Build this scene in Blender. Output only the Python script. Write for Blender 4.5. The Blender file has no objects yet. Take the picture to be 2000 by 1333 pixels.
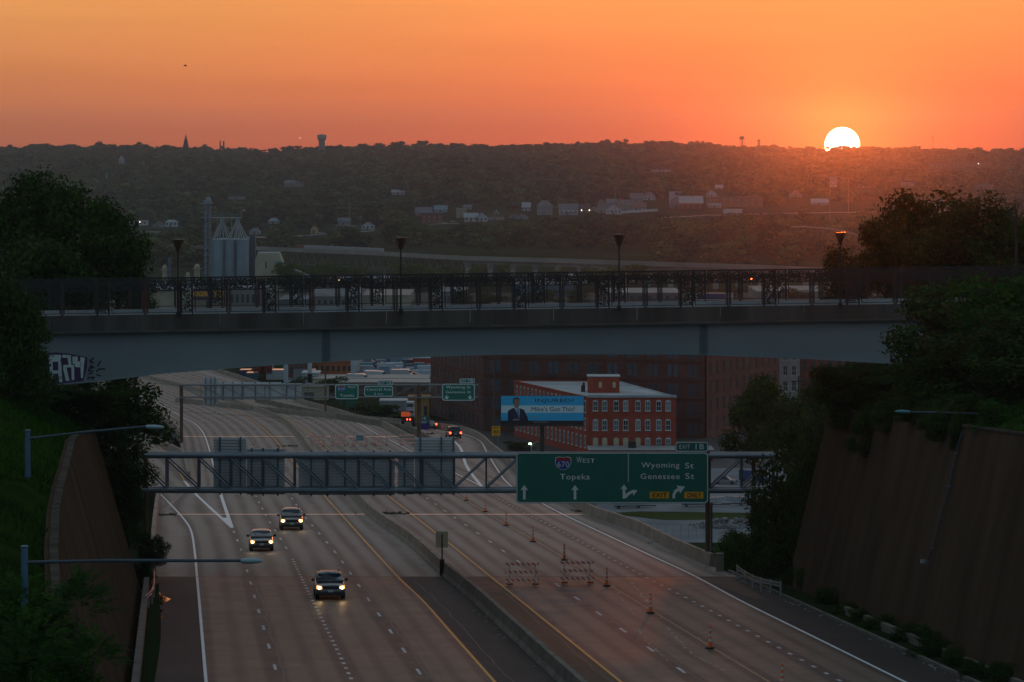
import bpy, math, random
import numpy as np
from mathutils import Vector, Matrix
random.seed(7); RS = np.random.RandomState(7)
S = bpy.context.scene
# ------------------------------------------------------------ camera, sky, sun, exposure
F, CX, HY, CZ = 7115.0, 1000.0, 290.0, 62.0      # focal length in photo pixels, horizon row, eye height above the river plain
cam = bpy.data.objects.new('camera', bpy.data.cameras.new('camera')); S.collection.objects.link(cam)
cam.location = (0, 0, CZ); cam.rotation_euler = (math.pi/2, 0, 0)
cam.data.sensor_width = 36; cam.data.lens = 36*F/2000; cam.data.shift_y = (HY-666.5)/2000
cam.data.clip_start = 1; cam.data.clip_end = 20000
S.camera = cam
S.view_settings.view_transform = 'Standard'; S.view_settings.look = 'None'
S.view_settings.exposure = 0.0; S.view_settings.gamma = 1; S.view_settings.use_curve_mapping = False
S.cycles.volume_bounces = 0; S.cycles.max_bounces = 6; S.cycles.transparent_max_bounces = 8
S.cycles.volume_step_rate = 1; S.cycles.sample_clamp_indirect = 4
SUN_AZ, SUN_EL = math.atan((1645-CX)/F), math.atan((HY-283)/F)
SUND = Vector((math.sin(SUN_AZ), math.cos(SUN_AZ), math.sin(SUN_EL))).normalized()
W = bpy.data.worlds.new('World'); S.world = W; W.use_nodes = True
wn = W.node_tree; wn.nodes.clear()
def N(nt, t, **k):
    n = nt.nodes.new(t)
    for a, b in k.items(): setattr(n, a, b)
    return n
def ramp(nt, stops):
    r = N(nt, 'ShaderNodeValToRGB'); e = r.color_ramp.elements
    while len(e) > 1: e.remove(e[-1])
    e[0].position = stops[0][0]; e[0].color = (*stops[0][1], 1)
    for p, c in stops[1:]:
        x = e.new(p); x.color = (*c, 1)
    return r
def mth(nt, op, a, b=None, clamp=False):
    m = N(nt, 'ShaderNodeMath', operation=op, use_clamp=clamp)
    for i, v in enumerate((a, b)):
        if v is None: continue
        if isinstance(v, (int, float)): m.inputs[i].default_value = v
        else: nt.links.new(v, m.inputs[i])
    return m.outputs[0]
def sky_world():
    tc = N(wn, 'ShaderNodeTexCoord'); L = wn.links.new
    sep = N(wn, 'ShaderNodeSeparateXYZ'); L(tc.outputs['Generated'], sep.inputs[0])
    z = sep.outputs[2]
    zr = mth(wn, 'POWER', mth(wn, 'MAXIMUM', z, 0.0), 0.5)       # sqrt keeps the ramp fine near the horizon
    west = ramp(wn, [(0, (.41, .112, .046)), (.07, (.48, .142, .054)), (.13, (.61, .210, .070)), (.175, (.72, .290, .085)), (.205, (.78, .35, .098)), (.30, (.56, .36, .24)), (.42, (.42, .36, .34)), (.6, (.28, .315, .345)), (1, (.20, .262, .312))])
    east = ramp(wn, [(0, (.092, .160, .195)), (.3, (.112, .195, .24)), (.6, (.155, .232, .282)), (1, (.20, .262, .312))])
    L(zr, west.inputs[0]); L(zr, east.inputs[0])
    dt = N(wn, 'ShaderNodeVectorMath', operation='DOT_PRODUCT'); L(tc.outputs['Generated'], dt.inputs[0]); dt.inputs[1].default_value = SUND
    d = dt.outputs['Value']
    fac = mth(wn, 'MULTIPLY_ADD', d, .625); wn.nodes[-1].inputs[2].default_value = .375
    fac = mth(wn, 'MAXIMUM', fac, 0.0, True)
    fac = mth(wn, 'POWER', fac, 1.6)
    mx = N(wn, 'ShaderNodeMixRGB'); L(fac, mx.inputs[0]); L(east.outputs[0], mx.inputs[1]); L(west.outputs[0], mx.inputs[2])
    d2 = mth(wn, 'MULTIPLY', mth(wn, 'SUBTRACT', 1.0, d), 2.0)   # ~ angle squared
    col = mx.outputs[0]
    for sig, c in ((.12, (.46, .018, -.045)), (.035, (.14, .015, -.01)), (.0075, (.30, .10, .0))):
        g = mth(wn, 'EXPONENT', mth(wn, 'MULTIPLY', d2, -1/(2*sig*sig)))
        m = N(wn, 'ShaderNodeMixRGB', blend_type='ADD'); L(g, m.inputs[0]); L(col, m.inputs[1]); m.inputs[2].default_value = (*c, 1); col = m.outputs[0]
    # faint streaks of cloud near the sun
    mp = N(wn, 'ShaderNodeMapping'); mp.inputs['Scale'].default_value = (9, 9, 130); L(tc.outputs['Generated'], mp.inputs[0])
    nz = N(wn, 'ShaderNodeTexNoise'); nz.inputs['Scale'].default_value = 1; nz.inputs['Detail'].default_value = 5; L(mp.outputs[0], nz.inputs[0])
    s = mth(wn, 'MULTIPLY_ADD', nz.outputs[0], .22); wn.nodes[-1].inputs[2].default_value = .89
    m = N(wn, 'ShaderNodeMixRGB', blend_type='MULTIPLY'); m.inputs[0].default_value = 1; L(col, m.inputs[1]); L(s, m.inputs[2]); col = m.outputs[0]
    bg = N(wn, 'ShaderNodeBackground'); L(col, bg.inputs[0]); bg.inputs[1].default_value = 1.0
    disc = N(wn, 'ShaderNodeBackground'); disc.inputs[0].default_value = (1, .80, .45, 1); disc.inputs[1].default_value = 16
    step = mth(wn, 'GREATER_THAN', d, math.cos(math.radians(.272)))
    ms = N(wn, 'ShaderNodeMixShader'); L(step, ms.inputs[0]); L(bg.outputs[0], ms.inputs[1]); L(disc.outputs[0], ms.inputs[2])
    o = N(wn, 'ShaderNodeOutputWorld'); L(ms.outputs[0], o.inputs[0])
sky_world()
W.cycles.sampling_method = 'MANUAL'; W.cycles.sample_map_resolution = 2048
sun = bpy.data.objects.new('sun', bpy.data.lights.new('sun', 'SUN')); S.collection.objects.link(sun)
sun.data.energy = .18; sun.data.angle = math.radians(.55); sun.data.color = (1, .15, .02)
_e = math.radians(.6)
sun.rotation_euler = Vector((math.sin(SUN_AZ)*math.cos(_e), math.cos(SUN_AZ)*math.cos(_e), math.sin(_e))).to_track_quat('Z', 'Y').to_euler()

# ------------------------------------------------------------ helpers
C = S.collection
def P(px, py, Y): return Vector(((px-CX)*Y/F, Y, CZ-(py-HY)*Y/F))
def px_of(X, Y): return CX+F*X/Y
def py_of(Z, Y): return HY+F*(CZ-Z)/Y
def zroad(Y):
    if Y <= 600: return CZ-18-.0476*Y
    t = min(Y, 950)-600
    z = CZ-46.56-.0476*t+.5*1.017e-4*t*t
    return z-.012*(max(Y, 950)-950)
def R(px, py, dz=0):                       # photo pixel -> point on the highway surface
    lo, hi = 60, 1400
    for _ in range(40):
        m = (lo+hi)/2
        if py_of(zroad(m)+dz, m) > py: lo = m
        else: hi = m
    Y = (lo+hi)/2
    return Vector(((px-CX)*Y/F, Y, zroad(Y)+dz))
TH = math.atan(657/F)                       # road heading, to the left of the view axis
def U(u, s, dz=0):                          # straight part: lateral offset u, depth s
    X = (343-CX)/F*s + u
    return Vector((X, s, zroad(s)+dz))
def lerp(a, b, t): return a+(b-a)*t
def interp(pts, x):
    if x <= pts[0][0]: return pts[0][1]
    for (a, b), (c, d) in zip(pts, pts[1:]):
        if x <= c: return lerp(b, d, (x-a)/(c-a))
    return pts[-1][1]
HILL = [(330, 0), (2200, 0), (2400, .5), (2850, 2), (3000, 4.5), (3150, 8), (3300, 13), (3700, 22), (4200, 32), (4800, 43), (5500, 53), (6200, 46), (7500, 20)]
def ground(X, Y):
    if Y < 330: return lerp(30, 0, max(0, min(1, (Y-257)/73)))
    z = interp(HILL, Y)
    k = max(0, min(1, (Y-2900)/1500))
    q = X/Y
    z += k*(3.0*math.sin(X*.006+1)+2.2*math.sin(X*.017+Y*.002)+2*math.sin(Y*.005+X*.003))
    z += 2.6*k*max(0, 1-abs(q-.045)/.07)*(Y/5500) + 3*k*max(0, 1-abs(q+.12)/.03)
    return z
def GP(px, py):                             # photo pixel -> terrain
    Y = 335.0
    while Y < 6500:
        X = (px-CX)*Y/F
        if CZ-(py-HY)*Y/F <= ground(X, Y)+.01: return Vector((X, Y, ground(X, Y)))
        Y *= 1.004
    return Vector(((px-CX)*5500/F, 5500, ground((px-CX)*5500/F, 5500)))
class MB:
    def __init__(s): s.v = []; s.f = []; s.m = []
    def add(s, vs, fs, mi=0):
        o = len(s.v); s.v += [tuple(v) for v in vs]; s.f += [tuple(i+o for i in f) for f in fs]; s.m += [mi]*len(fs); return s
    def box(s, c, d, rz=0, mi=0, tilt=None):
        x, y, z = d[0]/2, d[1]/2, d[2]/2
        vs = [Vector((a*x, b*y, e*z)) for e in (-1, 1) for b in (-1, 1) for a in (-1, 1)]
        M = Matrix.Rotation(rz, 3, 'Z')
        if tilt: M = M @ Matrix.Rotation(tilt[0], 3, tilt[1])
        return s.add([M @ v + Vector(c) for v in vs], [(0, 2, 3, 1), (4, 5, 7, 6), (0, 1, 5, 4), (2, 6, 7, 3), (0, 4, 6, 2), (1, 3, 7, 5)], mi)
    def bx(s, x0, x1, y0, y1, z0, z1, mi=0): return s.box(((x0+x1)/2, (y0+y1)/2, (z0+z1)/2), (abs(x1-x0), abs(y1-y0), abs(z1-z0)), 0, mi)
    def bar(s, p, q, w, h=None, mi=0):
        p, q = Vector(p), Vector(q); d = (q-p)
        if d.length < 1e-6: return s
        d.normalize(); up = Vector((0, 0, 1)) if abs(d.z) < .95 else Vector((0, 1, 0))
        a = d.cross(up).normalized(); b = a.cross(d).normalized(); h = h or w
        vs = [o+a*(w/2*i)+b*(h/2*j) for o in (p, q) for i, j in ((-1, -1), (1, -1), (1, 1), (-1, 1))]
        return s.add(vs, [(0, 3, 2, 1), (4, 5, 6, 7), (0, 1, 5, 4), (1, 2, 6, 5), (2, 3, 7, 6), (3, 0, 4, 7)], mi)
    def tube(s, p, q, r0, r1=None, n=8, mi=0, cap=True):
        p, q = Vector(p), Vector(q); r1 = r0 if r1 is None else r1
        d = (q-p).normalized(); up = Vector((0, 0, 1)) if abs(d.z) < .95 else Vector((1, 0, 0))
        a = d.cross(up).normalized(); b = d.cross(a)
        vs = []
        for o, r in ((p, r0), (q, r1)):
            for i in range(n):
                t = 2*math.pi*i/n; vs.append(o+a*(r*math.cos(t))+b*(r*math.sin(t)))
        fs = [(i, (i+1) % n, n+(i+1) % n, n+i) for i in range(n)]
        if cap: fs += [tuple(range(n-1, -1, -1)), tuple(range(n, 2*n))]
        return s.add(vs, fs, mi)
    def lathe(s, c, prof, n=16, mi=0):
        c = Vector(c); vs = []
        for r, z in prof:
            for i in range(n):
                t = 2*math.pi*i/n; vs.append(c+Vector((r*math.cos(t), r*math.sin(t), z)))
        fs = [(j*n+i, j*n+(i+1) % n, (j+1)*n+(i+1) % n, (j+1)*n+i) for j in range(len(prof)-1) for i in range(n)]
        fs += [tuple(range(n-1, -1, -1)), tuple(range((len(prof)-1)*n, len(prof)*n))]
        return s.add(vs, fs, mi)
    def poly(s, pts, y, t=.02, mi=0):       # polygon in x,z facing -Y, extruded back by t
        n = len(pts)
        a = sum(pts[i][0]*pts[(i+1) % n][1]-pts[(i+1) % n][0]*pts[i][1] for i in range(n))
        if a < 0: pts = pts[::-1]
        vs = [(p[0], y, p[1]) for p in pts]+[(p[0], y+t, p[1]) for p in pts]
        fs = [tuple(range(n)), tuple(range(2*n-1, n-1, -1))]+[(i, i+n, (i+1) % n+n, (i+1) % n) for i in range(n)]
        return s.add(vs, fs, mi)
    def prism(s, foot, z0, z1, mi=0):       # footprint polygon (ccw) extruded up
        n = len(foot)
        vs = [(p[0], p[1], z0) for p in foot]+[(p[0], p[1], z1) for p in foot]
        return s.add(vs, [tuple(range(n-1, -1, -1)), tuple(range(n, 2*n))]+[(i, (i+1) % n, (i+1) % n+n, i+n) for i in range(n)], mi)
    def loft(s, rings, mi=0, cap=True):
        n = len(rings[0]); vs = [v for r in rings for v in r]
        fs = [(j*n+i, j*n+(i+1) % n, (j+1)*n+(i+1) % n, (j+1)*n+i) for j in range(len(rings)-1) for i in range(n)]
        if cap: fs += [tuple(range(n-1, -1, -1)), tuple(range((len(rings)-1)*n, len(rings)*n))]
        return s.add(vs, fs, mi)
    def strip(s, pts, w, mi=0):             # flat ribbon along points, width w across x
        pts = [Vector(p) for p in pts]; vs = []
        for i, p in enumerate(pts):
            d = (pts[min(i+1, len(pts)-1)]-pts[max(i-1, 0)]); d.z = 0; d.normalize()
            n = Vector((-d.y, d.x, 0)) if d.length > 0 else Vector((1, 0, 0))
            vs += [p+n*(w/2), p-n*(w/2)]
        return s.add(vs, [(2*i, 2*i+1, 2*i+3, 2*i+2) for i in range(len(pts)-1)], mi)
    def mesh(s, name, mats, smooth=False, off=Vector((0, 0, 0))):
        me = bpy.data.meshes.new(name); me.from_pydata([(v[0]-off[0], v[1]-off[1], v[2]-off[2]) for v in s.v], [], s.f)
        for m in (mats if isinstance(mats, (list, tuple)) else [mats]): me.materials.append(m)
        if any(s.m): me.polygons.foreach_set('material_index', s.m)
        if smooth:
            me.polygons.foreach_set('use_smooth', [True]*len(me.polygons))
        me.update(); return me
    def build(s, name, mats, parent=None, smooth=False, **kw):
        off = worg(parent) if parent else Vector(kw.pop('origin', s.base()))
        o = bpy.data.objects.new(name, s.mesh(name, mats, smooth, off)); C.objects.link(o)
        if parent: o.parent = parent
        else: o.location = off
        return tag(o, **kw)
    def base(s):
        a = np.array(s.v); return Vector((float(a[:, 0].mean()), float(a[:, 1].mean()), float(a[:, 2].min())))
def worg(o):
    v = Vector((0, 0, 0))
    while o: v = v+Vector(o.location); o = o.parent
    return v
def tag(o, label=None, cat=None, group=None, kind=None):
    if label: o['label'] = label
    if cat: o['category'] = cat
    if group: o['group'] = group
    if kind: o['kind'] = kind
    return o
def thing(name, label, cat, loc, group=None):
    o = bpy.data.objects.new(name, None); C.objects.link(o); o.location = loc; o.empty_display_size = .5
    return tag(o, label, cat, group)
def kids(o): return [c for c in bpy.data.objects if c.parent == o]
KC = {}
def dup(root, loc, rz=0, label=None, group=None, sc=None):
    if root.name not in KC: KC[root.name] = [(c, kids(c)) for c in kids(root)]
    r = root.copy(); C.objects.link(r); r.location = loc; r.rotation_euler = (0, 0, rz)
    if sc: r.scale = sc
    if label: r['label'] = label
    if group: r['group'] = group
    for ch, gs in KC[root.name]:
        c = ch.copy(); C.objects.link(c); c.parent = r
        for g in gs:
            d = g.copy(); C.objects.link(d); d.parent = c
    return r
MATS = {}
def mat(name, col, rough=.7, col2=None, scale=1.0, metal=0, bump=0, emit=None, es=1, detail=6, stretch=None, spec=None, lo=.35, hi=.65, alpha=None):
    if name in MATS: return MATS[name]
    m = bpy.data.materials.new(name); m.use_nodes = True; nt = m.node_tree; b = nt.nodes['Principled BSDF']; L = nt.links.new
    b.inputs['Base Color'].default_value = (*col, 1); b.inputs['Roughness'].default_value = rough; b.inputs['Metallic'].default_value = metal
    if spec is not None: b.inputs['Specular IOR Level'].default_value = spec
    if col2 is not None or bump:
        tc = N(nt, 'ShaderNodeTexCoord'); mp = N(nt, 'ShaderNodeMapping'); L(tc.outputs['Object'], mp.inputs[0])
        if stretch: mp.inputs['Scale'].default_value = stretch
        nz = N(nt, 'ShaderNodeTexNoise'); nz.inputs['Scale'].default_value = scale; nz.inputs['Detail'].default_value = detail; L(mp.outputs[0], nz.inputs[0])
        if col2 is not None:
            r = ramp(nt, [(lo, col), (hi, col2)]); L(nz.outputs[0], r.inputs[0]); L(r.outputs[0], b.inputs['Base Color'])
        if bump:
            bp = N(nt, 'ShaderNodeBump'); bp.inputs['Strength'].default_value = bump; bp.inputs['Distance'].default_value = .1; L(nz.outputs[0], bp.inputs['Height']); L(bp.outputs[0], b.inputs['Normal'])
    if emit is not None:
        b.inputs['Emission Color'].default_value = (*emit, 1); b.inputs['Emission Strength'].default_value = es
    MATS[name] = m; return m
def foliage(name, c1, c2, scale=.15, tr=.25):
    m = bpy.data.materials.new(name); m.use_nodes = True; nt = m.node_tree; nt.nodes.clear(); L = nt.links.new
    g = N(nt, 'ShaderNodeNewGeometry'); nz = N(nt, 'ShaderNodeTexNoise'); nz.inputs['Scale'].default_value = scale; nz.inputs['Detail'].default_value = 3; L(g.outputs['Position'], nz.inputs[0])
    s = mth(nt, 'ADD', mth(nt, 'MULTIPLY', nz.outputs[0], .7), mth(nt, 'MULTIPLY', g.outputs['Random Per Island'], .35))
    r = ramp(nt, [(.3, c1), (.72, c2)]); L(s, r.inputs[0])
    d = N(nt, 'ShaderNodeBsdfDiffuse'); t = N(nt, 'ShaderNodeBsdfTranslucent'); L(r.outputs[0], d.inputs[0]); L(r.outputs[0], t.inputs[0])
    x = N(nt, 'ShaderNodeMixShader'); x.inputs[0].default_value = tr; L(d.outputs[0], x.inputs[1]); L(t.outputs[0], x.inputs[2])
    o = N(nt, 'ShaderNodeOutputMaterial'); L(x.outputs[0], o.inputs[0]); MATS[name] = m; return m
def text(s, x0, x1, z0, z1, y, m, parent=None, name='lettering', flip=False, bold=.0, mirror=1, **kw):
    cu = bpy.data.curves.new('t', 'FONT'); cu.body = s; cu.size = 1; cu.extrude = .0; cu.offset = bold; cu.space_character = kw.pop('space', 1.08); cu.resolution_u = 3
    o = bpy.data.objects.new('t', cu); C.objects.link(o); bpy.context.view_layer.update()
    me = bpy.data.meshes.new_from_object(o.evaluated_get(bpy.context.evaluated_depsgraph_get()))
    bpy.data.objects.remove(o); bpy.data.curves.remove(cu)
    n = len(me.vertices); a = np.zeros(n*3); me.vertices.foreach_get('co', a); a = a.reshape(-1, 3)
    mn, mxx = a.min(0), a.max(0)
    off = worg(parent) if parent else Vector((0, 0, 0))
    b = np.zeros_like(a)
    b[:, 0] = x0+(a[:, 0]-mn[0])/(mxx[0]-mn[0])*(x1-x0)-off.x; b[:, 1] = y-off.y; b[:, 2] = z0+(a[:, 1]-mn[1])/(mxx[1]-mn[1])*(z1-z0)-off.z
    me.vertices.foreach_set('co', b.ravel()); me.materials.clear(); me.materials.append(m); me.name = name; me.update()
    ob = bpy.data.objects.new(name, me); C.objects.link(ob)
    if parent: ob.parent = parent
    return tag(ob, **kw)

# ------------------------------------------------------------ materials
M_conc = mat('bridge_concrete', (.20, .175, .155), .8, (.29, .26, .235), .25, bump=.15, stretch=(1, .2, 1))
M_slab = mat('deck_concrete', (.17, .15, .14), .62, (.25, .225, .21), .12, bump=.08, stretch=(1.6, .35, 1))
M_old = mat('old_pavement', (.085, .066, .053), .6, (.15, .12, .10), .16, bump=.1, stretch=(2.2, .12, 1))
M_asph = mat('asphalt_shoulder', (.02, .018, .02), .75, (.06, .052, .05), .4, bump=.1)
M_rust = mat('dirt_stain', (.07, .04, .025), .8, (.13, .065, .035), .5)
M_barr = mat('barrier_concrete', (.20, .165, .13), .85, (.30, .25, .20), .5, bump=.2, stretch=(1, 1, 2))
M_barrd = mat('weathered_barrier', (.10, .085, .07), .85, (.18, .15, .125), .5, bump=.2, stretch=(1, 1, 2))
M_white = mat('white_road_paint', (.62, .65, .68), .5, (.80, .82, .85), 1.2)
M_worn = mat('worn_white_paint', (.36, .36, .37), .6, (.60, .62, .64), 1.2)
M_yel = mat('yellow_road_paint', (.62, .27, .03), .6, (.72, .33, .05), 1.0)
M_yel2 = mat('faded_yellow_paint', (.30, .18, .08), .6, (.42, .27, .14), .8)
M_joint = mat('joint_steel', (.75, .70, .65), .22, metal=1)
M_tar = mat('tar_seam', (.025, .022, .022), .5)
M_wall = mat('stained_wall_concrete', (.060, .039, .027), .9, (.100, .066, .046), .40, bump=.10, stretch=(1, 1, .22), spec=0, detail=9, lo=.25, hi=.75)
M_curb = mat('curb_concrete', (.09, .08, .07), .85, (.15, .13, .11), .8)
M_grass = mat('bank_grass', (.008, .018, .003), .9, (.022, .045, .008), .35, bump=.5, spec=0)
M_field = mat('valley_grass', (.016, .024, .010), .95, (.038, .046, .022), .012, spec=0)
M_lot = mat('lot_gravel', (.15, .155, .17), .85, (.25, .26, .285), .08, spec=.1)
M_dirt = mat('soil', (.05, .04, .03), .95, (.08, .065, .05), .3)
M_girder = mat('girder_paint', (.165, .195, .215), .6, (.25, .28, .30), .12, stretch=(.5, 1, 1.5))
M_dark = mat('dark_steel', (.018, .017, .018), .55)
M_fence = mat('fence_black', (.014, .012, .013), .6)
M_post = mat('galvanised_steel', (.36, .38, .40), .4, (.46, .48, .5), .8, metal=.8)
M_truss = mat('truss_steel', (.13, .17, .21), .35, (.19, .24, .28), .6, metal=.55)
M_back = mat('aluminium_sign_back', (.66, .66, .68), .5, (.80, .80, .82), .5, metal=.0)
M_brown = mat('weathering_steel', (.10, .05, .032), .7, (.15, .08, .05), .8)
M_green = mat('sign_green', (.0, .16, .125), .42, (.002, .18, .14), .8)
M_sigw = mat('sign_white', (.86, .88, .90), .4)
M_blue = mat('sign_blue', (.012, .06, .42), .4)
M_red = mat('sign_red', (.45, .02, .02), .4)
M_amb = mat('sign_amber', (1.0, .45, .01), .4)
M_blk = mat('sign_black', (.01, .01, .01), .5)
M_orange = mat('traffic_orange', (1.0, .17, .03), .5)
M_refl = mat('white_sheeting', (.65, .62, .60), .45)
M_rub = mat('black_rubber', (.015, .015, .015), .8)
M_glass = mat('dark_glass', (.010, .022, .035), .12)
M_brick = mat('red_brick', (.30, .042, .020), .85, (.38, .065, .032), .5, bump=.1)
M_brick2 = mat('brown_brick', (.085, .030, .022), .9, (.13, .048, .034), .3, bump=.1)
M_brick3 = mat('warm_brick', (.14, .05, .035), .9, (.19, .075, .05), .3)
M_roofw = mat('white_membrane_roof', (.34, .37, .39), .6, (.50, .53, .55), .15)
M_frame = mat('window_frame_white', (.55, .58, .58), .6)
M_cream = mat('boarded_cream', (.55, .48, .33), .8)
M_pane = mat('window_glass', (.05, .07, .09), .12, spec=.8)
M_stone = mat('pale_stone', (.34, .34, .35), .85, (.46, .46, .46), .4)
M_bark = mat('bark', (.035, .026, .02), .9, (.06, .045, .035), 2.0)
L_dark = foliage('leaf_dark', (.018, .034, .010), (.062, .105, .027), .5, .25)
L_mid = foliage('leaf_mid', (.022, .040, .010), (.065, .105, .025), .35, .25)
L_grn = foliage('leaf_green', (.015, .045, .008), (.05, .13, .02), .6, .3)
L_far = foliage('leaf_far', (.028, .048, .022), (.095, .135, .055), .012, .1)
L_far2 = foliage('leaf_far_dark', (.017, .032, .016), (.060, .086, .038), .012, .1)
L_far3 = foliage('leaf_far_olive', (.045, .060, .024), (.145, .165, .062), .012, .1)
L_sun = foliage('leaf_backlit_brown', (.05, .045, .012), (.11, .085, .025), .5, .5)  # brown glow of backlit leaves put into the leaf colour
# ------------------------------------------------------------ highway
def curve(pxs, u=None, dz=0, extra=()):
    pts = [R(x, y, dz) for x, y in pxs]
    c = [(p.y, p.x) for p in pts]
    if u is not None:
        lim = min(a for a, _ in c)
        c += [(s, U(u, s).x) for s in (60, 110, 160, 210, 235, 250, 265) if s < lim-12]
    c = sorted(c)
    ys = [a for a, _ in c]; xs = [b for _, b in c]
    sl = []
    for i in range(len(c)):
        a, b = max(i-1, 0), min(i+1, len(c)-1); sl.append((xs[b]-xs[a])/(ys[b]-ys[a]))
    def f(Y):
        if Y <= ys[0]: return xs[0]+(Y-ys[0])*sl[0]
        if Y >= ys[-1]: return xs[-1]+(Y-ys[-1])*sl[-1]
        i = 0
        while ys[i+1] < Y: i += 1
        h = ys[i+1]-ys[i]; t = (Y-ys[i])/h
        return (2*t**3-3*t*t+1)*xs[i]+(t**3-2*t*t+t)*h*sl[i]+(-2*t**3+3*t*t)*xs[i+1]+(t**3-t*t)*h*sl[i+1]
    return f
cWL = curve([(453,1031),(432,968),(417,910),(399,850),(382,829),(355,814),(324,796),(279,776),(230,759),(160,742)])
cYL = curve([(778,1128),(720,1065),(668,1007),(631,966),(558,886),(531,853),(486,817),(426,793),(339,762),(270,745)], 15.95)
cMED = curve([(868,1108),(802,1050),(731,1002),(694,964),(608,880),(586,850),(556,822),(518,805),(455,783),(380,760),(310,742)], 19.4, .5)
cYR = curve([(955,1124),(878,1062),(852,1042),(806,1006),(755,966),(647,881),(610,850),(583,829),(554,815),(489,788),(430,768),(350,747)], 22.25)
cWR = curve([(940,950),(870,915),(807,884),(775,867),(735,847),(700,827),(665,811),(626,797),(560,780),(500,760),(456,745),(400,728)])
cSL = curve([(385,1130),(380,1076),(372,1034),(354,1008),(316,968),(285,935),(262,905),(235,885),(190,862)], 1.52)
cWRE = curve([(1354,1124),(1264,1082),(1180,1043),(1098,1004),(1060,984),(995,947),(970,915),(950,882),(935,860),(900,847),(860,838),(800,829)], 36.45)
cEL = curve([(297,1130),(299,1060),(305,1000),(309,968),(298,940),(280,915),(255,890),(220,868),(180,850)], -2.2)
cML = curve([(372,937),(357,877),(346,832),(315,811),(270,785),(215,765),(140,745)], None, .9)      # mainline left barrier
cRR = curve([(231,823),(288,847),(342,872),(357,880)], None, .9)                                      # entrance ramp right barrier
cMR = curve([(842,858),(810,853),(782,840),(745,822),(700,811),(645,795),(589,780),(500,744),(430,721)], None, .9)
cRI = curve([(842,855),(820,842),(796,832),(760,825),(715,818)], None, .9)
cRO = curve([(1438,1106),(1390,1082),(1318,1052),(1240,1016),(1153,987),(1100,958),(1040,926),(1000,898),(982,883),(962,868),(934,845),(899,833),(845,826),(760,817),(700,812)], None, .9)
Y1, YG, YGR = R(453,1031).y, R(372,937).y, R(940,950).y
YN, YNR = R(357,880,.9).y, R(842,856,.9).y
def lane(a, b, k, n=3): return lambda Y: a(Y)+(b(Y)-a(Y))*k/n
def blend(f, g, y0, y1): return lambda Y: f(Y) if Y <= y0 else g(Y) if Y >= y1 else lerp(f(Y), g(Y), (Y-y0)/(y1-y0))
def uc(u): return lambda Y: U(u, Y).x
# lane-line curves of the two roadways
cL1 = blend(uc(5.17), cWL, 285, Y1)
cL2 = blend(uc(8.85), lane(cWL, cYL, 1), 280, 330)
cL3 = blend(uc(12.5), lane(cWL, cYL, 2), 280, 330)
cR1 = blend(curve([(896,1017),(938,1045),(1014,1098)], 26.1), lane(cYR, cWR, 1), 330, 430)
cR2 = blend(curve([(889,965),(964,1010),(1048,1058),(1108,1094),(1192,1145)], 29.65), lane(cYR, cWR, 2), 370, 450)
cR3 = blend(curve([(949,961),(1012,995),(1090,1035),(1162,1074),(1250,1122)], 33.3), cWR, 385, YGR+2)
def eL(Y): return cEL(Y) if Y < 350 else lerp(cEL(Y), cML(Y), min(1, (Y-350)/50)) if Y < 400 else cML(Y)
def eR(Y):
    if Y < 385: return cRO(Y) if Y > 262 else lerp(U(41.9, Y).x, cRO(262), max(0, (Y-250)/12))
    if Y < 440: return lerp(cRO(Y), cWR(Y)+1.2, (Y-385)/55)
    if Y < YNR: return cWR(Y)+1.2+(cMR(YNR)-cWR(YNR)-1.2)*(Y-440)/(YNR-440)
    return cMR(Y)
def sl_(Y): return cSL(Y) if Y < 350 else min(cL1(Y)-.3, lerp(cSL(Y), cL1(Y)-2.2, min(1, (Y-350)/50)))
def sr_(Y): return cWRE(Y) if Y < 385 else lerp(cWRE(Y), eR(Y)-.4, min(1, (Y-385)/55))
COLS = [(eL, -.6), (sl_, 0), (cL1, 1), (cL2, 2), (cL3, 3), (cYL, 4), (cMED, 4.9), (cYR, 6), (cR1, 7), (cR2, 8), (cR3, 9), (sr_, 10), (eR, 10.8)]
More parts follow.
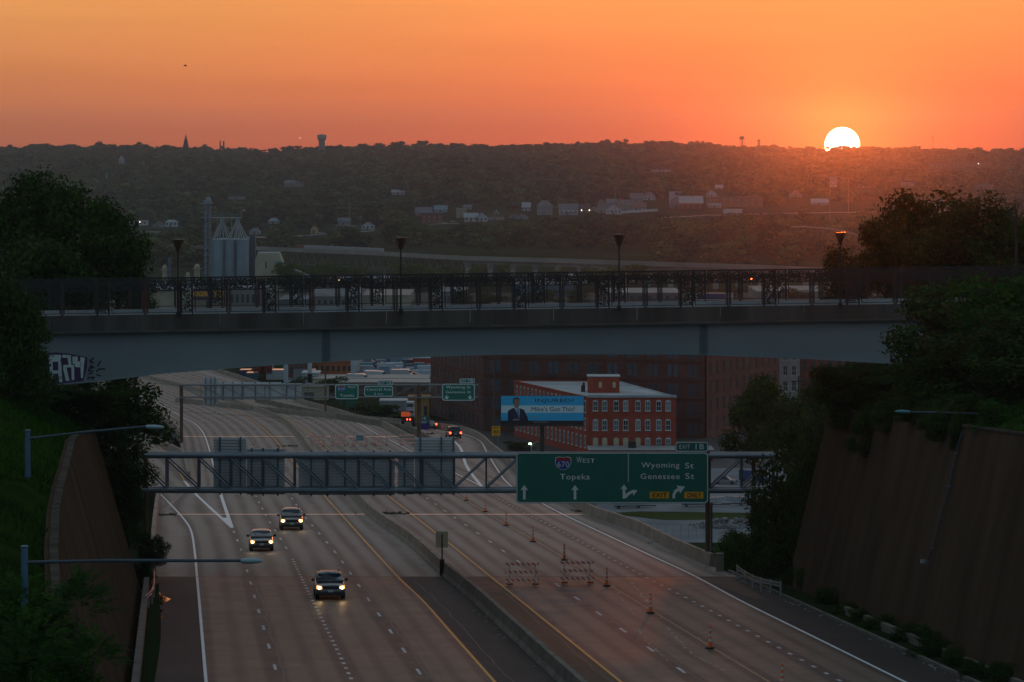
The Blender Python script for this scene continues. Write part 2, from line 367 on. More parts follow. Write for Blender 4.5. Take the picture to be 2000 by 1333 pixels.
def road_mat(name, c1, c2, wear, rough, joint=6.1, jd=.6, gloss=0.0, edge=.35):
    m = bpy.data.materials.new(name); m.use_nodes = True; nt = m.node_tree; b = nt.nodes['Principled BSDF']; L = nt.links.new
    uv = N(nt, 'ShaderNodeUVMap'); sp = N(nt, 'ShaderNodeSeparateXYZ'); L(uv.outputs[0], sp.inputs[0])
    mp = N(nt, 'ShaderNodeMapping'); mp.inputs['Scale'].default_value = (2.2, .05, 1); L(uv.outputs[0], mp.inputs[0])
    n1 = N(nt, 'ShaderNodeTexNoise'); n1.inputs['Scale'].default_value = 1; n1.inputs['Detail'].default_value = 8; n1.inputs['Roughness'].default_value = .62; L(mp.outputs[0], n1.inputs[0])
    mp2 = N(nt, 'ShaderNodeMapping'); mp2.inputs['Scale'].default_value = (1.1, .30, 1); L(uv.outputs[0], mp2.inputs[0])
    n2 = N(nt, 'ShaderNodeTexNoise'); n2.inputs['Scale'].default_value = 1; n2.inputs['Detail'].default_value = 9; n2.inputs['Roughness'].default_value = .7; L(mp2.outputs[0], n2.inputs[0])
    mp3 = N(nt, 'ShaderNodeMapping'); mp3.inputs['Scale'].default_value = (.25, 2.5, 1); L(uv.outputs[0], mp3.inputs[0])
    n3 = N(nt, 'ShaderNodeTexNoise'); n3.inputs['Scale'].default_value = 1; n3.inputs['Detail'].default_value = 4; L(mp3.outputs[0], n3.inputs[0])
    s = mth(nt, 'COSINE', mth(nt, 'MULTIPLY', sp.outputs[0], 2*math.pi))           # 1 on lane lines, -1 mid-lane
    s2 = mth(nt, 'COSINE', mth(nt, 'MULTIPLY', sp.outputs[0], 4*math.pi))          # wheel tracks
    w = mth(nt, 'ADD', mth(nt, 'MULTIPLY', s, -edge*wear), mth(nt, 'MULTIPLY', s2, -.45*wear))
    v = mth(nt, 'ADD', mth(nt, 'ADD', mth(nt, 'MULTIPLY', n1.outputs[0], .8), mth(nt, 'MULTIPLY', n2.outputs[0], .65)), w)
    v = mth(nt, 'ADD', v, mth(nt, 'MULTIPLY', n3.outputs[0], .22))
    # tyned / sawn transverse joints
    fr = mth(nt, 'FRACT', mth(nt, 'DIVIDE', sp.outputs[1], joint)); jn = mth(nt, 'LESS_THAN', fr, .022)
    fl = mth(nt, 'FRACT', mth(nt, 'ADD', sp.outputs[0], .03)); ln = mth(nt, 'LESS_THAN', fl, .028)
    v = mth(nt, 'SUBTRACT', v, mth(nt, 'MULTIPLY', mth(nt, 'MAXIMUM', jn, mth(nt, 'MULTIPLY', ln, .8)), jd*.5))
    r = ramp(nt, [(.60, c1), (1.06, c2)]); L(v, r.inputs[0]); L(r.outputs[0], b.inputs['Base Color'])
    rr = mth(nt, 'MULTIPLY_ADD', n2.outputs[0], .35); nt.nodes[-1].inputs[2].default_value = rough-.17; L(rr, b.inputs['Roughness']); b.inputs['Specular IOR Level'].default_value = .25
    bp = N(nt, 'ShaderNodeBump'); bp.inputs['Strength'].default_value = .12; bp.inputs['Distance'].default_value = .03; L(n2.outputs[0], bp.inputs['Height']); L(bp.outputs[0], b.inputs['Normal'])
    MATS[name] = m; return m
R_deck = road_mat('bridge_deck_surface', (.095, .078, .066), (.235, .202, .174), .52, .62, 6.1, .25, edge=.15)
R_old = road_mat('worn_concrete_lanes', (.020, .014, .010), (.122, .084, .056), .80, .50, 4.6, .6)
R_sh = road_mat('dark_shoulder_surface', (.009, .007, .008), (.040, .029, .026), .0, .7, 9, .2)
R_br = road_mat('brown_median_surface', (.045, .026, .016), (.13, .075, .042), .0, .75, 9, .3)
JY = 257.0
def sheet(name, cols, ys, matf, mats, dz=0, kind='structure', parent=None):
    ncol = len(cols); vs = []; uvs = []
    for Y in ys:
        z = zroad(Y)+dz
        for f, u in cols: vs.append((f(Y), Y, z)); uvs.append((u, Y))
    fs = []; mi = []
    for j in range(len(ys)-1):
        for i in range(ncol-1):
            a = j*ncol+i; fs.append((a, a+1, a+ncol+1, a+ncol)); mi.append(matf(i, (ys[j]+ys[j+1])/2))
    me = bpy.data.meshes.new(name); me.from_pydata(vs, [], fs)
    for m in mats: me.materials.append(m)
    me.polygons.foreach_set('material_index', mi)
    ul = me.uv_layers.new(name='UVMap'); li = np.zeros(len(me.loops), dtype=np.int32); me.loops.foreach_get('vertex_index', li)
    ul.data.foreach_set('uv', np.array(uvs, dtype=np.float32)[li].ravel()); me.update()
    o = bpy.data.objects.new(name, me); C.objects.link(o)
    if kind: o['kind'] = kind
    return o
def mf(i, Y):
    if Y > JY: return 0
    return 2 if i in (0, 11) or i == 5 else 3 if i == 6 else 1
ys = sorted(list(np.arange(70, 600, 4.0))+[JY]+list(np.arange(600, 1120, 8.0)))
ROAD = sheet('road', COLS, ys, mf, [R_deck, R_old, R_sh, R_br])
sheet('entrance_ramp', [(cEL, -.6), (cSL, 0), (lambda Y: cSL(Y)+4.2, 1), (lambda Y: (cRR(Y) if Y > YN else cML(Y)+1.5 if Y > 400 else cL1(Y)), 1.5)], list(np.arange(335, 760, 6.0)), lambda i, Y: 0, [R_deck], -.035)
def _in(Y): return cRI(Y) if Y > YNR else cWR(Y)+.5
sheet('exit_ramp', [(_in, -.5), (lambda Y: _in(Y)+1.0, 0), (lambda Y: max(cWRE(Y), _in(Y)+1.4), 1), (lambda Y: max(cRO(Y), _in(Y)+1.8), 1.6)], list(np.arange(372, 760, 6.0)), lambda i, Y: 0, [R_deck], -.03)

# painted lines and dashes (parts of the road)
def stripe(name, f, y0, y1, w, m, step=6, dz=.006, parent=ROAD, label=None, taper=None):
    b = MB(); n = max(2, int((y1-y0)/step)); pts = []
    for i in range(n+1):
        Y = lerp(y0, y1, i/n); pts.append(Vector((f(Y), Y, zroad(Y)+dz)))
    b.strip(pts, w, 0); o = b.build(name, m, parent)
    if label: o['label'] = label
    return o
Y0 = 72
stripe('edge_line', cSL, Y0, 620, .17, M_white, label='white edge line on the left shoulder')
stripe('gore_line', cWL, Y1, YGR+30, .32, M_white); stripe('edge_line', cWL, YGR+30, 1080, .2, M_white)
gl = curve([(453,1031),(385,968),(360,940)]); stripe('gore_line', gl, Y1, R(360,940).y, .3, M_white)
gl2 = curve([(362,943),(348,918),(333,895),(310,872)]); stripe('edge_line', gl2, R(362,943).y, R(310,872).y, .15, M_yel)
stripe('edge_line', cYL, Y0, 1080, .16, M_yel, label='yellow line left of the median barrier')
stripe('edge_line', cYR, Y0, 1080, .16, M_yel, label='yellow line right of the median barrier')
stripe('edge_line', cWRE, Y0, 740, .18, M_white, label='white edge line on the right shoulder')
stripe('edge_line', cWR, YGR, 1080, .2, M_white)
gr = curve([(940,950),(912,912),(900,877),(890,865),(872,853)]); stripe('gore_line', gr, R(940,950).y, R(872,853).y, .38, M_white, dz=.008)
stripe('temporary_line', cR2, Y0, 470, .12, M_yel2, label='faded yellow line under the row of orange delineators')
# gore triangle tip
b = MB(); p = [Vector((cWL(Y1+k)+.0, Y1+k, zroad(Y1+k)+.010)) for k in (-2, 16)]+[Vector((gl(Y1+16), Y1+16, zroad(Y1+16)+.010))]
b.add([p[0], p[1], p[2]], [(0, 1, 2)]); b.build('gore_marking', M_white, ROAD)
dash = []
def dashes(f, phase, period, ln, w, y0, y1, m):
    k = math.floor((y0-phase)/period)+1; Y = phase+k*period
    while Y < y1: dash.append((Y, f, ln, w, m)); Y += period
dashes(cL1, 202, 12.2, 3.0, .16, 80, Y1-2, M_worn); dashes(cL2, 302, 12.2, 3.0, .16, 278, 1050, M_worn); dashes(cL2, 200, 2.7, .95, .2, 78, 277, M_worn)
dashes(cL3, 211.7, 12.2, 3.0, .16, 80, 1050, M_worn); dashes(cR1, 224.7, 12.2, 3.0, .17, 80, 1050, M_worn)
dashes(cR3, 245, 3.66, .95, .2, 80, YGR-6, M_worn); dashes(cR2, 460, 12.2, 3.0, .16, 440, 1050, M_worn)
dashes(lane(cL2, cL2, 1), 400, 12.2, 3, .15, 1e9, 1e9, M_worn)
dash.sort(key=lambda d: d[0]); rest = MB()
for i, (Y, f, ln, w, m) in enumerate(dash):
    a, c = Y-ln/2, Y+ln/2; pts = [Vector((f(a), a, zroad(a)+.008)), Vector((f(c), c, zroad(c)+.008))]
    if i < 290: MB().strip(pts, w).build('lane_dash', m, ROAD)
    else: rest.strip(pts, w)
rest.build('lane_dashes', M_worn, ROAD, kind='stuff', label='distant white lane dashes')
# expansion joints
def joint(Y, x0, x1, w=.22, m=M_joint):
    MB().bx(x0, x1, Y-w/2, Y+w/2, zroad(Y)-.02, zroad(Y)+.012).build('expansion_joint', m, ROAD)
YA = R(600,1005).y; joint(YA, U(-1.2,YA).x+1, cMED(YA)-.5, .32); joint(YA, cMED(YA)+.5, px_of(0,1) and (1148-CX)*YA/F, .32)
YB = R(450,853).y; joint(YB, eL(YB)+.5, cMED(YB)-.6, .4); joint(YB, cMED(YB)+.6, cMR(YB)-.6 if YB > YNR else eR(YB)-.6, .4)
joint(JY, U(-2,JY).x, U(41,JY).x, .12, M_tar)
# longitudinal tar seams and pale scars on the old pavement
for f, off in ((cL1, .35), (cL3, .38), (cL3, 1.0), (cR1, .3), (cYR, -.45), (cYL, .9), (cYR, .55)):
    b = MB(); Y = 75; pts = []
    while Y < 255: pts.append(Vector((f(Y)+off+.06*math.sin(Y*.21+off*9)+.05*RS.randn(), Y, zroad(Y)+.004))); Y += 3
    b.strip(pts, .13 if off < .8 and off > 0 else .05); b.build('pavement_seam', M_tar, ROAD)
def scar(pxs, w, m):
    b = MB(); prev = None
    for (x0, y0), (x1, y1) in zip(pxs, pxs[1:]):
        n = int(max(abs(y1-y0), abs(x1-x0))/3)+1
        for i in range(n):
            if RS.rand() < .35: continue
            t0, t1 = i/n, (i+.9)/n; j = RS.randn()*1.2
            b.strip([R(lerp(x0,x1,t0)+j, lerp(y0,y1,t0), .005), R(lerp(x0,x1,t1)+j, lerp(y0,y1,t1), .005)], w*(.4+RS.rand()))
    b.build('scrape_mark', m, ROAD)
M_scr = mat('pale_scrape', (.26, .21, .17), .6, (.36, .30, .25), 2)
scar([(1225,1122),(1230,1132),(1243,1150),(1258,1168),(1275,1185)], .16, M_scr)
scar([(1195,1140),(1222,1178),(1241,1205)], .09, M_scr); scar([(1302,1225),(1325,1250),(1352,1278),(1420,1312)], .14, M_scr); scar([(1245,1230),(1272,1262),(1305,1290)], .10, M_scr)
scar([(1060,1088),(1130,1090)], .3, M_scr); scar([(1000,1040),(1080,1046)], .3, M_scr); scar([(530,1083),(480,1095)], .2, M_scr)
# puddles along the left kerb
M_wat = mat('puddle_water', (.02, .017, .015), .03, spec=1.0)
for pl in ([(300,1164),(310,1157),(322,1166),(334,1170),(322,1178),(312,1183),(301,1186),(303,1176)], [(298,1194),(310,1190),(321,1191),(313,1199),(318,1206),(307,1214),(304,1228),(300,1245),(296,1262),(293,1240),(296,1215)], [(294,1262),(299,1258),(300,1276),(297,1292),(291,1306),(293,1285)]):
    v = [R(x, y, .012) for x, y in pl]
    MB().add(v, [tuple(range(len(v)))][::1]).build('puddle', M_wat, kind='structure')
# dirt and rust patches on the shoulders
def patch(pl, m, name='dirt_patch', dz=.006):
    v = [R(x, y, dz) for x, y in pl]; MB().add(v, [tuple(range(len(v)))]).build(name, m, ROAD)
patch([(1370,1131),(1420,1128),(1460,1148),(1500,1172),(1470,1170),(1420,1150)], M_rust)
patch([(880,1131),(950,1131),(985,1160),(930,1160)], M_rust)

# concrete barriers
def barrier(name, label, f, y0, y1, h, m, seg=12, wb=.6, wt=.2, cat='concrete barrier', curb=None, tilt=0):
    mid = (y0+y1)/2; t = thing(name, label, cat, (f(y0), y0, zroad(y0)))
    Y = y0
    while Y < y1-.5:
        Z = min(Y+seg, y1); b = MB(); rings = []
        n = max(2, int((Z-Y)/4)+1)
        for i in range(n):
            y = lerp(Y, Z-.08, i/(n-1)); x = f(y); z = zroad(y)-.02; jj = .015*RS.randn()
            rings.append([(x-wb/2, y, z), (x-wb/2, y, z+.08), (x-wt/2-.07, y, z+.33), (x-wt/2, y, z+h+jj), (x+wt/2, y, z+h+jj), (x+wt/2+.07, y, z+.33), (x+wb/2, y, z+.08), (x+wb/2, y, z)])
        b.loft([r[::-1] for r in rings]).build('barrier_segment', m, t); Y = Z
    return t
barrier('median_barrier', 'long concrete median barrier curving away between the two roadways', cMED, JY, 1080, .95, M_barr, 14, .7, .34)
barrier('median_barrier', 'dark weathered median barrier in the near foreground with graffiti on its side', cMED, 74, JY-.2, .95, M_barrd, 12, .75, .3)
barrier('bridge_parapet', 'tall concrete parapet on the outer right side of the exit ramp', cRO, 268, 760, .95, M_barr, 14, .5, .3)
barrier('bridge_parapet', 'concrete parapet on the right of the far mainline ending at the exit gore', cMR, YNR, 1080, .95, M_barr, 14, .5, .3)
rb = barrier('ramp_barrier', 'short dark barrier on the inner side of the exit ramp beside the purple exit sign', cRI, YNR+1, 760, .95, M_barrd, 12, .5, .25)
barrier('bridge_parapet', 'concrete parapet on the left edge of the mainline above the columns', cML, YG, 1060, .95, M_barr, 14, .5, .3)
barrier('ramp_barrier', 'concrete barrier with a light top along the right side of the lower left ramp', cRR, YN, 740, .95, M_barr, 14, .5, .3)
barrier('ramp_barrier', 'concrete barrier on the left shoulder behind the dark bushes', cEL, 262, 600, .95, M_barr, 14, .5, .3)
# viaduct under the deck: edge girders and columns
VI = thing('viaduct', 'concrete and steel viaduct carrying the highway over the river plain', 'viaduct', (cML(500), 500, 0))
def girder_line(f, y0, y1, off, d0, d1, m, name='edge_girder'):
    b = MB(); y = y0; rings = []
    while y <= y1: z = zroad(y)-.06; x = f(y)+off; rings.append([(x-.25, y, z-d0), (x-.25, y, z-d1), (x+.25, y, z-d1), (x+.25, y, z-d0)]); y += 10
    b.loft(rings).build(name, m, VI)
M_deckg = mat('viaduct_girder', (.10, .13, .14), .6, (.15, .18, .19), .3)
girder_line(cML, YN, 1080, .3, 0, .55, M_conc, 'deck_edge'); girder_line(cML, YN, 1080, 1.2, .55, 2.3, M_deckg)
girder_line(cMR, YNR, 1080, -.3, 0, .5, M_conc, 'deck_edge'); girder_line(cMR, YNR, 1080, -1.2, .5, 2.2, M_deckg)
girder_line(cRO, 262, 760, .1, 0, .6, M_conc, 'deck_edge'); girder_line(cRO, 262, 760, -1.0, .6, 2.2, M_deckg)
girder_line(cRI, YNR, 760, .0, 0, 2.6, M_conc, 'deck_edge'); girder_line(cRR, YN, 740, .1, 0, .9, M_conc, 'deck_edge')
for px, py in ((264,788),(282,798),(303,808),(322,818),(240,778),(214,768)):
    p = R(px, py, 0); MB().tube((p.x+1.5, p.y, -.2), (p.x+1.5, p.y, zroad(p.y)-2.2), .75, n=12).build('column', M_conc, VI)
    MB().bx(p.x-.3, p.x+9, p.y-.7, p.y+.7, zroad(p.y)-3.5, zroad(p.y)-2.3).build('pier_cap', M_conc, VI)
for Y in (330, 420, 510, 600, 690):
    for f, o in ((cRO, -2.5), (cMED, 0)):
        MB().tube((f(Y)+o, Y, -.2), (f(Y)+o, Y, zroad(Y)-.7), .8, n=12).build('column', M_conc, VI)
MB().bx(eL(265)-1, cRO(265)+2, 258.2, 260, 24, zroad(260)-.3).build('abutment', M_conc, VI)

# guardrails
def guardrail(label, pxs, dz=.75):
    pts = [R(x, y, dz) for x, y in pxs]; t = thing('guardrail', label, 'guardrail', pts[0]-Vector((0, 0, dz)))
    b = MB()
    for o in (.14, -.06):
        rr = [[(p.x, p.y-.04, p.z+o-.07), (p.x, p.y+.03, p.z+o), (p.x, p.y-.04, p.z+o+.07), (p.x+.03, p.y+.05, p.z+o)] for p in pts]; b.loft(rr)
    b.build('rail', mat('dull_guardrail', (.20, .18, .16), .6, (.28, .26, .24), 1), t)
    for i in range(0, len(pts), 1):
        p = pts[i]; MB().bx(p.x-.05, p.x+.05, p.y+.06, p.y+.22, p.z-.85, p.z+.2).build('post', M_post, t)
guardrail('curved metal guardrail at the end of the right parapet by the dark bushes', [(1440,1110),(1455,1121),(1470,1129),(1487,1135),(1505,1139),(1525,1143)])
guardrail('short bent metal guardrail on the left shoulder at the foot of the wall', [(283,1170),(290,1165),(296,1158),(300,1146),(301,1132),(301,1118)])
MB().bx(U(39.1,263).x-.1, U(39.1,263).x+.45, 262.5, 263.2, zroad(263)-.1, zroad(263)+1.3).build('parapet_end_post', M_barr, label='square concrete end post where the right parapet meets the guardrail', cat='post')

# ------------------------------------------------------------ ground, banks, walls
def grid_ground():
    Ys = list(np.arange(257, 340, 8))+list(np.geomspace(340, 2400, 30))+list(np.arange(2450, 7300, 55))
    Xf = np.linspace(-1, 1, 75); vs = []; fs = []
    for Y in Ys:
        w = 200+.30*Y
        for x in Xf: X = w*x; vs.append((X, Y, ground(X, Y)))
    n = len(Xf)
    for j in range(len(Ys)-1):
        for i in range(n-1): a = j*n+i; fs.append((a, a+1, a+n+1, a+n))
    b = MB(); b.v = vs; b.f = fs; b.m = [0]*len(fs); return b
grid_ground().build('ground', M_field, kind='structure', smooth=True, origin=(0, 0, 0))
MB().add([(-300, -60, 25), (300, -60, 25), (300, 257, 25), (-300, 257, 25)], [(0, 1, 2, 3)]).build('cutting_floor', M_dirt, kind='structure', origin=(0, 0, 0))
# left battered wall: top line from photo, base at u=-2.25
WB_L = [(140, 7.5), (146, 8.5), (163, 10.0), (174, 10.3), (207, 11.5), (247, 10.6)]
def wall_top_L(s): h = interp([(70, 2.5), (115, 4.5)]+WB_L, s); b = U(-2.25, s); return Vector((b.x-.3*h, s, b.z+h))
def wall_top_R(s): b = U(42.0, s); h = 12.0 if s < 252 else 12; return Vector((b.x+.25*h, s, b.z+h))
def ret_wall(name, label, u, topf, y0, y1, side):
    base = U(u, y0); t = thing(name, label, 'retaining wall', base)
    n = 16; ysw = [lerp(y0, y1, i/n) for i in range(n+1)]
    for a, c in zip(ysw, ysw[1:]):
        m = MB(); k = .012; pa, pc = U(u, a+.003), U(u, c-.003); ta, tc = topf(a+.003), topf(c-.003)
        off = Vector((side*.5, 0, 0)); dn = Vector((0, 0, -.6)); j = Vector((side*abs(RS.randn())*.012, 0, 0))
        m.add([pa+dn+j, pc+dn+j, tc+j, ta+j, pa+dn+off, pc+dn+off, tc+off, ta+off], [(0, 1, 2, 3), (7, 6, 5, 4), (3, 2, 6, 7), (0, 3, 7, 4), (1, 5, 6, 2)]).build('wall_panel', M_wall, t)
    m = MB(); rr = []
    for s in ysw:
        p = topf(s); rr.append([p+Vector((-.08*side, 0, -.02)), p+Vector((-.08*side, 0, .12)), p+Vector((.28*side, 0, .12)), p+Vector((.28*side, 0, -.02))])
    m.loft(rr).build('coping', mat('coping_concrete', (.055, .045, .037), .9, (.10, .085, .07), .8, spec=0), t); return t
ret_wall('retaining_wall', 'tall leaning dark concrete retaining wall on the left below the grass bank', -2.25, wall_top_L, 72, 247, -1)
RW = ret_wall('retaining_wall', 'tall leaning dark concrete retaining wall on the right with a lamp on its face', 42.0, wall_top_R, 72, 251, 1)
# end faces of the walls, running away behind them
for f, u, s, sd, lb in ((wall_top_L, -2.25, 247.2, -1, 'left'), (wall_top_R, 42.0, 251.2, 1, 'right')):
    p, q = U(u, s), f(s); MB().add([p+Vector((0, 0, -6)), q, q+Vector((sd*16, 5, 0)), p+Vector((sd*18, 5, -6))], [(0, 1, 2, 3)]).build('wing_wall', M_wall, label=f'plain end face of the {lb} retaining wall, turned away from the road', cat='wing wall')
# curbs / low toe walls
for u, w, hh, y0, y1, lb, mm in ((-1.95, .35, .75, 74, 246, 'low brown concrete toe wall along the foot of the left wall', M_curb), (41.2, .3, .5, 74, 225, 'low toe wall among weeds at the foot of the right wall', M_barrd), (39.8, .22, .16, 74, 262, 'thin kerb line along the right shoulder', M_curb)):
    t = thing('toe_wall' if hh > .3 else 'kerb', lb, 'toe wall' if hh > .3 else 'kerb', U(u, y0)); s = y0
    while s < y1:
        e = min(s+10, y1); m = MB(); rr = [[U(u-w/2, k, -.3), U(u-w/2, k, hh), U(u+w/2, k, hh), U(u+w/2, k, -.3)] for k in (s, e-.06)]
        m.loft([r[::-1] for r in rr]).build('kerb_stone' if hh < .3 else 'wall_panel', mm, t); s = e
for u0, u1, side in ((-1.75, -1.0, 0), (39.95, 41.9, 1)):
    b = MB(); n = 30; 
    for i in range(n+1): s = lerp(74, 250, i/n); b.v += [tuple(U(u0, s, .03)), tuple(U(u1+.15*math.sin(s), s, .03))]
    b.f = [(2*i, 2*i+1, 2*i+3, 2*i+2) for i in range(n)]; b.m = [0]*n; b.build('verge', M_field, kind='structure')
# grass banks above the walls
BPROF = [(0, 0), (.5, -.03), (1.5, .05), (4, .2), (8, .43), (13, .72), (20, .97), (60, 1.02), (200, 1.02)]
def BSH(sd, Y): return U(0, Y).x-U(0, 250).x if sd < 0 else .06*(Y-250)
def BK(Y, o=0):
    s_ = 256+min(34, max(0, o-4)*4); k = 1 if Y < s_ else max(0, 1-(Y-s_)/60.0); return k*k*(3-2*k)
def bank_z(X, Y):
    for f, sd, fz in ((wall_top_L, -1, 52.6), (wall_top_R, 1, 52.9)):
        p = f(min(Y, 250)); x0 = p.x+(BSH(sd, Y) if Y > 250 else 0); o = (X-x0)*sd
        if o > -.5:
            return lerp(p.z, fz, interp(BPROF, max(0, o)))*BK(Y, o)
    return None
def bank(name, topf, side, far_z, m):
    ysb = list(np.arange(60, 262, 6.0))+[270, 280, 290, 305, 320, 340, 365, 400]; prof = BPROF
    vs = []; 
    for Y in ysb:
        p = topf(min(Y, 250)); 
        if Y > 250: p = Vector((p.x+BSH(side, Y), Y, p.z))
        k = BK(Y)
        for o, h in prof:
            tz = lerp(p.z, far_z, h)+ (RS.randn()*.18 if o > .5 else 0)
            vs.append((p.x+side*o, Y, tz*BK(Y, o)))
    n = len(prof); fs = []
    for j in range(len(ysb)-1):
        for i in range(n-1):
            a = j*n+i; f = (a, a+1, a+n+1, a+n); fs.append(f if side > 0 else f[::-1])
    b = MB(); b.v = vs; b.f = fs; b.m = [0]*len(fs); return b.build(name, m, kind='structure', smooth=True, origin=(0, 0, 0))
bank('grass_bank', wall_top_L, -1, 52.6, M_grass); bank('grass_bank', wall_top_R, 1, 52.9, M_grass)
def inner_slope(topf, u, side, name):   # closes the ground between road deck and bank beyond the walls
    vs = []; ysb = [245, 252, 262, 275, 290, 305, 320, 340, 365, 400]
    for Y in ysb:
        p = topf(min(Y, 250))
        if Y > 250: p = Vector((p.x+BSH(side, Y), Y, p.z))
        k = BK(Y)
        g = lerp(30.2, 0, max(0, min(1, (Y-257)/73))); g = min(g, ground(0, max(Y, 257)))
        q = U(u, Y); vs += [(q.x-side*2, Y, g-.5), (lerp(q.x, p.x, .6)+side*1.0, Y, lerp(g, p.z*k, .3)-.3), (p.x+side*.3, Y, p.z*k)]
    fs = []
    for j in range(len(ysb)-1):
        for i in range(2): a = j*3+i; f = (a, a+1, a+4, a+3); fs.append(f if side > 0 else f[::-1])
    b = MB(); b.v = vs; b.f = fs; b.m = [0]*len(fs); b.build(name, M_dirt, kind='structure', smooth=True, origin=(0, 0, 0))
inner_slope(wall_top_L, -4, -1, 'dirt_slope'); inner_slope(wall_top_R, 44.5, 1, 'dirt_slope')
# ------------------------------------------------------------ overpass with its fences and lamps
YBN, YBF = 240.0, 248.5
def bx_(px, Y=YBN): return (px-CX)*Y/F
def bz(py, Y=YBN): return CZ-(py-HY)*Y/F
def l_top(px): return 549.6-.0118*(px-640)          # photo row of the near fence's top rail
def l_bot(px): return 610.0-.0141*(px-640)
def l_drip(px): return 641.0-.0157*(px-640)
def l_gird(px): return interp([(40,762),(80,756),(200,744),(318,729.5),(480,717),(640,706.5),(800,698),(940,693.5),(1150,691.5),(1350,692.5),(1580,701),(1790,713.5),(1960,728)], px)
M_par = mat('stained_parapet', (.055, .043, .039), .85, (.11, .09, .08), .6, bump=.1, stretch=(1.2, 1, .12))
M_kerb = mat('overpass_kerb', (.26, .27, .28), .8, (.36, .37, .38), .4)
OV = thing('overpass_bridge', 'haunched grey steel girder overpass with concrete parapet crossing the whole view', 'bridge', (0, YBN, bz(692)))
pxs = list(range(-60, 2061, 20))
def slab(name, f0, f1, y0, y1, m, px0=-60, px1=2060, parent=OV, mesh=None):
    b = MB(); rr = []
    for px in [p for p in pxs if px0 <= p <= px1]:
        x = bx_(px); a, c = bz(f0(px)), bz(f1(px)); rr.append([(x, y0, a), (x, y1, a), (x, y1, c), (x, y0, c)])
    b.loft(rr).build(name, m, parent)
slab('girder', l_gird, lambda p: l_drip(p)+4, YBN+.5, YBN+.56, M_girder)
slab('girder', l_gird, lambda p: l_drip(p)+4, YBF-.7, YBF-.64, M_girder)
slab('girder', l_gird, lambda p: l_drip(p)+4, YBN+4.2, YBN+4.26, M_girder)
slab('bottom_flange', lambda p: l_gird(p)+1.2, lambda p: l_gird(p), YBN+.25, YBN+.8, M_girder)
slab('bottom_flange', lambda p: l_gird(p)+1.2, lambda p: l_gird(p), YBF-.95, YBF-.4, M_girder)
slab('deck', lambda p: l_drip(p)+4, l_drip, YBN+.02, YBF-.02, M_conc)
slab('drip_edge', lambda p: l_drip(p)+1.6, lambda p: l_drip(p)-.6, YBN-.09, YBN+.0, M_curb)
# parapet faces in cast sections
step = 163.0/2
k = 0; x = -60
while x < 2060:
    x1 = min(x+163, 2060); b = MB(); g = .6
    v = [(x+g, l_drip(x)-.6), (x1-g, l_drip(x1)-.6), (x1-g, l_bot(x1)), (x+g, l_bot(x))]
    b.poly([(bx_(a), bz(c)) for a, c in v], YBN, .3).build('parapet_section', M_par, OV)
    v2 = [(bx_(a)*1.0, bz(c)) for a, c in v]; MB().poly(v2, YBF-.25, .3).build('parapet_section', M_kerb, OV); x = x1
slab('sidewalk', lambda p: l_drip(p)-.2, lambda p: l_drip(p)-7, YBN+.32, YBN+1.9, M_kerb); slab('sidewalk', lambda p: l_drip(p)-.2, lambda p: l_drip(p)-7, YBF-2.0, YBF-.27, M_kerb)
for px in (636, 1375):
    x = bx_(px); b = MB(); b.bx(x-.24, x+.24, YBN+.42, YBN+.5, bz(l_gird(px)-1), bz(l_drip(px)+6)).build('splice_plate', mat('splice_paint', (.07, .10, .125), .6), OV)
    for zz in np.arange(bz(l_gird(px)-3), bz(l_drip(px)+8), .16):
        pass
    b = MB()
    for zz in np.arange(bz(l_gird(px)-3), bz(l_drip(px)+8), .16):
        for dx in (-.17, -.09, .09, .17): b.box((x+dx, YBN+.41, zz), (.045, .03, .045))
    b.build('bolts', M_girder, OV, kind='stuff')
for side, px in ((-1, 40), (1, 1880)):
    x = bx_(px); MB().bx(x-3*(side < 0), x+3*(side > 0)+.01, YBN+.7, YBF-.8, 34, bz(l_drip(px)+5)).build('abutment', M_conc, OV)
# fence panels: posts, frames, chain mesh, cut-metal screens
def orn_mesh(w, h, seed, dens, wr=.06):
    r = np.random.RandomState(seed); b = MB(); b.bx(0, w, -.01, .01, 0, .03); b.bx(0, w, -.01, .01, h-.03, h); b.bx(0, .03, -.01, .01, .03, h-.03); b.bx(w-.03, w, -.01, .01, .03, h-.03)
    for _ in range(int(w*h*dens)):
        cx, cz = r.uniform(.05, w-.05), r.uniform(.05, h-.05); a = r.uniform(0, math.pi); L = r.uniform(.10, .22); k = r.uniform(-1, 1)
        pts = []
        for i in range(4):
            t = i/3-.5; aa = a+k*t; pts.append((cx+math.cos(aa)*L*t, cz+math.sin(aa)*L*t))
        ww = [.008, wr*.5, wr*.5, .008]; q = []
        for i, (X, Z) in enumerate(pts): q.append((min(w, max(0, X-math.sin(a)*ww[i])), min(h, max(0, Z+math.cos(a)*ww[i]))))
        for i, (X, Z) in reversed(list(enumerate(pts))): q.append((min(w, max(0, X+math.sin(a)*ww[i])), min(h, max(0, Z-math.cos(a)*ww[i]))))
        y = r.uniform(-.008, .008)
        b.add([(p[0], y, p[1]) for p in q], [(0, 1, 6, 7), (1, 2, 5, 6), (2, 3, 4, 5)])
    return b
def chain_mesh(w, h, sp=.13, t=.0045):
    b = MB(); n = int((w+h)/sp)
    for i in range(n+1):
        o = i*sp; x0, z0 = (o, 0) if o <= w else (w, o-w); x1, z1 = (0, o) if o <= h else (o-h, h)
        if abs(x0-x1) < .02: continue
        for fx in (0, 1):
            a = (w-x0 if fx else x0, z0); c = (w-x1 if fx else x1, z1)
            b.add([(a[0]-t, .002*fx, a[1]), (a[0]+t, .002*fx, a[1]), (c[0]+t, .002*fx, c[1]), (c[0]-t, .002*fx, c[1])], [(0, 1, 2, 3)])
    return b
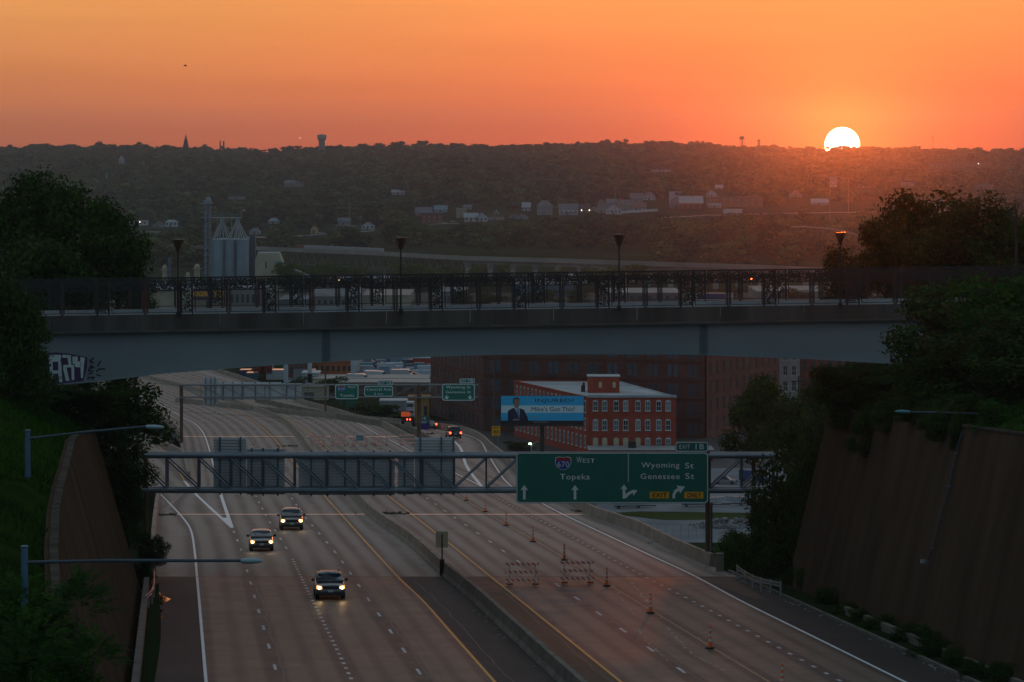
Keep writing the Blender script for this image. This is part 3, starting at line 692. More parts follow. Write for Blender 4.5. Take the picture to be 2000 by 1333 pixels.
def make_fence(label, Y, fb, ft, px0, per, w_m, w_o, start, scale):
    t = thing('bridge_fence', label, 'fence', (bx_(start, Y), Y, bz(fb(start), Y)))
    H = (bz(ft(900), Y)-bz(fb(900), Y)); hb = .47
    om = [orn_mesh(w_o, H-.1, s, 125).mesh('ornamental_screen', M_fence) for s in (1, 2, 3)]
    bm_ = [orn_mesh(w_m, hb, s+10, 125).mesh('ornamental_band', M_fence) for s in (1, 2, 3)]
    cm = chain_mesh(w_m, H-hb-.12).mesh('wire_mesh', M_dark)
    fm = MB(); fm.bx(0, w_m, -.025, .025, 0, .045); fm.bx(0, w_m, -.025, .025, H-.045, H); fm.bx(0, .06, -.025, .025, .045, H-.045); fm.bx(w_m-.06, w_m, -.025, .025, .045, H-.045); fm.bx(.045, w_m-.045, -.02, .02, H-hb-.1, H-hb-.06); fm = fm.mesh('panel_frame', M_fence)
    pm = MB(); pm.bx(-.045, .045, -.05, .05, -.12, H+.02); pm.bx(-.06, .06, -.06, .06, -.13, -.09); pm = pm.mesh('post', M_dark)
    fo = MB(); fo.bx(0, w_o, -.03, .03, 0, .04); fo.bx(0, w_o, -.03, .03, H-.04, H); fo.bx(-.03, 0, -.03, .03, 0, H); fo.bx(w_o, w_o+.03, -.03, .03, 0, H); fo = fo.mesh('screen_frame', M_fence)
    def put(me, x, dz=0, y=0):
        px = px_of(x, Y); o = bpy.data.objects.new(me.name.split('.')[0], me); C.objects.link(o); o.parent = t
        sl = -math.atan((bz(fb(px+50), Y)-bz(fb(px-50), Y))/(100*Y/F)); o.rotation_euler = (0, sl, 0)
        o.location = Vector((x, Y+y, bz(fb(px), Y)+.1+dz))-t.location
    x = bx_(start, Y); n = 0
    while px_of(x, Y) < 1990:
        put(om[n % 3], x+.08, .04); put(fo, x+.08); put(pm, x+.02); put(pm, x+w_o+.14)
        for j in range(2):
            xx = x+w_o+.28+j*(w_m+.24); put(fm, xx); put(bm_[(n+j) % 3], xx, H-hb-.06); put(cm, xx, .05); put(pm, xx+w_m+.06)
            put(pm, xx-.06) if j else None
        x += per; n += 1
    b = MB(); rr = []
    for px in range(-60, 2061, 60):
        X, Z = bx_(px, Y), bz(ft(px), Y)+.1; rr.append([(X, Y-.03, Z), (X, Y+.03, Z), (X, Y+.03, Z+.05), (X, Y-.03, Z+.05)])
    b.loft(rr).build('top_rail', M_fence, t); return t
PER = 162.8*YBN/F
make_fence('black railing on the near side of the overpass with cut metal screens', YBN+.12, l_bot, l_top, 0, PER, 2.12, .64, 28.0-163, 1)
make_fence('black railing on the far side of the overpass seen behind the nearer one', YBF-.12, lambda p: 598.0-.0135*(p-640), lambda p: 541.8-.0135*(p-640), 0, PER, 2.12, .64, -60, 1)
# lamps on the overpass
def make_lamp(zt):
    r = thing('bridge_lamp', 'x', 'street lamp', (0, 0, 0), 'funnel-shaped lamps standing along the overpass'); h = zt
    MB().tube((0, 0, 0), (0, 0, h-.75), .065, .05, 10).build('pole', M_fence, r); MB().lathe((0, 0, 0), [(.14, 0), (.14, .12), (.08, .2)], 12).build('base', M_fence, r)
    MB().lathe((0, 0, h-.1), [(.40, 0), (.42, .04), (.38, .08), (.05, .11)], 18).build('lamp_cap', mat('lamp_cap_copper', (.10, .045, .02), .55, metal=.1), r)
    MB().lathe((0, 0, h-.80), [(.06, 0), (.11, .1), (.34, .69)], 14).build('lamp_glass', mat('lamp_funnel_glass', (.12, .06, .03), .2, spec=.8), r)
    b = MB()
    for i in range(6):
        a = i*math.pi/3; b.bar((.07*math.cos(a), .07*math.sin(a), h-.82), (.39*math.cos(a), .39*math.sin(a), h-.1), .03)
    b.build('lamp_cage', M_fence, r); return r
lp = [(348, 467), (783, 463.5), (1209, 457), (1641, 451)]
lb = ['bridge lamp nearest the grain silos, leftmost of the four on the overpass', 'bridge lamp with its funnel head below the middle of the wooded hillside', 'bridge lamp standing on the overpass right above the big green exit sign', 'bridge lamp nearest the setting sun, rightmost of the four on the overpass']
for i, (px, py) in enumerate(lp):
    zb = bz(l_bot(px)); o = make_lamp(bz(py)-zb); o.location = (bx_(px), YBN-.16, zb); o['label'] = lb[i]
    MB().bx(bx_(px)-.09, bx_(px)+.09, YBN-.25, YBN-.02, zb-.12, zb).build('bracket', M_fence, o)
# graffiti on the girder
GR = thing('graffiti', 'large pale block letters with purple shadows sprayed on the left end of the girder', 'graffiti', P(140, 740, YBN+.49))
M_gp = mat('graffiti_pale', (.50, .57, .56), .7, (.62, .68, .66), 1); M_gv = mat('graffiti_purple', (.045, .02, .085), .7, (.07, .03, .12), 1); M_gk = mat('graffiti_black', (.008, .008, .015), .7)
def gpoly(pts, y, m, name):        # pts in the 10x crop of the photo (origin 60,670)
    MB().poly([(bx_(60+x/10), bz(670+yy/10)) for x, yy in pts], y, .002).build(name, m, GR)
gpoly([(150,260),(320,205),(470,195),(700,215),(900,255),(1090,290),(1080,500),(1010,760),(700,790),(400,825),(240,845),(210,700),(130,600)], YBN+.488, M_gv, 'letter_shadow')
gpoly([(180,265),(235,265),(215,490),(375,810),(310,815),(190,630),(150,670),(95,560),(180,430)], YBN+.482, M_gp, 'letter')
for q in ([(325,240),(580,245),(560,380),(340,375)], [(340,375),(410,375),(415,560),(355,550)], [(355,550),(520,550),(520,610),(360,615)], [(520,380),(575,380),(600,775),(540,780),(520,600)], [(355,610),(430,610),(440,790),(400,795)]): gpoly(q, YBN+.482, M_gp, 'letter')
for q in ([(605,240),(770,250),(768,300),(600,300)], [(700,300),(768,300),(775,440),(725,440)], [(620,440),(830,440),(830,490),(620,490)], [(610,490),(680,490),(740,750),(670,755)], [(775,490),(830,490),(835,730),(785,740)]): gpoly(q, YBN+.481, M_gp, 'letter')
for q in ([(795,275),(900,275),(900,370),(800,370)], [(955,285),(1040,300),(1020,470),(945,470)], [(840,370),(960,370),(960,490),(850,480)], [(955,470),(1022,470),(1000,700),(965,695)], [(800,370),(850,370),(850,430),(805,420)]): gpoly(q, YBN+.480, M_gp, 'letter')
def gstroke(pts, w=26, name='stroke'):
    b = MB()
    for (x0, y0), (x1, y1) in zip(pts, pts[1:]):
        a, c = Vector((bx_(60+x0/10), YBN+.484, bz(670+y0/10))), Vector((bx_(60+x1/10), YBN+.484, bz(670+y1/10))); b.bar(a, c, .004, w*.0034)
    b.build(name, M_gk, GR)
for q in ([(1140,310),(1130,420)], [(1215,300),(1145,370),(1215,410)], [(1170,440),(1105,560)], [(1160,450),(1225,505)], [(1145,500),(1195,500)], [(1125,550),(1100,660)], [(1130,550),(1200,565),(1190,600),(1125,610)], [(1100,690),(1235,680)], [(1110,690),(1095,735)], [(1150,700),(1145,735)], [(1210,690),(1190,735)], [(1355,360),(1315,410),(1295,470)], [(1260,570),(1320,520),(1440,520)], [(1270,630),(1350,655)]): gstroke(q)

# ------------------------------------------------------------ gantries and signs
def gantry(label, Y, px0, px1, yt, yb, pitch, depth, r, m, posts, flip_px, cap=True):
    t = thing('sign_gantry', label, 'sign gantry', ((posts[0][0]-CX)*Y/F, Y, posts[0][1]))
    zt, zb = bz(yt, Y), bz(yb, Y); x0, x1 = bx_(px0, Y), bx_(px1, Y)
    for yy in (Y, Y+depth):
        for z in (zt, zb): MB().tube((x0, yy, z), (x1, yy, z), r, n=10).build('chord', m, t)
    n = round((x1-x0)/pitch); p = (x1-x0)/n
    for i in range(n+1):
        x = x0+i*p
        for yy in (Y, Y+depth): MB().tube((x, yy, zb+r), (x, yy, zt-r), r*.38, n=6).build('vertical', m, t)
        if i < n:
            a, c = (x, x+p) if px_of(x+p/2, Y) < flip_px else (x+p, x)
            MB().tube((a, Y, zt-r), (c, Y, zb+r), r*.42, n=6).build('diagonal', m, t)
            MB().tube((a, Y+depth, zt-r), (c, Y+depth, zb+r), r*.36, n=6).build('diagonal', m, t)
            b = MB(); b.tube((a, Y, zt), (c, Y+depth, zt), r*.3, n=5); b.build('cross_brace', m, t); b = MB(); b.tube((a, Y, zb), (c, Y+depth, zb), r*.3, n=5); b.build('cross_brace', m, t)
    for ppx, z0, rr, mm, z1 in posts:
        x = bx_(ppx, Y); MB().tube((x, Y+depth/2, z0), (x, Y+depth/2, z1 if z1 else zt+.3), rr, n=12).build('post', mm, t)
    return t
YG1 = 270.0
G1 = gantry('near sign gantry of grey tubular truss spanning the whole road', YG1, 262, 1512, 891, 959, 2.36, 1.5, .19, M_truss, [(1383, 24, .17, M_brown, None), (283, 29, .17, M_brown, None)], 905)
x = bx_(1391, YG1); MB().tube((x, YG1+1.6, 24), (x, YG1+1.6, bz(985, YG1)), .12, n=10).build('post', M_post, G1)
M_rib = mat('sign_back_rib', (.46, .47, .49), .5)
def sign_back(label, Y, x0, x1, y0, y1, m=M_back, ups=()):
    t = thing('reversed_sign', label, 'sign', P((x0+x1)/2, y1, Y)); X0, X1, Z0, Z1 = bx_(x0, Y), bx_(x1, Y), bz(y1, Y), bz(y0, Y)
    MB().bx(X0, X1, Y, Y+.03, Z0, Z1).build('panel', m, t)
    b = MB(); z = Z0
    while z < Z1-.05: b.bx(X0, X1, Y-.05, Y, z, z+.05); z += .22
    b.build('panel_ribs', M_rib, t, kind='stuff')
    for u in ups: X = bx_(u, Y); MB().bx(X-.06, X+.06, Y-.16, Y-.05, Z0-.1, Z1+.1).build('mounting_bar', M_truss, t)
    return t
YS = YG1+1.75
sign_back('back of a tall aluminium sign on the near gantry, leftmost one', YS, 417, 481, 856, 964, ups=(430, 470))
sign_back('back of the low aluminium sign second from the left on the near gantry', YS, 481.8, 556, 877, 966, ups=(492, 514, 543))
sign_back('back of the widest aluminium sign at the middle of the near gantry', YS, 583, 771, 882, 967, ups=(608, 640, 674, 730, 762))
sign_back('back of a narrow aluminium sign right of the gap on the near gantry', YS, 777, 809, 884, 966, ups=(790,))
sign_back('back of the tall aluminium sign at the right end of the near gantry row', YS, 810, 888, 855, 965, ups=(821, 862, 886))
def rrect(x0, x1, z0, z1, r, n=5):
    pts = []
    for cx, cz, a0 in ((x1-r, z1-r, 0), (x0+r, z1-r, 90), (x0+r, z0+r, 180), (x1-r, z0+r, 270)):
        for i in range(n+1): a = math.radians(a0+90*i/n); pts.append((cx+r*math.cos(a), cz+r*math.sin(a)))
    return pts
def gsign(label, Y, x0, x1, y0, y1, rad=.25, bw=.06, m=M_green, cat='highway sign', name='highway_sign'):
    t = thing(name, label, cat, P((x0+x1)/2, y1, Y)); X0, X1, Z0, Z1 = bx_(x0, Y), bx_(x1, Y), bz(y1, Y), bz(y0, Y)
    MB().poly(rrect(X0, X1, Z0, Z1, rad), Y, .06).build('panel', m, t)
    o = rrect(X0+bw*.5, X1-bw*.5, Z0+bw*.5, Z1-bw*.5, rad*.9); i = rrect(X0+bw*1.5, X1-bw*1.5, Z0+bw*1.5, Z1-bw*1.5, rad*.8)
    n = len(o); MB().add([(p[0], Y-.006, p[1]) for p in o+i], [(k, (k+1) % n, (k+1) % n+n, k+n) for k in range(n)]).build('border', M_sigw, t)
    return t
def stxt(t, s, x0, x1, y0, y1, Y, m=None, bold=.006, space=1.12): return text(s, bx_(x0, Y), bx_(x1, Y), bz(y1, Y), bz(y0, Y), Y-.012, m or M_sigw, t, 'lettering', bold=bold, space=space)
def spoly(t, pts, Y, m=None, name='arrow', d=.012): return MB().poly([(bx_(a, Y), bz(b_, Y)) for a, b_ in pts], Y-d, .004).build(name, m or M_sigw, t)
def shield(t, cx, cy, w, h, Y, num):
    pr = [(-.5, -.42), (-.25, -.5), (0, -.44), (.25, -.5), (.5, -.42), (.5, 0), (.38, .28), (.15, .44), (0, .5), (-.15, .44), (-.38, .28), (-.5, 0)]
    spoly(t, [(cx+a*w, cy+b_*h) for a, b_ in pr], Y, M_sigw, 'shield_border', .012); spoly(t, [(cx+a*w*.92, cy+b_*h*.92+.2) for a, b_ in pr], Y, M_blue, 'shield', .018)
    spoly(t, [(cx-.44*w, cy-.38*h), (cx-.22*w, cy-.46*h), (cx, cy-.40*h), (cx+.22*w, cy-.46*h), (cx+.44*w, cy-.38*h), (cx+.46*w, cy-.2*h), (cx-.46*w, cy-.2*h)], Y, M_red, 'shield_top', .022)
    text(num, bx_(cx-.36*w, Y), bx_(cx+.36*w, Y), bz(cy+.26*h, Y), bz(cy-.14*h, Y), Y-.026, M_sigw, t)
Y1S = YG1-.35
B1 = gsign('big green highway sign with four lane arrows for Topeka and Wyoming St', Y1S, 1008, 1383.5, 884, 983.5)
spoly(B1, [(1226.6, 886), (1227.8, 886), (1227.8, 942), (1226.6, 942)], Y1S, name='divider')
shield(B1, 1100, 905.5, 31, 27, Y1S, '670')
for s, a in (('W', (1126, 1136.5, 893, 904.5)), ('EST', (1138.5, 1161.5, 896, 904.5)), ('Topeka', (1094, 1152, 926, 940.5)), ('Wyoming', (1252.5, 1327, 903.5, 917)), ('St', (1338, 1355, 904, 915.5)), ('Genessee', (1251, 1328, 925.3, 936)), ('St', (1338.5, 1356, 924.5, 936))): stxt(B1, s, *a, Y1S)
for cx in (1024, 1123): spoly(B1, [(cx-2.6, 976), (cx-2.6, 957), (cx-7.5, 957.8), (cx, 947.5), (cx+7.5, 957.8), (cx+2.6, 957), (cx+2.6, 976)], Y1S)
spoly(B1, [(1216, 974), (1216, 954.5), (1211.5, 956.5), (1219, 946.5), (1226, 957), (1221.5, 955), (1221.5, 965.5), (1230, 959.8), (1236, 958.3), (1231.5, 957), (1245, 958), (1237, 969), (1236.5, 963), (1229, 967), (1222, 974)], Y1S)
spoly(B1, [(1313, 974), (1313.5, 966), (1317, 958), (1324, 953.6), (1321.5, 948.5), (1338, 951), (1328.5, 964), (1326.5, 958.8), (1321, 962.5), (1318.5, 968), (1318.5, 974)], Y1S)
for s, x0, x1 in (('EXIT', 1269, 1307), ('ONLY', 1336.5, 1374)):
    spoly(B1, [(x0, 961), (x1, 961), (x1, 974), (x0, 974)], Y1S, M_amb, 'plaque'); text(s, bx_(x0+5.5, Y1S), bx_(x1-4.5, Y1S), bz(972, Y1S), bz(963, Y1S), Y1S-.02, M_blk, B1, bold=.02)
B1t = gsign('small green EXIT 1B tab on top of the big green highway sign', Y1S, 1319, 1383.5, 863, 883.4, .15)
stxt(B1t, 'EXIT', 1327, 1348, 869, 877, Y1S); stxt(B1t, '1B', 1358.5, 1375, 867.5, 878, Y1S)
# far gantry
YG2 = R(353, 880).y+4
GZ = lambda px: 0
G2 = gantry('far sign gantry with rusty posts over the curving roadways', YG2, 350, 934, 752.5, 777, 3.0, 1.3, .09, mat('far_truss_steel', (.20, .20, .21), .5), [(353.5, zroad(YG2)-1, .24, M_brown, bz(752, YG2)), (818, 8, .3, M_brown, bz(750, YG2))], 590)
YS2 = YG2+1.75
sign_back('back of the tall sign at the left of the far gantry', YS2, 397, 427, 738, 790, ups=(402, 412, 420))
sign_back('back of the wide pale sign left of the middle on the far gantry', YS2, 428, 550, 747, 781, ups=(436, 455, 473, 499, 527))
sign_back('back of the small sign at the middle of the far gantry', YS2, 551, 589, 749, 780, ups=(560, 577))
YF = YG2-.35
B2 = gsign('green 670 West Topeka sign hanging on the far gantry', YF, 654, 700.5, 750.5, 780.5, .35, .09)
shield(B2, 667, 759, 14, 11.5, YF, '670'); stxt(B2, 'W', 679, 683.5, 754, 758.5, YF); stxt(B2, 'EST', 684.5, 695, 755, 758.5, YF); stxt(B2, 'Topeka', 664, 692, 770, 776.5, YF)
B3 = gsign('green Central Ave sign on the far gantry beside the Topeka sign', YF, 711, 768, 754, 775.5, .3, .09)
stxt(B3, 'Central Ave', 716, 764, 758, 763.5, YF); stxt(B3, '1', 731.5, 733, 767.5, 772, YF); stxt(B3, 'MILE', 737.5, 748.5, 768.5, 771.5, YF)
B3t = gsign('green EXIT 1A tab on top of the Central Ave sign', YF, 738, 768, 743.5, 753.4, .15, .08)
stxt(B3t, 'EXIT', 741, 751, 746.5, 750, YF); stxt(B3t, '1A', 756, 764.5, 745.5, 751, YF)
B4 = gsign('green sign with two down arrows at the right end of the far gantry', YF, 863, 928, 749.5, 783.5, .4, .1)
stxt(B4, 'Wyoming St', 871, 919, 753.5, 761, YF); stxt(B4, 'Genessee St', 871, 920, 763.5, 768.5, YF)
for cx in (872.5, 918): spoly(B4, [(cx-.9, 772), (cx-.9, 777), (cx-3.2, 774.5), (cx-4.4, 776), (cx, 780.8), (cx+4.4, 776), (cx+3.2, 774.5), (cx+.9, 777), (cx+.9, 772)], YF)
B4t = gsign('green EXIT 1B tab on top of the Genessee St sign', YF, 897, 927.5, 739.5, 749.2, .15, .08)
stxt(B4t, 'EXIT', 900, 910.5, 742.5, 746, YF); stxt(B4t, '1B', 915, 923.5, 741.5, 747, YF)
# posted signs
def posted(name, label, Y, x0, x1, y0, y1, m, zbase, posts, cat='sign', bw=.05, rad=.12, pm=M_post, pr=.05):
    t = thing(name, label, cat, (bx_((x0+x1)/2, Y), Y, zbase)); X0, X1, Z0, Z1 = bx_(x0, Y), bx_(x1, Y), bz(y1, Y), bz(y0, Y)
    MB().poly(rrect(X0, X1, Z0, Z1, rad, 3), Y, .03).build('panel', m, t)
    for p in posts: MB().tube((bx_(p, Y), Y+.08, zbase), (bx_(p, Y), Y+.08, Z1-.05), pr, n=8).build('post', pm, t)
    return t
YE = R(826, 862).y
E1 = posted('exit_sign', 'purple and teal 1B exit sign standing in the gore of the exit ramp', YE, 817, 839, 822, 839.5, mat('sign_purple', (.05, .02, .22), .45), zroad(YE), (820, 834))
MB().poly(rrect(bx_(817, YE), bx_(839, YE), bz(821.5, YE), bz(813.5, YE), .1, 3), YE-.002, .03).build('panel', mat('sign_teal', (0, .13, .11), .4), E1)
spoly(E1, [(818, 822.5), (838, 822.5), (838, 826.8), (818, 826.8)], YE, mat('sign_teal', (0, .13, .11)), 'band', .006)
stxt(E1, '1B', 825, 831.5, 815.5, 819.5, YE); stxt(E1, 'EXIT', 822, 833.5, 823.5, 827, YE)
YX = 560.0
E2 = posted('advisory_sign', 'yellow EXIT 35 advisory speed sign by the right parapet of the ramp', YX, 960.5, 977, 832.5, 852, M_amb, 8, (964.5, 973))
for s, a in (('EXIT', (963.5, 974.5, 834, 837.5)), ('35', (963.5, 974.5, 840.5, 846.5)), ('M.P.H.', (964.5, 973.5, 848.5, 850.3))): text(s, bx_(a[0], YX), bx_(a[1], YX), bz(a[3], YX), bz(a[2], YX), YX-.012, M_blk, E2, bold=.03)
YM = R(862, 1125).y
sx = cMED(YM); E3 = thing('median_sign', 'brown backed square sign on a post clamped to the median barrier', 'sign', (sx, YM, zroad(YM)))
MB().bx(bx_(851, YM), bx_(875, YM), YM-.02, YM, bz(1070, YM), bz(1038.5, YM)).build('panel', mat('sign_brown_back', (.55, .42, .29), .6, (.65, .50, .36), 2), E3)
MB().bx(bx_(862, YM), bx_(865, YM), YM-.08, YM-.02, zroad(YM)+.9, bz(1043, YM)).build('post', M_brown, E3)
MB().bx(bx_(859, YM), bx_(868, YM), YM-.4, YM+.4, zroad(YM)+.05, zroad(YM)+1.15).build('clamp', M_rub, E3)
for px, pyb, w, h, lbl, x0, y0 in ((597, 0, 0, 0, '', 0, 0),): pass
for a in ((676, 698, 783, 796, 'small teal guide sign on two posts below the Topeka sign', ('Kansas', 'Avenue')),):
    Yq = 840; t = posted('guide_sign', a[4], Yq, a[0], a[1], a[2], a[3], mat('sign_teal2', (0, .11, .09), .5), 0, (679, 694)); 
MB().bx(bx_(664, 840), bx_(669, 840), 840, 840.1, bz(790, 840), bz(781, 840)).build('small_sign', MATS['sign_teal2'], label='tiny teal marker hanging just below the Topeka sign', cat='sign')
# billboard
YB_ = 643.0
BB = thing('billboard', 'blue and white billboard reading INJURED beside a printed man in a dark suit', 'billboard', (bx_(1059, YB_), YB_, 0))
X0, X1, Z0, Z1 = bx_(978.5, YB_), bx_(1140, YB_), bz(822, YB_), bz(774, YB_)
BE = mat('billboard_blue', (.02, .50, .92), .5); BW = mat('billboard_white', (.72, .86, .95), .5); BN = mat('billboard_navy', (.008, .012, .06), .5)
MB().bx(X0-.15, X1+.1, YB_, YB_+.4, Z0-.1, Z1+.08).build('panel_box', M_dark, BB); MB().bx(X0, X1, YB_-.03, YB_, Z0, Z1).build('face', BE, BB)
def bbq(x0, x1, y0, y1, m, name, d): MB().bx(bx_(960+x0/10, YB_), bx_(960+x1/10, YB_), YB_-d, YB_-d+.008, bz(760+y1/10, YB_), bz(760+y0/10, YB_)).build(name, m, BB)
def bbp(pts, m, name, d): MB().poly([(bx_(960+x/10, YB_), bz(760+y/10, YB_)) for x, y in pts], YB_-d, .008).build(name, m, BB)
bbq(190, 1800, 325, 465, BW, 'white_band', .045)
bbp([(320,430),(360,405),(440,365),(500,380),(545,375),(640,410),(660,470),(700,540),(720,620),(320,620)], BN, 'printed_figure', .06)
bbp([(440,365),(470,360),(545,370),(552,420),(545,580),(500,470)], mat('shirt_white', (.5, .55, .6), .6), 'printed_shirt', .07)
bbp([(492,390),(530,390),(548,560),(520,560)], mat('tie_blue', (.02, .25, .4), .6), 'printed_tie', .08)
bbp([(428,220),(440,190),(500,178),(540,200),(548,260),(540,330),(515,370),(480,378),(450,350),(435,300)], mat('print_skin', (.30, .20, .16), .6), 'printed_face', .08)
bbp([(418,270),(425,200),(450,172),(510,168),(545,190),(550,240),(538,200),(480,192),(445,205),(436,260),(438,290)], mat('print_hair', (.012, .012, .015), .7), 'printed_hair', .09)
bbp([(418,585),(545,585),(545,615),(418,615)], mat('print_gray', (.3, .3, .32), .6), 'printed_name_strip', .09)
text('INJURED?', bx_(1045, YB_), bx_(1121, YB_), bz(788.5, YB_), bz(779, YB_), YB_-.05, BN, BB, bold=.0, space=1.05)
text("Mike's Got This!", bx_(1038, YB_), bx_(1122, YB_), bz(803.8, YB_), bz(795, YB_), YB_-.06, BN, BB, bold=.0, space=1.0)
bbq(760, 890, 540, 556, MATS['print_gray'], 'printed_small_text', .045)
MB().bx(X0-.3, X1+.3, YB_-1.0, YB_-.1, Z0-.9, Z0-.72).build('catwalk', M_dark, BB); MB().bx(X0, X1, YB_+.0, YB_+.5, Z0-.72, Z0-.12).build('beam', M_dark, BB)
text('OUTFRONT', bx_(1042, YB_), bx_(1072, YB_), bz(826.5, YB_), bz(823, YB_), YB_-.15, mat('print_gray', (.3,.3,.3)), BB, bold=.03)
MB().tube((bx_(1059, YB_), YB_+.5, 0), (bx_(1059, YB_), YB_+.5, Z0), .42, n=14).build('pole', M_dark, BB)
for k in range(5): X = lerp(X0+1, X1-1, k/4); MB().bar((X, YB_-.1, Z0-.7), (X, YB_-1.6, Z0-.5), .06).build('light_arm', M_dark, BB)

# ------------------------------------------------------------ barricades and delineators
def stripe_mat():
    m = bpy.data.materials.new('orange_white_stripes'); m.use_nodes = True; nt = m.node_tree; b = nt.nodes['Principled BSDF']; L = nt.links.new
    tc = N(nt, 'ShaderNodeTexCoord'); sp = N(nt, 'ShaderNodeSeparateXYZ'); L(tc.outputs['Object'], sp.inputs[0])
    v = mth(nt, 'FRACT', mth(nt, 'DIVIDE', mth(nt, 'ADD', sp.outputs[0], sp.outputs[2]), .36)); g = mth(nt, 'GREATER_THAN', v, .5)
    mx = N(nt, 'ShaderNodeMixRGB'); L(g, mx.inputs[0]); mx.inputs[1].default_value = (1.0, .13, .025, 1); mx.inputs[2].default_value = (.88, .84, .82, 1); L(mx.outputs[0], b.inputs['Base Color']); b.inputs['Roughness'].default_value = .45
    return m
M_str = stripe_mat()
def make_barricade():
    r = thing('barricade', 'x', 'barricade', (0, 0, 0), 'striped road barricades')
    for z in (.38, .92, 1.46): MB().bx(-1.15, 1.15, -.03, .0, z-.1, z+.1).build('striped_rail', M_str, r)
    for x in (-.88, .88):
        MB().bx(x-.03, x+.03, 0.005, .06, .05, 1.5).build('upright', M_post, r); b = MB(); b.bar((x, -.7, .05), (x, .75, .05), .07, .06); b.bar((x, .6, .07), (x, .04, .6), .04, .04); b.build('foot', M_orange, r)
        MB().bx(x-.2, x+.25, -.4, -.1, .085, .17).build('sand_bag', mat('orange_bag', (.30, .05, .015), .8), r)
    return r
bc = make_barricade()
spots = [(1020, 1144, 'striped barricade on the right roadway, left one of the nearest pair', 0), (1127, 1141, 'striped barricade on the right roadway, right one of the nearest pair', .02),
         (619.5, 873, 'far striped barricade nearest the median barrier, leftmost of the row across the road', 0), (661.5, 872, 'far striped barricade second from the left in the row across the road', .02), (703, 871, 'far striped barricade carrying a pale road closed sign', 0), (743, 870, 'far striped barricade just right of the one with the pale sign', -.02), (795, 870, 'far striped barricade at the right end of the row by the exit gore', 0), (773, 948, 'striped barricade seen through the gap between the gantry sign backs', .9)]
for i, (px, py, lb_, rz) in enumerate(spots):
    p = R(px, py, 0)
    if i == 0: o = bc; o.location = p; o['label'] = lb_
    else: o = dup(bc, p, rz, lb_)
    if i == 4:
        MB().bx(-.62, .62, -.09, -.05, .72, 1.55).build('closure_sign', mat('pale_blue_sign', (.30, .42, .48), .5), None, origin=(0, 0, 0)); s = bpy.data.objects[-1] if 0 else [q for q in C.objects if q.name.startswith('closure_sign')][0]; s.parent = o
        for tx, z0, z1 in (('ROAD', 1.2, 1.45), ('CLOSED', .82, 1.07)):
            q = text(tx, -.45, .45, z0, z1, -.10, M_blk, None, bold=.02); q.parent = o
def make_delin():
    r = thing('delineator', 'x', 'delineator', (0, 0, 0), 'tall orange channeliser posts along the closed lane')
    MB().lathe((0, 0, 0), [(.26, 0), (.26, .05), (.14, .08)], 8).build('base', M_rub, r)
    MB().lathe((0, 0, .08), [(.13, 0), (.075, .42), (.06, .55), (.05, 1.0), (.03, 1.05)], 12).build('body', M_orange, r)
    for z0, z1, a, c in ((.36, .48, .098, .078), (.60, .72, .071, .066), (.86, .98, .066, .062)): MB().lathe((0, 0, z0), [(a, 0), (c, z1-z0)], 12).build('reflective_band', M_refl, r)
    return r
dl = make_delin()
dn_ = [(911, 978, 'orange delineator farthest away, just under the near gantry truss'), (948, 1000, 'orange delineator on the bright expansion joint line'), (988.5, 1027, 'orange delineator just past the bright expansion joint'), (1041, 1058.5, 'orange delineator fourth from the far end of the row, behind the barricades'), (1102, 1094.5, 'orange delineator directly behind the right near barricade'), (1185, 1145, 'orange delineator just right of the near barricade pair'), (1270.5, 1198, 'orange delineator alone on the brown pavement right of the scrape marks'), (1387, 1267, 'orange delineator nearest the camera that is fully visible'), (1528, 1347, 'orange delineator cut off by the bottom of the photo')]
for i, (px, py, l_) in enumerate(dn_):
    p = R(px, py, .005); p.x = cR2(p.y) if 0 else p.x
    if i == 0: dl.location = p; dl['label'] = l_; dl.scale = (1, 1, 1.05)
    else: dup(dl, p, 0, l_, sc=(1.05, 1.05, 1.12))

# roadside light poles
def light_pole(label, Y, pole, arm, head, m, zb, mh):
    t = thing('light_pole', label, 'street light', (bx_(pole[0], Y), Y, zb)); X = bx_(pole[0], Y)
    MB().tube((X, Y, zb), (X, Y, bz(pole[1], Y)), .14, .12, 12).build('pole', m, t); MB().lathe((X, Y, bz(pole[1], Y)), [(.13, 0), (.15, .03), (.1, .06)], 12).build('cap', m, t)
    b = MB(); pts = [P(a, c, Y) for a, c in arm]
    for p, q in zip(pts, pts[1:]): b.tube(p, q, .065, .05, 8)
    b.build('arm', mat('arm_paint', (.045, .07, .095), .6), t)
    a, c = P(*head[0], Y), P(*head[1], Y); r = [[(lerp(a.x, c.x, k), Y+math.cos(q)*w, lerp(a.z, c.z, k)+math.sin(q)*h) for q in [i*math.pi/4 for i in range(8)]] for k, w, h in ((0, .06, .05), (.06, .15, .09), (.5, .19, .11), (.85, .16, .08), (1, .06, .04))]
    MB().loft(r).build('lamp_head', mh, t, smooth=True); return t
M_polb = mat('blue_grey_pole', (.06, .13, .22), .5, (.08, .16, .26), 1); M_head = mat('lamp_head_grey', (.24, .36, .40), .4); M_arm = mat('dark_arm', (.03, .04, .05), .5)
t = light_pole('blue grey light pole on the left bank, the nearer one with a straight arm', 128, (48, 1069), [(50, 1099), (200, 1095.5), (475, 1095.5)], ((470, 1096), (512, 1096)), M_polb, bz(1300, 128), M_head)
t = light_pole('blue grey light pole on the left bank, the farther one with a rising arm', 170, (54, 842), [(57, 857), (150, 846), (290, 833)], ((285, 834), (320, 835)), M_polb, bz(965, 170), M_head)
t = light_pole('light arm reaching out of the trees above the right retaining wall', 212, (1935, 800), [(1935, 809), (1830, 806), (1765, 805)], ((1778, 805), (1748, 804)), mat('teal_arm', (.05, .22, .25), .4), bz(900, 212), MATS['teal_arm'])
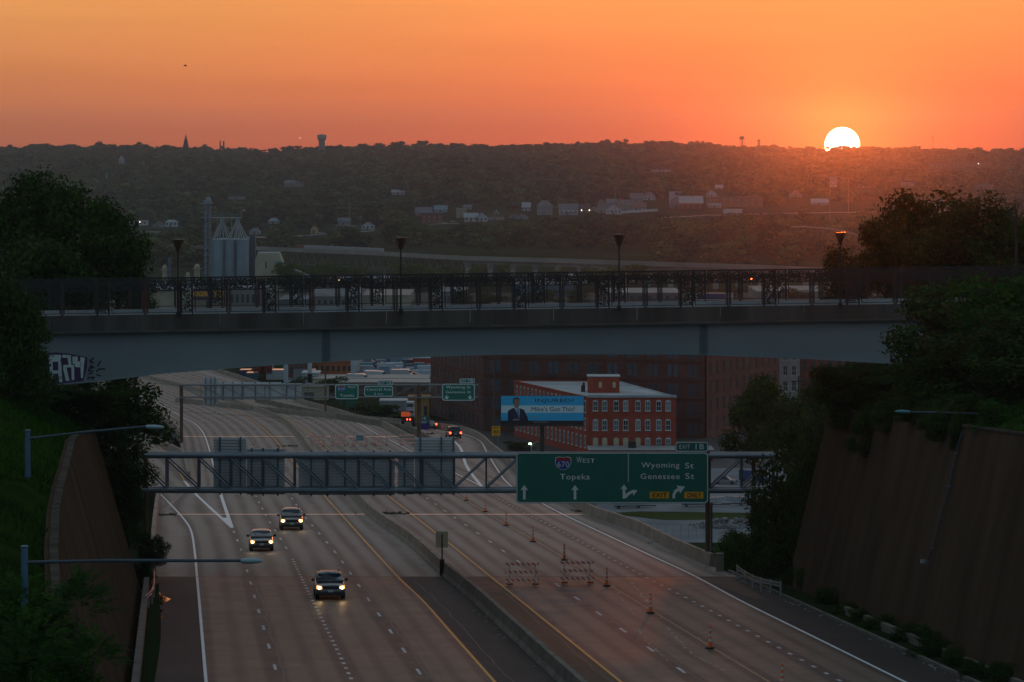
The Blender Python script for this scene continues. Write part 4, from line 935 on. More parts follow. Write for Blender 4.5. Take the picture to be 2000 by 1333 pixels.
# conduit and flood light on the right wall
WLt = thing('wall_light', 'small flood light with a long conduit running down the right wall', 'wall light', P(1815, 1100, 203))
def onwall(px, py, off=.14):            # point on the right battered wall
    lo, hi = 74.0, 251.0
    for _ in range(40):
        s = (lo+hi)/2; b_ = U(42, s); z = bz(py, s); X = b_.x+.25*(z-b_.z)
        if px_of(X, s) > px: lo = s
        else: hi = s
    return Vector((X-off, s, z))
cp = [onwall(*q) for q in ((1884, 842), (1872, 885), (1858, 950), (1845, 1000), (1826, 1070), (1817, 1095))]
b = MB()
for p, q in zip(cp, cp[1:]): b.tube(p, q, .045, n=6)
b.build('conduit', MATS['arm_paint'], WLt)
for q in (cp[1], cp[2], cp[4]): MB().box(q, (.16, .12, .12)).build('coupling', M_polb, WLt)
e = cp[-1]; MB().box(e+Vector((-.1, 0, -.1)), (.25, .2, .16)).build('junction_box', M_polb, WLt); MB().box(e+Vector((-.3, -.1, -.05)), (.22, .2, .2), .3).build('flood_lamp', mat('lamp_grey', (.35, .38, .42), .4), WLt)
# ------------------------------------------------------------ vehicles
M_tyre = mat('tyre', (.012, .012, .012), .85); M_rim = mat('rim', (.25, .25, .26), .35, metal=.8)
M_hl = mat('headlight_lit', (1, .7, .4), .3, emit=(1, .36, .06), es=1.3); M_hlc = mat('headlight_core', (1, .9, .7), .3, emit=(1, .66, .30), es=34)
M_tl = mat('tail_light_lit', (.5, .01, .01), .3, emit=(1, .05, .02), es=10); M_tld = mat('tail_light', (.25, .01, .01), .2)
M_trim = mat('black_plastic', (.015, .015, .016), .5); M_plate = mat('licence_plate', (.45, .48, .5), .5)
def ring(y, w, z0, zs, zt, crown=.05):
    # cross section of the body at y: half width w, sill z0, shoulder zs, centre top zt
    h = [(w*.90, z0), (w*.99, z0+(zs-z0)*.30), (w, z0+(zs-z0)*.65), (w*.965, zs-.03), (w*.90, zs+.02), (w*.55, zt-crown*.25), (0, zt)]
    return [(x, y, z) for x, z in h]+[(-x, y, z) for x, z in h[-2::-1]]
def make_car(name, paint, L=4.7, Wd=1.86, H=1.68, kind='suv', front=True, rear=False, hood=.96, rails=True, lit=True):
    r = thing(name, 'x', 'car', (0, 0, 0)); w = Wd/2; y0, y1 = -L/2, L/2; z0 = .28 if kind != 'sedan' else .2; bt = hood+.10
    st = [(y0, w*.80, z0+.12, .62, .66), (y0+.10, w*.93, z0, .76, hood-.12), (y0+.45, w, z0, .84, hood-.04), (y0+1.15, w, z0, hood-.02, hood+.04), (y0+1.45, w, z0, bt-.04, bt+.0), (y1-1.2, w, z0, bt, bt+.03), (y1-.35, w*.985, z0, bt+.02, bt+.04), (y1-.06, w*.95, z0+.05, bt-.02, bt), (y1, w*.88, z0+.15, bt-.22, bt-.18)]
    MB().loft([ring(*s)[::-1] for s in st]).build('body', paint, r, smooth=True)
    # greenhouse
    def gr_(y, wb, wt, zt): return [(wb, y, bt-.05), (wb*.99, y, bt+.08), (wt+.03, y, zt-.10), (wt-.06, y, zt-.02), (wt*.5, y, zt+.012), (0, y, zt+.02), (-wt*.5, y, zt+.012), (-wt+.06, y, zt-.02), (-wt-.03, y, zt-.10), (-wb*.99, y, bt+.08), (-wb, y, bt-.05)]
    yr = y1-.30 if kind != 'sedan' else y1-1.1
    yf = y0+1.30; yt = y0+2.05; b = MB(); W1, W2 = w*.93, w*.76
    rr = [[(x, (yf if z < bt+.1 else lerp(yf, yt, (z-bt)/(H-bt))), z) for x, _, z in gr_(0, W1, W2, H-.02)], gr_(yt+.12, W1, W2, H), gr_(lerp(yt, yr, .6), W1, W2, H+.005), [(x, (yr if z < bt+.1 else yr-.22*(z-bt)/(H-bt)*(3.0 if kind == 'sedan' else 1)), z) for x, _, z in gr_(0, W1*.97, W2*.97, H-.06)]]
    b.loft([q[::-1] for q in rr]).build('cabin', paint, r, smooth=True)
    e = .012
    def gl(name, q): MB().add(q, [tuple(range(len(q)))]).build(name, M_glass, r)
    zt = H-.10; zb = bt+.0
    def yfz(z): return lerp(yf, yt, (z-bt)/(H-bt))-.03
    gl('windshield', [(-W1*.93, yfz(zb)-.02, zb), (W1*.93, yfz(zb)-.02, zb), (W2*.97, yfz(zt)-.02, zt), (W2*.4, yfz(zt)-.045, zt+.01), (-W2*.4, yfz(zt)-.045, zt+.01), (-W2*.97, yfz(zt)-.02, zt)])
    rz_ = .22*(3.0 if kind == 'sedan' else 1)
    gl('rear_window', [(W1*.86, yr-.0+.02, zb+.06), (-W1*.86, yr+.02, zb+.06), (-W2*.88, yr-rz_*.8+.05, zt), (W2*.88, yr-rz_*.8+.05, zt)])
    for s in (-1, 1):
        xs = lambda z: s*(lerp(W1, W2, max(0, (z-bt-.08))/(H-bt-.1))+.025)
        for a, c in ((yt-.35, yt+.75), (yt+.85, yr-.75), (yr-.68, yr-.22)):
            if c-a < .2: continue
            q = [(xs(zb+.08), a-.25*(a < yt), zb+.08), (xs(zb+.08), c, zb+.08), (xs(zt-.06), c-.05, zt-.06), (xs(zt-.06), a+.1, zt-.06)]
            gl('side_window', q if s > 0 else q[::-1])
        MB().loft([[(s*(w+.02), yf+.28, bt-.0), (s*(w+.02), yf+.36, bt), (s*(w+.02), yf+.36, bt+.17), (s*(w+.02), yf+.28, bt+.17)], [(s*(w+.24), yf+.30, bt+.02), (s*(w+.24), yf+.38, bt+.02), (s*(w+.24), yf+.38, bt+.20), (s*(w+.24), yf+.30, bt+.20)]]).build('mirror', M_trim, r)
        for yy in (y0+.88, y1-.92):
            o = MB().tube((s*(w-.24), yy, .34), (s*(w+.005), yy, .34), .345, n=20).build('wheel', M_tyre, r)
            MB().tube((s*(w-.05), yy, .34), (s*(w+.02), yy, .34), .21, n=14).build('rim', M_rim, o)
        if rails: MB().bar((s*(W2-.05), yt+.3, H+.05), (s*(W2-.05), yr-.35, H+.05), .05).build('roof_rail', M_trim, r)
        hz = hood-.21
        hm = MB(); hm.loft([[(s*(w*.60), y0+.02, hz-.07), (s*(w*.60), y0+.03, hz+.07), (s*(w*.60), y0+.2, hz+.09), (s*(w*.60), y0+.2, hz-.08)], [(s*(w*.95), y0+.10, hz-.09), (s*(w*.95), y0+.14, hz+.12), (s*(w*.955), y0+.35, hz+.13), (s*(w*.955), y0+.35, hz-.09)]])
        o = hm.build('headlight', M_hl if (front and lit) else M_rim, r)
        if front and lit:
            MB().lathe((s*w*.78, y0+.055, hz-.055), [(.02, -.035), (.075, 0), (.075, .06), (.02, .10)], 10).build('bulb', M_hlc, o)
        MB().bx(s*w*.72, s*w*.97, y1-.14, y1+.01, bt-.34, bt-.06).build('tail_light', M_tl if rear else M_tld, r)
    MB().bx(-w*.56, w*.56, y0-.015, y0+.12, hood-.32, hood-.13).build('grille', M_trim, r)
    MB().bx(-w*.90, w*.90, y0-.04, y0+.25, z0-.02, z0+.20).build('bumper', M_trim, r); MB().bx(-w*.90, w*.90, y1-.25, y1+.04, z0, z0+.22).build('bumper', M_trim, r)
    MB().bx(-.17, .17, y0-.06, y0-.041, z0+.20, z0+.36).build('licence_plate', M_plate, r); MB().bx(-.17, .17, y1+.002, y1+.02, .62, .76).build('licence_plate', M_plate, r)
    return r
def paint(n, c, ro=.25): 
    m = mat('paint_'+n, c, ro, metal=.35); m.node_tree.nodes['Principled BSDF'].inputs['Coat Weight'].default_value = 1; m.node_tree.nodes['Principled BSDF'].inputs['Coat Roughness'].default_value = .12; return m
v1 = make_car('minivan', paint('charcoal', (.10, .12, .15)), 4.9, 1.90, 1.66, hood=.98); v1.location = R(643, 1166, .01); v1['label'] = 'dark minivan with lit headlights, nearest of the three oncoming cars'
v2 = make_car('oncoming_suv', paint('grey', (.17, .16, .16)), 4.5, 1.84, 1.58, hood=.95, rails=False); v2.location = R(510, 1074, .01); v2['label'] = 'grey crossover with lit headlights beside the wet shiny patch, left of the three oncoming cars'
v3 = make_car('oncoming_suv', paint('taupe', (.14, .13, .125)), 4.8, 1.95, 1.78, hood=1.02); v3.location = R(568.5, 1033, .01); v3['label'] = 'tall boxy off-road car with lit headlights, farthest of the three oncoming cars'
for v, x_, y_, z_ in ((v1, .74, -2.6, .72), (v2, .70, -2.4, .70), (v3, .74, -2.55, .76)):
    for s in (-1, 1):
        ld = bpy.data.lights.new('headlamp_beam', 'SPOT'); ld.energy = 12; ld.color = (1, .62, .28); ld.spot_size = math.radians(50); ld.spot_blend = 1; ld.shadow_soft_size = .06
        lo = bpy.data.objects.new('headlamp_beam', ld); C.objects.link(lo); lo.parent = v; lo.location = (s*x_, y_, z_); lo.rotation_euler = (math.radians(-82), 0, 0)
for v in (v1, v2, v3): v.rotation_euler = (-.0475, 0, TH); v['group'] = 'oncoming cars with headlights on'
v4 = make_car('departing_suv', paint('black', (.01, .01, .01)), 4.8, 1.95, 1.85, front=False, rear=True, lit=False); v4.location = R(885.5, 856, .01); v4.rotation_euler = (-.045, 0, math.pi*0+.22); v4['label'] = 'black off-road car seen from behind on the exit ramp with a red brake light'
v4.rotation_euler = (-.045, 0, .16)
MB().bx(-.35, .35, 2.30, 2.36, 1.74, 1.80).build('brake_light', M_tl, v4)
for o in kids(v4): pass
# rear faces camera: turn the car round (front is -Y)
v4.rotation_euler = (.045, 0, math.pi+.16)
v5 = make_car('departing_car', paint('tan', (.20, .15, .12)), 4.5, 1.8, 1.5, 'sedan', False, True, lit=False, rails=False); v5.location = R(836.5, 838, .01); v5.rotation_euler = (.03, 0, math.pi+.3); v5['label'] = 'small pale car half hidden behind the purple exit sign on the ramp'
# tow truck / tractor unit
TT = thing('service_truck', 'white and orange truck with bright red tail lights driving away on the exit ramp', 'truck', R(797, 834, .0)); q = TT.location
MB().bx(q.x-1.15, q.x+1.0, q.y, q.y+3, q.z+.9, q.z+1.7).build('rear_frame', M_trim, TT)
MB().loft([[(q.x-.4, q.y+2.9, q.z+1.3), (q.x+.95, q.y+2.9, q.z+1.3), (q.x+.95, q.y+2.9, q.z+4.0), (q.x-.4, q.y+2.9, q.z+4.0)], [(q.x-.4, q.y+6.5, q.z+1.3), (q.x+.95, q.y+6.5, q.z+1.3), (q.x+.9, q.y+6, q.z+4.0), (q.x-.35, q.y+6, q.z+4.0)]]).build('cab', mat('truck_white', (.40, .44, .48), .5), TT)
for z0, z1, nm in ((3.2, 3.75, 'rear_window'), (2.15, 2.5, 'rear_panel')): MB().bx(q.x-.28, q.x+.82, q.y+2.84, q.y+2.9, q.z+z0, q.z+z1).build(nm, M_pane if nm[5] == 'w' else M_trim, TT)
MB().bx(q.x-1.2, q.x+.35, q.y+.2, q.y+.5, q.z+1.75, q.z+2.5).build('orange_board', mat('lit_orange_board', (.9, .12, .02), .5, emit=(1, .12, .02), es=.22), TT)
for s in (-.15, .35): MB().bx(q.x+s-.1, q.x+s+.1, q.y-.06, q.y, q.z+1.15, q.z+1.38).build('tail_light', M_tl, TT)
for s in (-.95, .9):
    for yy in (.6, 2.0, 5.2): MB().tube((q.x+s-.2, q.y+yy, q.z+.5), (q.x+s+.2, q.y+yy, q.z+.5), .5, n=14).build('wheel', M_tyre, TT)

# simple parked vehicles (a few pixels each)
def lowcar(kind):
    b = MB()
    if kind == 'car':
        b.loft([[(-.85, y, .25), (.85, y, .25), (.88, y, zt), (.6, y, zt+.03), (-.6, y, zt+.03), (-.88, y, zt)] for y, zt in ((-2.2, .6), (-2.0, .8), (-.8, .92), (1.6, .95), (2.1, .85), (2.25, .6))], 0)
        b.loft([[(-.8, y0_, .9), (.8, y0_, .9), (.62, y1_, 1.42), (-.62, y1_, 1.42)] for y0_, y1_ in ((-1.0, -.3), (-.3, -.2), (1.2, 1.0), (1.9, 1.3))], 1)
        for s in (-.8, .8):
            for y in (-1.35, 1.35): b.tube((s-.1, y, .32), (s+.1, y, .32), .32, n=8, mi=2)
    elif kind == 'van':
        b.loft([[(-1, y, .35), (1, y, .35), (1, y, zt-.1), (.8, y, zt), (-.8, y, zt), (-1, y, zt-.1)] for y, zt in ((-2.9, 1.1), (-2.2, 1.3), (-1.7, 2.4), (2.9, 2.4))], 0)
        b.bx(-.85, .85, -2.25, -1.9, 1.4, 2.1, 1)
        for s in (-.9, .9):
            for y in (-1.9, 1.8): b.tube((s-.1, y, .38), (s+.1, y, .38), .38, n=8, mi=2)
    else:
        b.bx(-1.25, 1.25, -4.2, 8.5, 1.1, 4.0, 0); b.bx(-1.15, 1.15, -7.0, -4.6, .8, 3.3, 3); b.bx(-1.1, 1.1, -8.2, -7.0, .6, 1.9, 3); b.bx(-1.0, 1.0, -7.03, -6.9, 2.1, 2.9, 1); b.bx(-.5, .5, -6, 8, .7, 1.1, 2)
        for s in (-1.05, 1.05):
            for y in (-7.4, -5, 5.6, 6.9): b.tube((s-.15, y, .5), (s+.15, y, .5), .5, n=8, mi=2)
    return b
PC = {n: paint(n, c) for n, c in (('white', (.55, .57, .6)), ('silver', (.3, .31, .33)), ('blue', (.03, .08, .22)), ('red', (.30, .02, .02)), ('dark', (.025, .025, .03)), ('green', (.02, .09, .07)), ('orange', (.45, .12, .02)), ('teal', (.03, .16, .18)))}
LC = {}
def parked(kind, col, loc, rz, label, group=None, name=None):
    if (kind, col) not in LC: LC[kind, col] = lowcar(kind).mesh({'car': 'parked_car', 'van': 'parked_van', 'truck': 'semi_truck'}[kind], [PC[col], M_glass, M_tyre, PC['dark']])
    me = LC[kind, col]; o = bpy.data.objects.new(name or me.name.split('.')[0], me); C.objects.link(o); o.location = loc; o.rotation_euler = (0, 0, rz)
    return tag(o, label, {'car': 'car', 'van': 'van', 'truck': 'truck'}[kind], group)
def G(px, py, z=0.0): Y = (CZ-z)*F/(py-HY); return Vector(((px-CX)*Y/F, Y, z))
ORD = ['first', 'second', 'third', 'fourth', 'fifth', 'sixth', 'seventh', 'eighth', 'ninth', 'tenth', 'eleventh', 'twelfth', 'thirteenth', 'fourteenth', 'fifteenth', 'sixteenth', 'seventeenth', 'eighteenth', 'nineteenth', 'twentieth']
YPX = [700,712,722,735,748,760,772,786,797,810,764,776,742,723,792,750,730,806,780,818]
n = 0
for px, py, k, c in ((700,748,'van','white'),(712,740,'car','white'),(722,744,'car','silver'),(735,742,'van','white'),(748,741,'car','dark'),(760,744,'car','white'),(772,742,'car','silver'),(786,739,'van','white'),(797,742,'car','white'),(810,738,'car','blue'),(764,722,'car','white'),(776,719,'car','silver'),(742,716,'car','blue'),(723,712,'car','white'),(792,716,'car','teal'),(750,707,'van','silver'),(730,704,'car','white'),(806,712,'car','red'),(780,703,'car','dark'),(818,704,'van','white')):
    parked(k, c, G(px, py), 1.3+.2*(n % 3), f'{c} {k}, ' + ORD[sorted(YPX).index(px)] + ' from the left among the vehicles on the pale roofs and yard', 'vehicles in the container yard'); n += 1
parked('car', 'silver', G(1417, 946), 1.35, 'silver car parked on the gravel lot seen through the gantry truss'); parked('van', 'blue', G(1474, 943), .9, 'bright blue vehicle beside the dark bush at the edge of the gravel lot')
for px, py, k, c, l_ in ((1437,421,'truck','white','white semi truck on the far hillside road below the sun'), (1384,422,'car','white','white car behind the white semi on the hillside road'), (1486,420,'car','dark','dark car in front of the white semi on the hillside road'), (1516,418,'car','white','pale car farther right of the white semi on the hillside road'), (1675,416,'car','white','pale car at the right end of the hillside road near the tall light mast'), (1168,434,'car','dark','small car at the left end of the hillside road'), (1230,431,'car','silver','silver car left of the middle on the hillside road'), (868,437,'car','white','white car parked near the red house on the hill'), (884,433,'car','white','white car parked in front of the apartment block on the hill'), (899,434,'car','dark','dark car parked beside the white twin gabled house'), (545,463,'car','white','white car on the far road right of the silo tower'), (598,461,'car','silver','silver car on the far road near the yellow house'), (626,456,'car','white','white car parked in front of the small yellow house'), (343,452,'car','orange','orange car on the ramp bridge at the far left')):
    p = GP(px, py+2); o_ = parked(k, c, p+Vector((0, 0, .6 if k == 'truck' or 415 < py < 436 and px > 1100 else .3)), math.pi/2*(1 if px % 2 else -1)+.05, l_)
    if k == 'truck': o_.scale = (1.3, 1.25, 1.3)

# ------------------------------------------------------------ buildings of the river plain
def wallpt(a, c, t, z): return Vector((lerp(a[0], c[0], t), lerp(a[1], c[1], t), z))
def put_window(parent, a, c, t, z, w, h, m_fr, m_gl, arch=False, sill=True, bars=1, name='window', deep=.0):
    d = Vector((c[0]-a[0], c[1]-a[1], 0)); L_ = d.length; d.normalize(); nrm = Vector((d.y, -d.x, 0)); o = worg(parent)
    key = (round(w, 2), round(h, 2), m_fr.name, m_gl.name, arch, bars, sill)
    if key not in PWM:
        f = MB(); e = max(.08, w*.10); H = h/2
        f.bx(-w/2, -w/2+e, -.06, .0, -H, H); f.bx(w/2-e, w/2, -.06, .0, -H, H); f.bx(-w/2+e, w/2-e, -.06, .0, H-e, H); f.bx(-w/2+e, w/2-e, -.06, .0, -H, -H+e)
        if bars: f.bx(-w/2+e, w/2-e, -.05, -.005, -.05, .05)
        if bars > 1: f.bx(-.03, .03, -.045, -.006, -H+e, -.05); f.bx(-.03, .03, -.045, -.006, .05, H-e)
        if arch: f.poly([(-w/2, H), (w/2, H), (w*.3, H+w*.16), (0, H+w*.22), (-w*.3, H+w*.16)], -.06, .06)
        if sill: f.bx(-w/2-.1, w/2+.1, -.14, 0, -H-.12, -H)
        g = MB(); g.bx(-w/2+e, w/2-e, -.035, -.004, -H+e, H-e)
        PWM[key] = (f.mesh('frame', m_fr), g.mesh('pane', m_gl))
    fm, gm = PWM[key]
    win = bpy.data.objects.new(name, fm); C.objects.link(win); win.parent = parent; p = wallpt(a, c, t, z)+nrm*.012
    win.location = p-o; win.rotation_euler = (0, 0, math.atan2(d.y, d.x)); 
    g = bpy.data.objects.new('pane', gm); C.objects.link(g); g.parent = win; return win
PWM = {}
def cornice(parent, foot, z, h, t, m, name='cornice'):
    b = MB(); n = len(foot)
    for i in range(n):
        a, c = Vector((*foot[i], z)), Vector((*foot[(i+1) % n], z)); d = (c-a).normalized(); a = a-d*t; c = c+d*t; nr = Vector((d.y, -d.x, 0))*(t/2); b.bar(a+nr*.0, c+nr*.0, t*2, h)
    b.build(name, m, parent)
# red three-storey building
yF, yB = 733.0, 784.0
A = (bx_(1148, yF), yF); Bq = (bx_(1320.5, yF), yF); Cq = (bx_(1206, 783), 783.0); Dq = (bx_(1004, yB), yB)
RB = thing('red_brick_building', 'bright red brick building of three storeys with a pale flat roof behind the billboard', 'building', (A[0], A[1], 0))
HT = bz(773, yF); foot = [A, Bq, Cq, Dq]
MB().prism(foot, 0, HT-.45).build('wall', M_brick, RB); MB().prism([(x, y) for x, y in foot], HT-.45, HT-.4).build('roof', M_roofw, RB)
for i, (a, c) in enumerate(((A, Bq), (Bq, Cq), (Cq, Dq), (Dq, A))):
    b = MB(); zz = HT-.15 if i == 0 else HT-.32; b.bar((a[0], a[1], zz), (c[0], c[1], zz), .4, .5 if i == 0 else .22); b.build('roof_parapet', M_roofw if i in (0, 1) else M_brick, RB)
PV = [M_pane, mat('window_curtain', (.22, .25, .27), .6), mat('window_dark', (.012, .015, .02), .1), mat('window_sky_glass', (.10, .15, .19), .15, spec=.9)]
cx_ = [1163, 1181, 1203.5, 1222, 1246, 1265, 1286.5, 1305]
for row, (py, h) in enumerate(((793.5, 1.95), (831, 2.05), (867, 2.0))):
    for j, cx in enumerate(cx_):
        board = row == 2 and j < 5
        put_window(RB, A, Bq, (cx-1148)/172.5, bz(py, yF), 1.05, h, M_cream if board else M_frame, M_cream if board else PV[(j*3+row*5) % 4], True, not board, 2)
for row, z in enumerate((HT-2.4, HT-5.9, HT-9.5)):
    for j in range(18): put_window(RB, Dq, A, (j+.8)/18.4, z, 1.0, 2.3, M_frame, M_pane, True, True, 2)
PH = (bx_(1148.5, 745), 745.0); x0, x1, y0_ = bx_(1148.5, 747), bx_(1210, 747), 747.0; z1 = bz(736.5, 747)
MB().bx(x0, x1, y0_, y0_+6, HT-.42, z1).build('rooftop_penthouse', M_brick, RB); MB().bx(x0-.15, x1+.15, y0_-.15, y0_+6.15, z1, z1+.18).build('penthouse_roof', M_roofw, RB)
for px in (1172.5, 1199.5): put_window(RB, (x0, y0_), (x1, y0_), (bx_(px, y0_)-x0)/(x1-x0), bz(752, y0_), .6, 1.15, M_cream, M_cream, False, False, 0)
MB().bx(bx_(1135, 750), bx_(1143, 750), 750, 750.8, HT-.4, HT+.9).build('roof_vent', M_dark, RB); MB().tube((bx_(1140, 750), 750.3, HT+.9), (bx_(1140, 750), 750.3, HT+1.5), .25).build('roof_vent', M_dark, RB)
AN = thing('annex', 'low annex with a pale flat roof at the foot of the red brick building', 'building', (bx_(1235, 724), 724, 0)); x0, x1 = bx_(1150, 724), bx_(1392, 724)
MB().bx(x0, x1, 722, 732, 0, 2.1).build('wall', M_brick, AN); MB().bx(x0-.2, x1+.2, 721.8, 732, 2.1, 2.25).build('roof', mat('annex_roof', (.22, .24, .25), .7, (.32, .34, .35), .3), AN)
MB().bx(bx_(1228, 724), bx_(1243, 724), 726, 728, 2.25, 3.5).build('roof_unit', M_dark, AN)
# big brown warehouses
def block(name, label, foot, h, m, rows, cat='building'):
    t = thing(name, label, cat, (foot[0][0], foot[0][1], 0)); MB().prism(foot, 0, h).build('wall', m, t)
    MB().prism(foot, h, h+.3).build('roof', M_dirt, t); cornice(t, foot, h-1.2, .5, .25, m)
    return t
wa, wb, wc, wd = (bx_(945, 798), 798.0), (bx_(1377, 778), 778.0), (bx_(1377, 778)+2, 870.0), (bx_(841, 850), 850.0)
W1_ = block('brown_warehouse', 'huge dark brown brick warehouse filling the gap under the overpass behind the red building', [wa, wb, wc, wd], 24, M_brick2, 0)
M_dw = mat('dark_window_frame', (.05, .06, .07), .6); M_dwb = mat('blue_grey_pane', (.06, .09, .13), .15, spec=.9)  # panes in a paler blue-grey glass colour, without emission
for r_, z in enumerate((1.9, 6.2, 10.2, 14.3, 18.2)):
    for j in range(13): put_window(W1_, wd, wa, (j+.7)/13.2, z, 1.35, 2.7, M_brick3 if r_ == 2 else M_dw, M_dwb if (j*7+r_*5) % 4 == 0 else M_pane, True, True, 1)
    for j in range(11):
        for o in (-.013, .013): put_window(W1_, wa, wb, (j+.6)/11.2+o, z, 1.1, 2.6, M_dw, M_dwb if (j*5+r_*3) % 3 == 0 else M_pane, False, False, 2)
for j in range(6): MB().bx(wa[0]+.5+j*8.3, wa[0]+.9+j*8.3, wa[1]-.15+j*8.3*.325, wa[1]+.3+j*8.3*.325, 0, 25).build('pilaster', M_brick2, W1_) if 0 else None
for z in (4.2, 8.4, 12.4, 16.4, 20.3): b = MB(); b.bar((wa[0], wa[1]-.05, z), (wb[0], wb[1]-.05, z), .3, .3); b.bar((wd[0]-.05, wd[1], z), (wa[0]-.05, wa[1], z), .3, .3); b.build('belt_course', M_brick2, W1_)
ea, eb = (bx_(1380, 779), 779.0), (bx_(1521, 820), 820.0)
W2_ = block('brick_warehouse', 'tall warm red brick warehouse with narrow sills right of the huge brown one', [ea, eb, (eb[0], 872), (ea[0], 872)], 24, M_brick3, 0)
for r_, z in enumerate((3, 7, 11, 14.8, 18.4)):
    for j in range(11): put_window(W2_, ea, eb, (j+.6)/11.2, z, 1.25, 2.5, M_brick2, M_dwb if j % 3 == 0 else M_pane, False, True, 1)
fa, fb = (bx_(1522, 846), 846.0), (bx_(1562, 846), 846.0)
W3_ = block('white_building', 'narrow pale grey building with paired windows between the brick warehouse and the trees', [fa, fb, (fb[0], 870), (fa[0], 870)], 23, M_stone, 0)
for z in (3, 6.8, 10.4, 14.0, 17.4):
    for t_ in (.3, .72): put_window(W3_, fa, fb, t_, z, 1.2, 2.4, M_frame, M_pane, False, True, 2)
ha, hb_ = (bx_(1563, 855), 855.0), (bx_(1680, 855), 855.0)
W4_ = block('dim_brick_building', 'dim brick building half hidden behind the trees at the right of the pale grey one', [ha, hb_, (hb_[0], 880), (ha[0], 880)], 20, M_brick3, 0)
for z in (3, 7, 11, 14.5):
    for j in range(7): put_window(W4_, ha, hb_, (j+.5)/7, z, 1.1, 2.1, M_dw, M_pane, False, True, 1)
def shed(name, label, px0, px1, pyb, h, dep, m, mr, rh=.25, cat='building', win=0, z0=0, door=None, rows=1, wm=M_pane):
    p = G(px0, pyb, z0); Y = p.y; x0, x1 = bx_(px0, Y), bx_(px1, Y); t = thing(name, label, cat, ((x0+x1)/2, Y, z0))
    MB().bx(x0, x1, Y, Y+dep, z0, z0+h).build('wall', m, t)
    if rh <= .3: MB().bx(x0-.2, x1+.2, Y-.2, Y+dep+.2, z0+h, z0+h+rh).build('roof', mr, t)
    else:
        b = MB(); b.loft([[(x0-.3, Y-.4, z0+h), (x0-.3, Y+dep+.4, z0+h), (x0-.3, Y+dep/2, z0+h+rh)], [(x1+.3, Y-.4, z0+h), (x1+.3, Y+dep+.4, z0+h), (x1+.3, Y+dep/2, z0+h+rh)]]).build('roof', mr, t)
    for r_ in range(rows):
        for j in range(win): put_window(t, (x0, Y), (x1, Y), (j+.5)/win, z0+h*(.5+r_)/rows, min(1.6, (x1-x0)/win*.5), h/rows*.4, M_dw, wm, False, False, 1)
    if door: MB().bx(lerp(x0, x1, door)-1.2, lerp(x0, x1, door)+1.2, Y-.05, Y, z0, z0+min(3, h*.6)).build('door', M_dw, t)
    return t
M_orb = mat('orange_brick', (.34, .10, .035), .85, (.42, .14, .05), .3); M_och = mat('ochre_wall', (.40, .20, .06), .8, (.48, .26, .08), .2); M_tanr = mat('tan_roof', (.30, .26, .23), .7, (.42, .37, .33), .1); M_whr = mat('warehouse_roof', (.15, .165, .18), .7, (.23, .25, .27), .05, spec=.1); M_whw = mat('warehouse_wall', (.20, .20, .20), .8, (.27, .27, .26), .1); M_pale = mat('pale_wall', (.34, .36, .38), .8, (.42, .44, .46), .2); M_beige = mat('beige_wall', (.40, .34, .25), .8, (.48, .42, .31), .2); M_slate = mat('slate_roof', (.10, .11, .13), .7, (.15, .16, .18), .2); M_blst = mat('blue_steel_wall', (.07, .13, .19), .6, (.10, .17, .24), .1, stretch=(3, 1, .1))
shed('orange_brick_building', 'long orange brick building with small windows just under the overpass left of the white post', 603, 688, 733, 3.6, 14, M_orb, M_orb, win=8, wm=M_glass)
shed('rust_brick_building', 'dull red brick building left of the orange brick one under the overpass', 556, 603, 738, 4.6, 14, M_brick3, M_brick3, win=5)
shed('flat_roof_building', 'low building with a wide pale flat roof behind the Central Ave sign', 612, 836, 751, 1.3, 17, M_beige, M_tanr, win=0)
shed('brown_wall_building', 'long brown walled building between the far gantry chords', 634, 838, 772, 3.0, 12, mat('brown_wall', (.15, .085, .06), .85, (.2, .12, .09), .3), M_tanr, win=9)
shed('white_shed', 'small white shed with a grey roof left of the Topeka sign', 590, 622, 748, 2.4, 10, M_pale, M_roofw, win=2)
shed('small_tan_building', 'small tan building with a dark doorway behind the gantry truss', 588, 640, 782, 3.2, 8, M_beige, M_tanr, door=.3)
shed('ochre_building', 'ochre yellow building behind the right gantry post', 797, 838, 826, 5.4, 10, M_och, M_och, win=3)
shed('low_white_building', 'long low white building with a striped front behind the dark bush', 742, 800, 810, 3.0, 10, M_pale, M_roofw, win=0)
k_ = 0
YC = [mat('yard_blue', (.16, .26, .34), .6), mat('yard_teal', (.10, .24, .28), .6), mat('yard_grey', (.30, .36, .42), .6), mat('yard_pale', (.42, .48, .54), .6), mat('yard_navy', (.05, .09, .15), .6)]
for py in (703, 709, 715, 721, 727, 733):
    p = G(700, py); px = 702+(k_ % 3)*4
    while px < 836:
        L_ = random.choice((16, 22, 28, 34)); q = G(px, py); x1 = bx_(px+L_-2, q.y); b = MB(); b.bx(q.x, x1, q.y, q.y+2.5, .1, random.choice((1.3, 1.7, 2.4)))
        for j in range(int((x1-q.x)/.8)): b.bx(q.x+.3+j*.8, q.x+.42+j*.8, q.y-.06, q.y, .15, 1.2)
        b.build('storage_rack', random.choice(YC), label='blue grey crate stack in the long rows filling the yard under the overpass', cat='crate stack', group='blue grey stacks in the yard', origin=(q.x, q.y, 0)); px += L_+random.choice((1, 2, 6)); k_ += 1
shed('red_striped_shed', 'long pale shed with a red stripe at the right end of the container yard', 806, 842, 715.5, 2.2, 4, mat('red_stripe', (.35, .03, .02), .6), M_roofw)
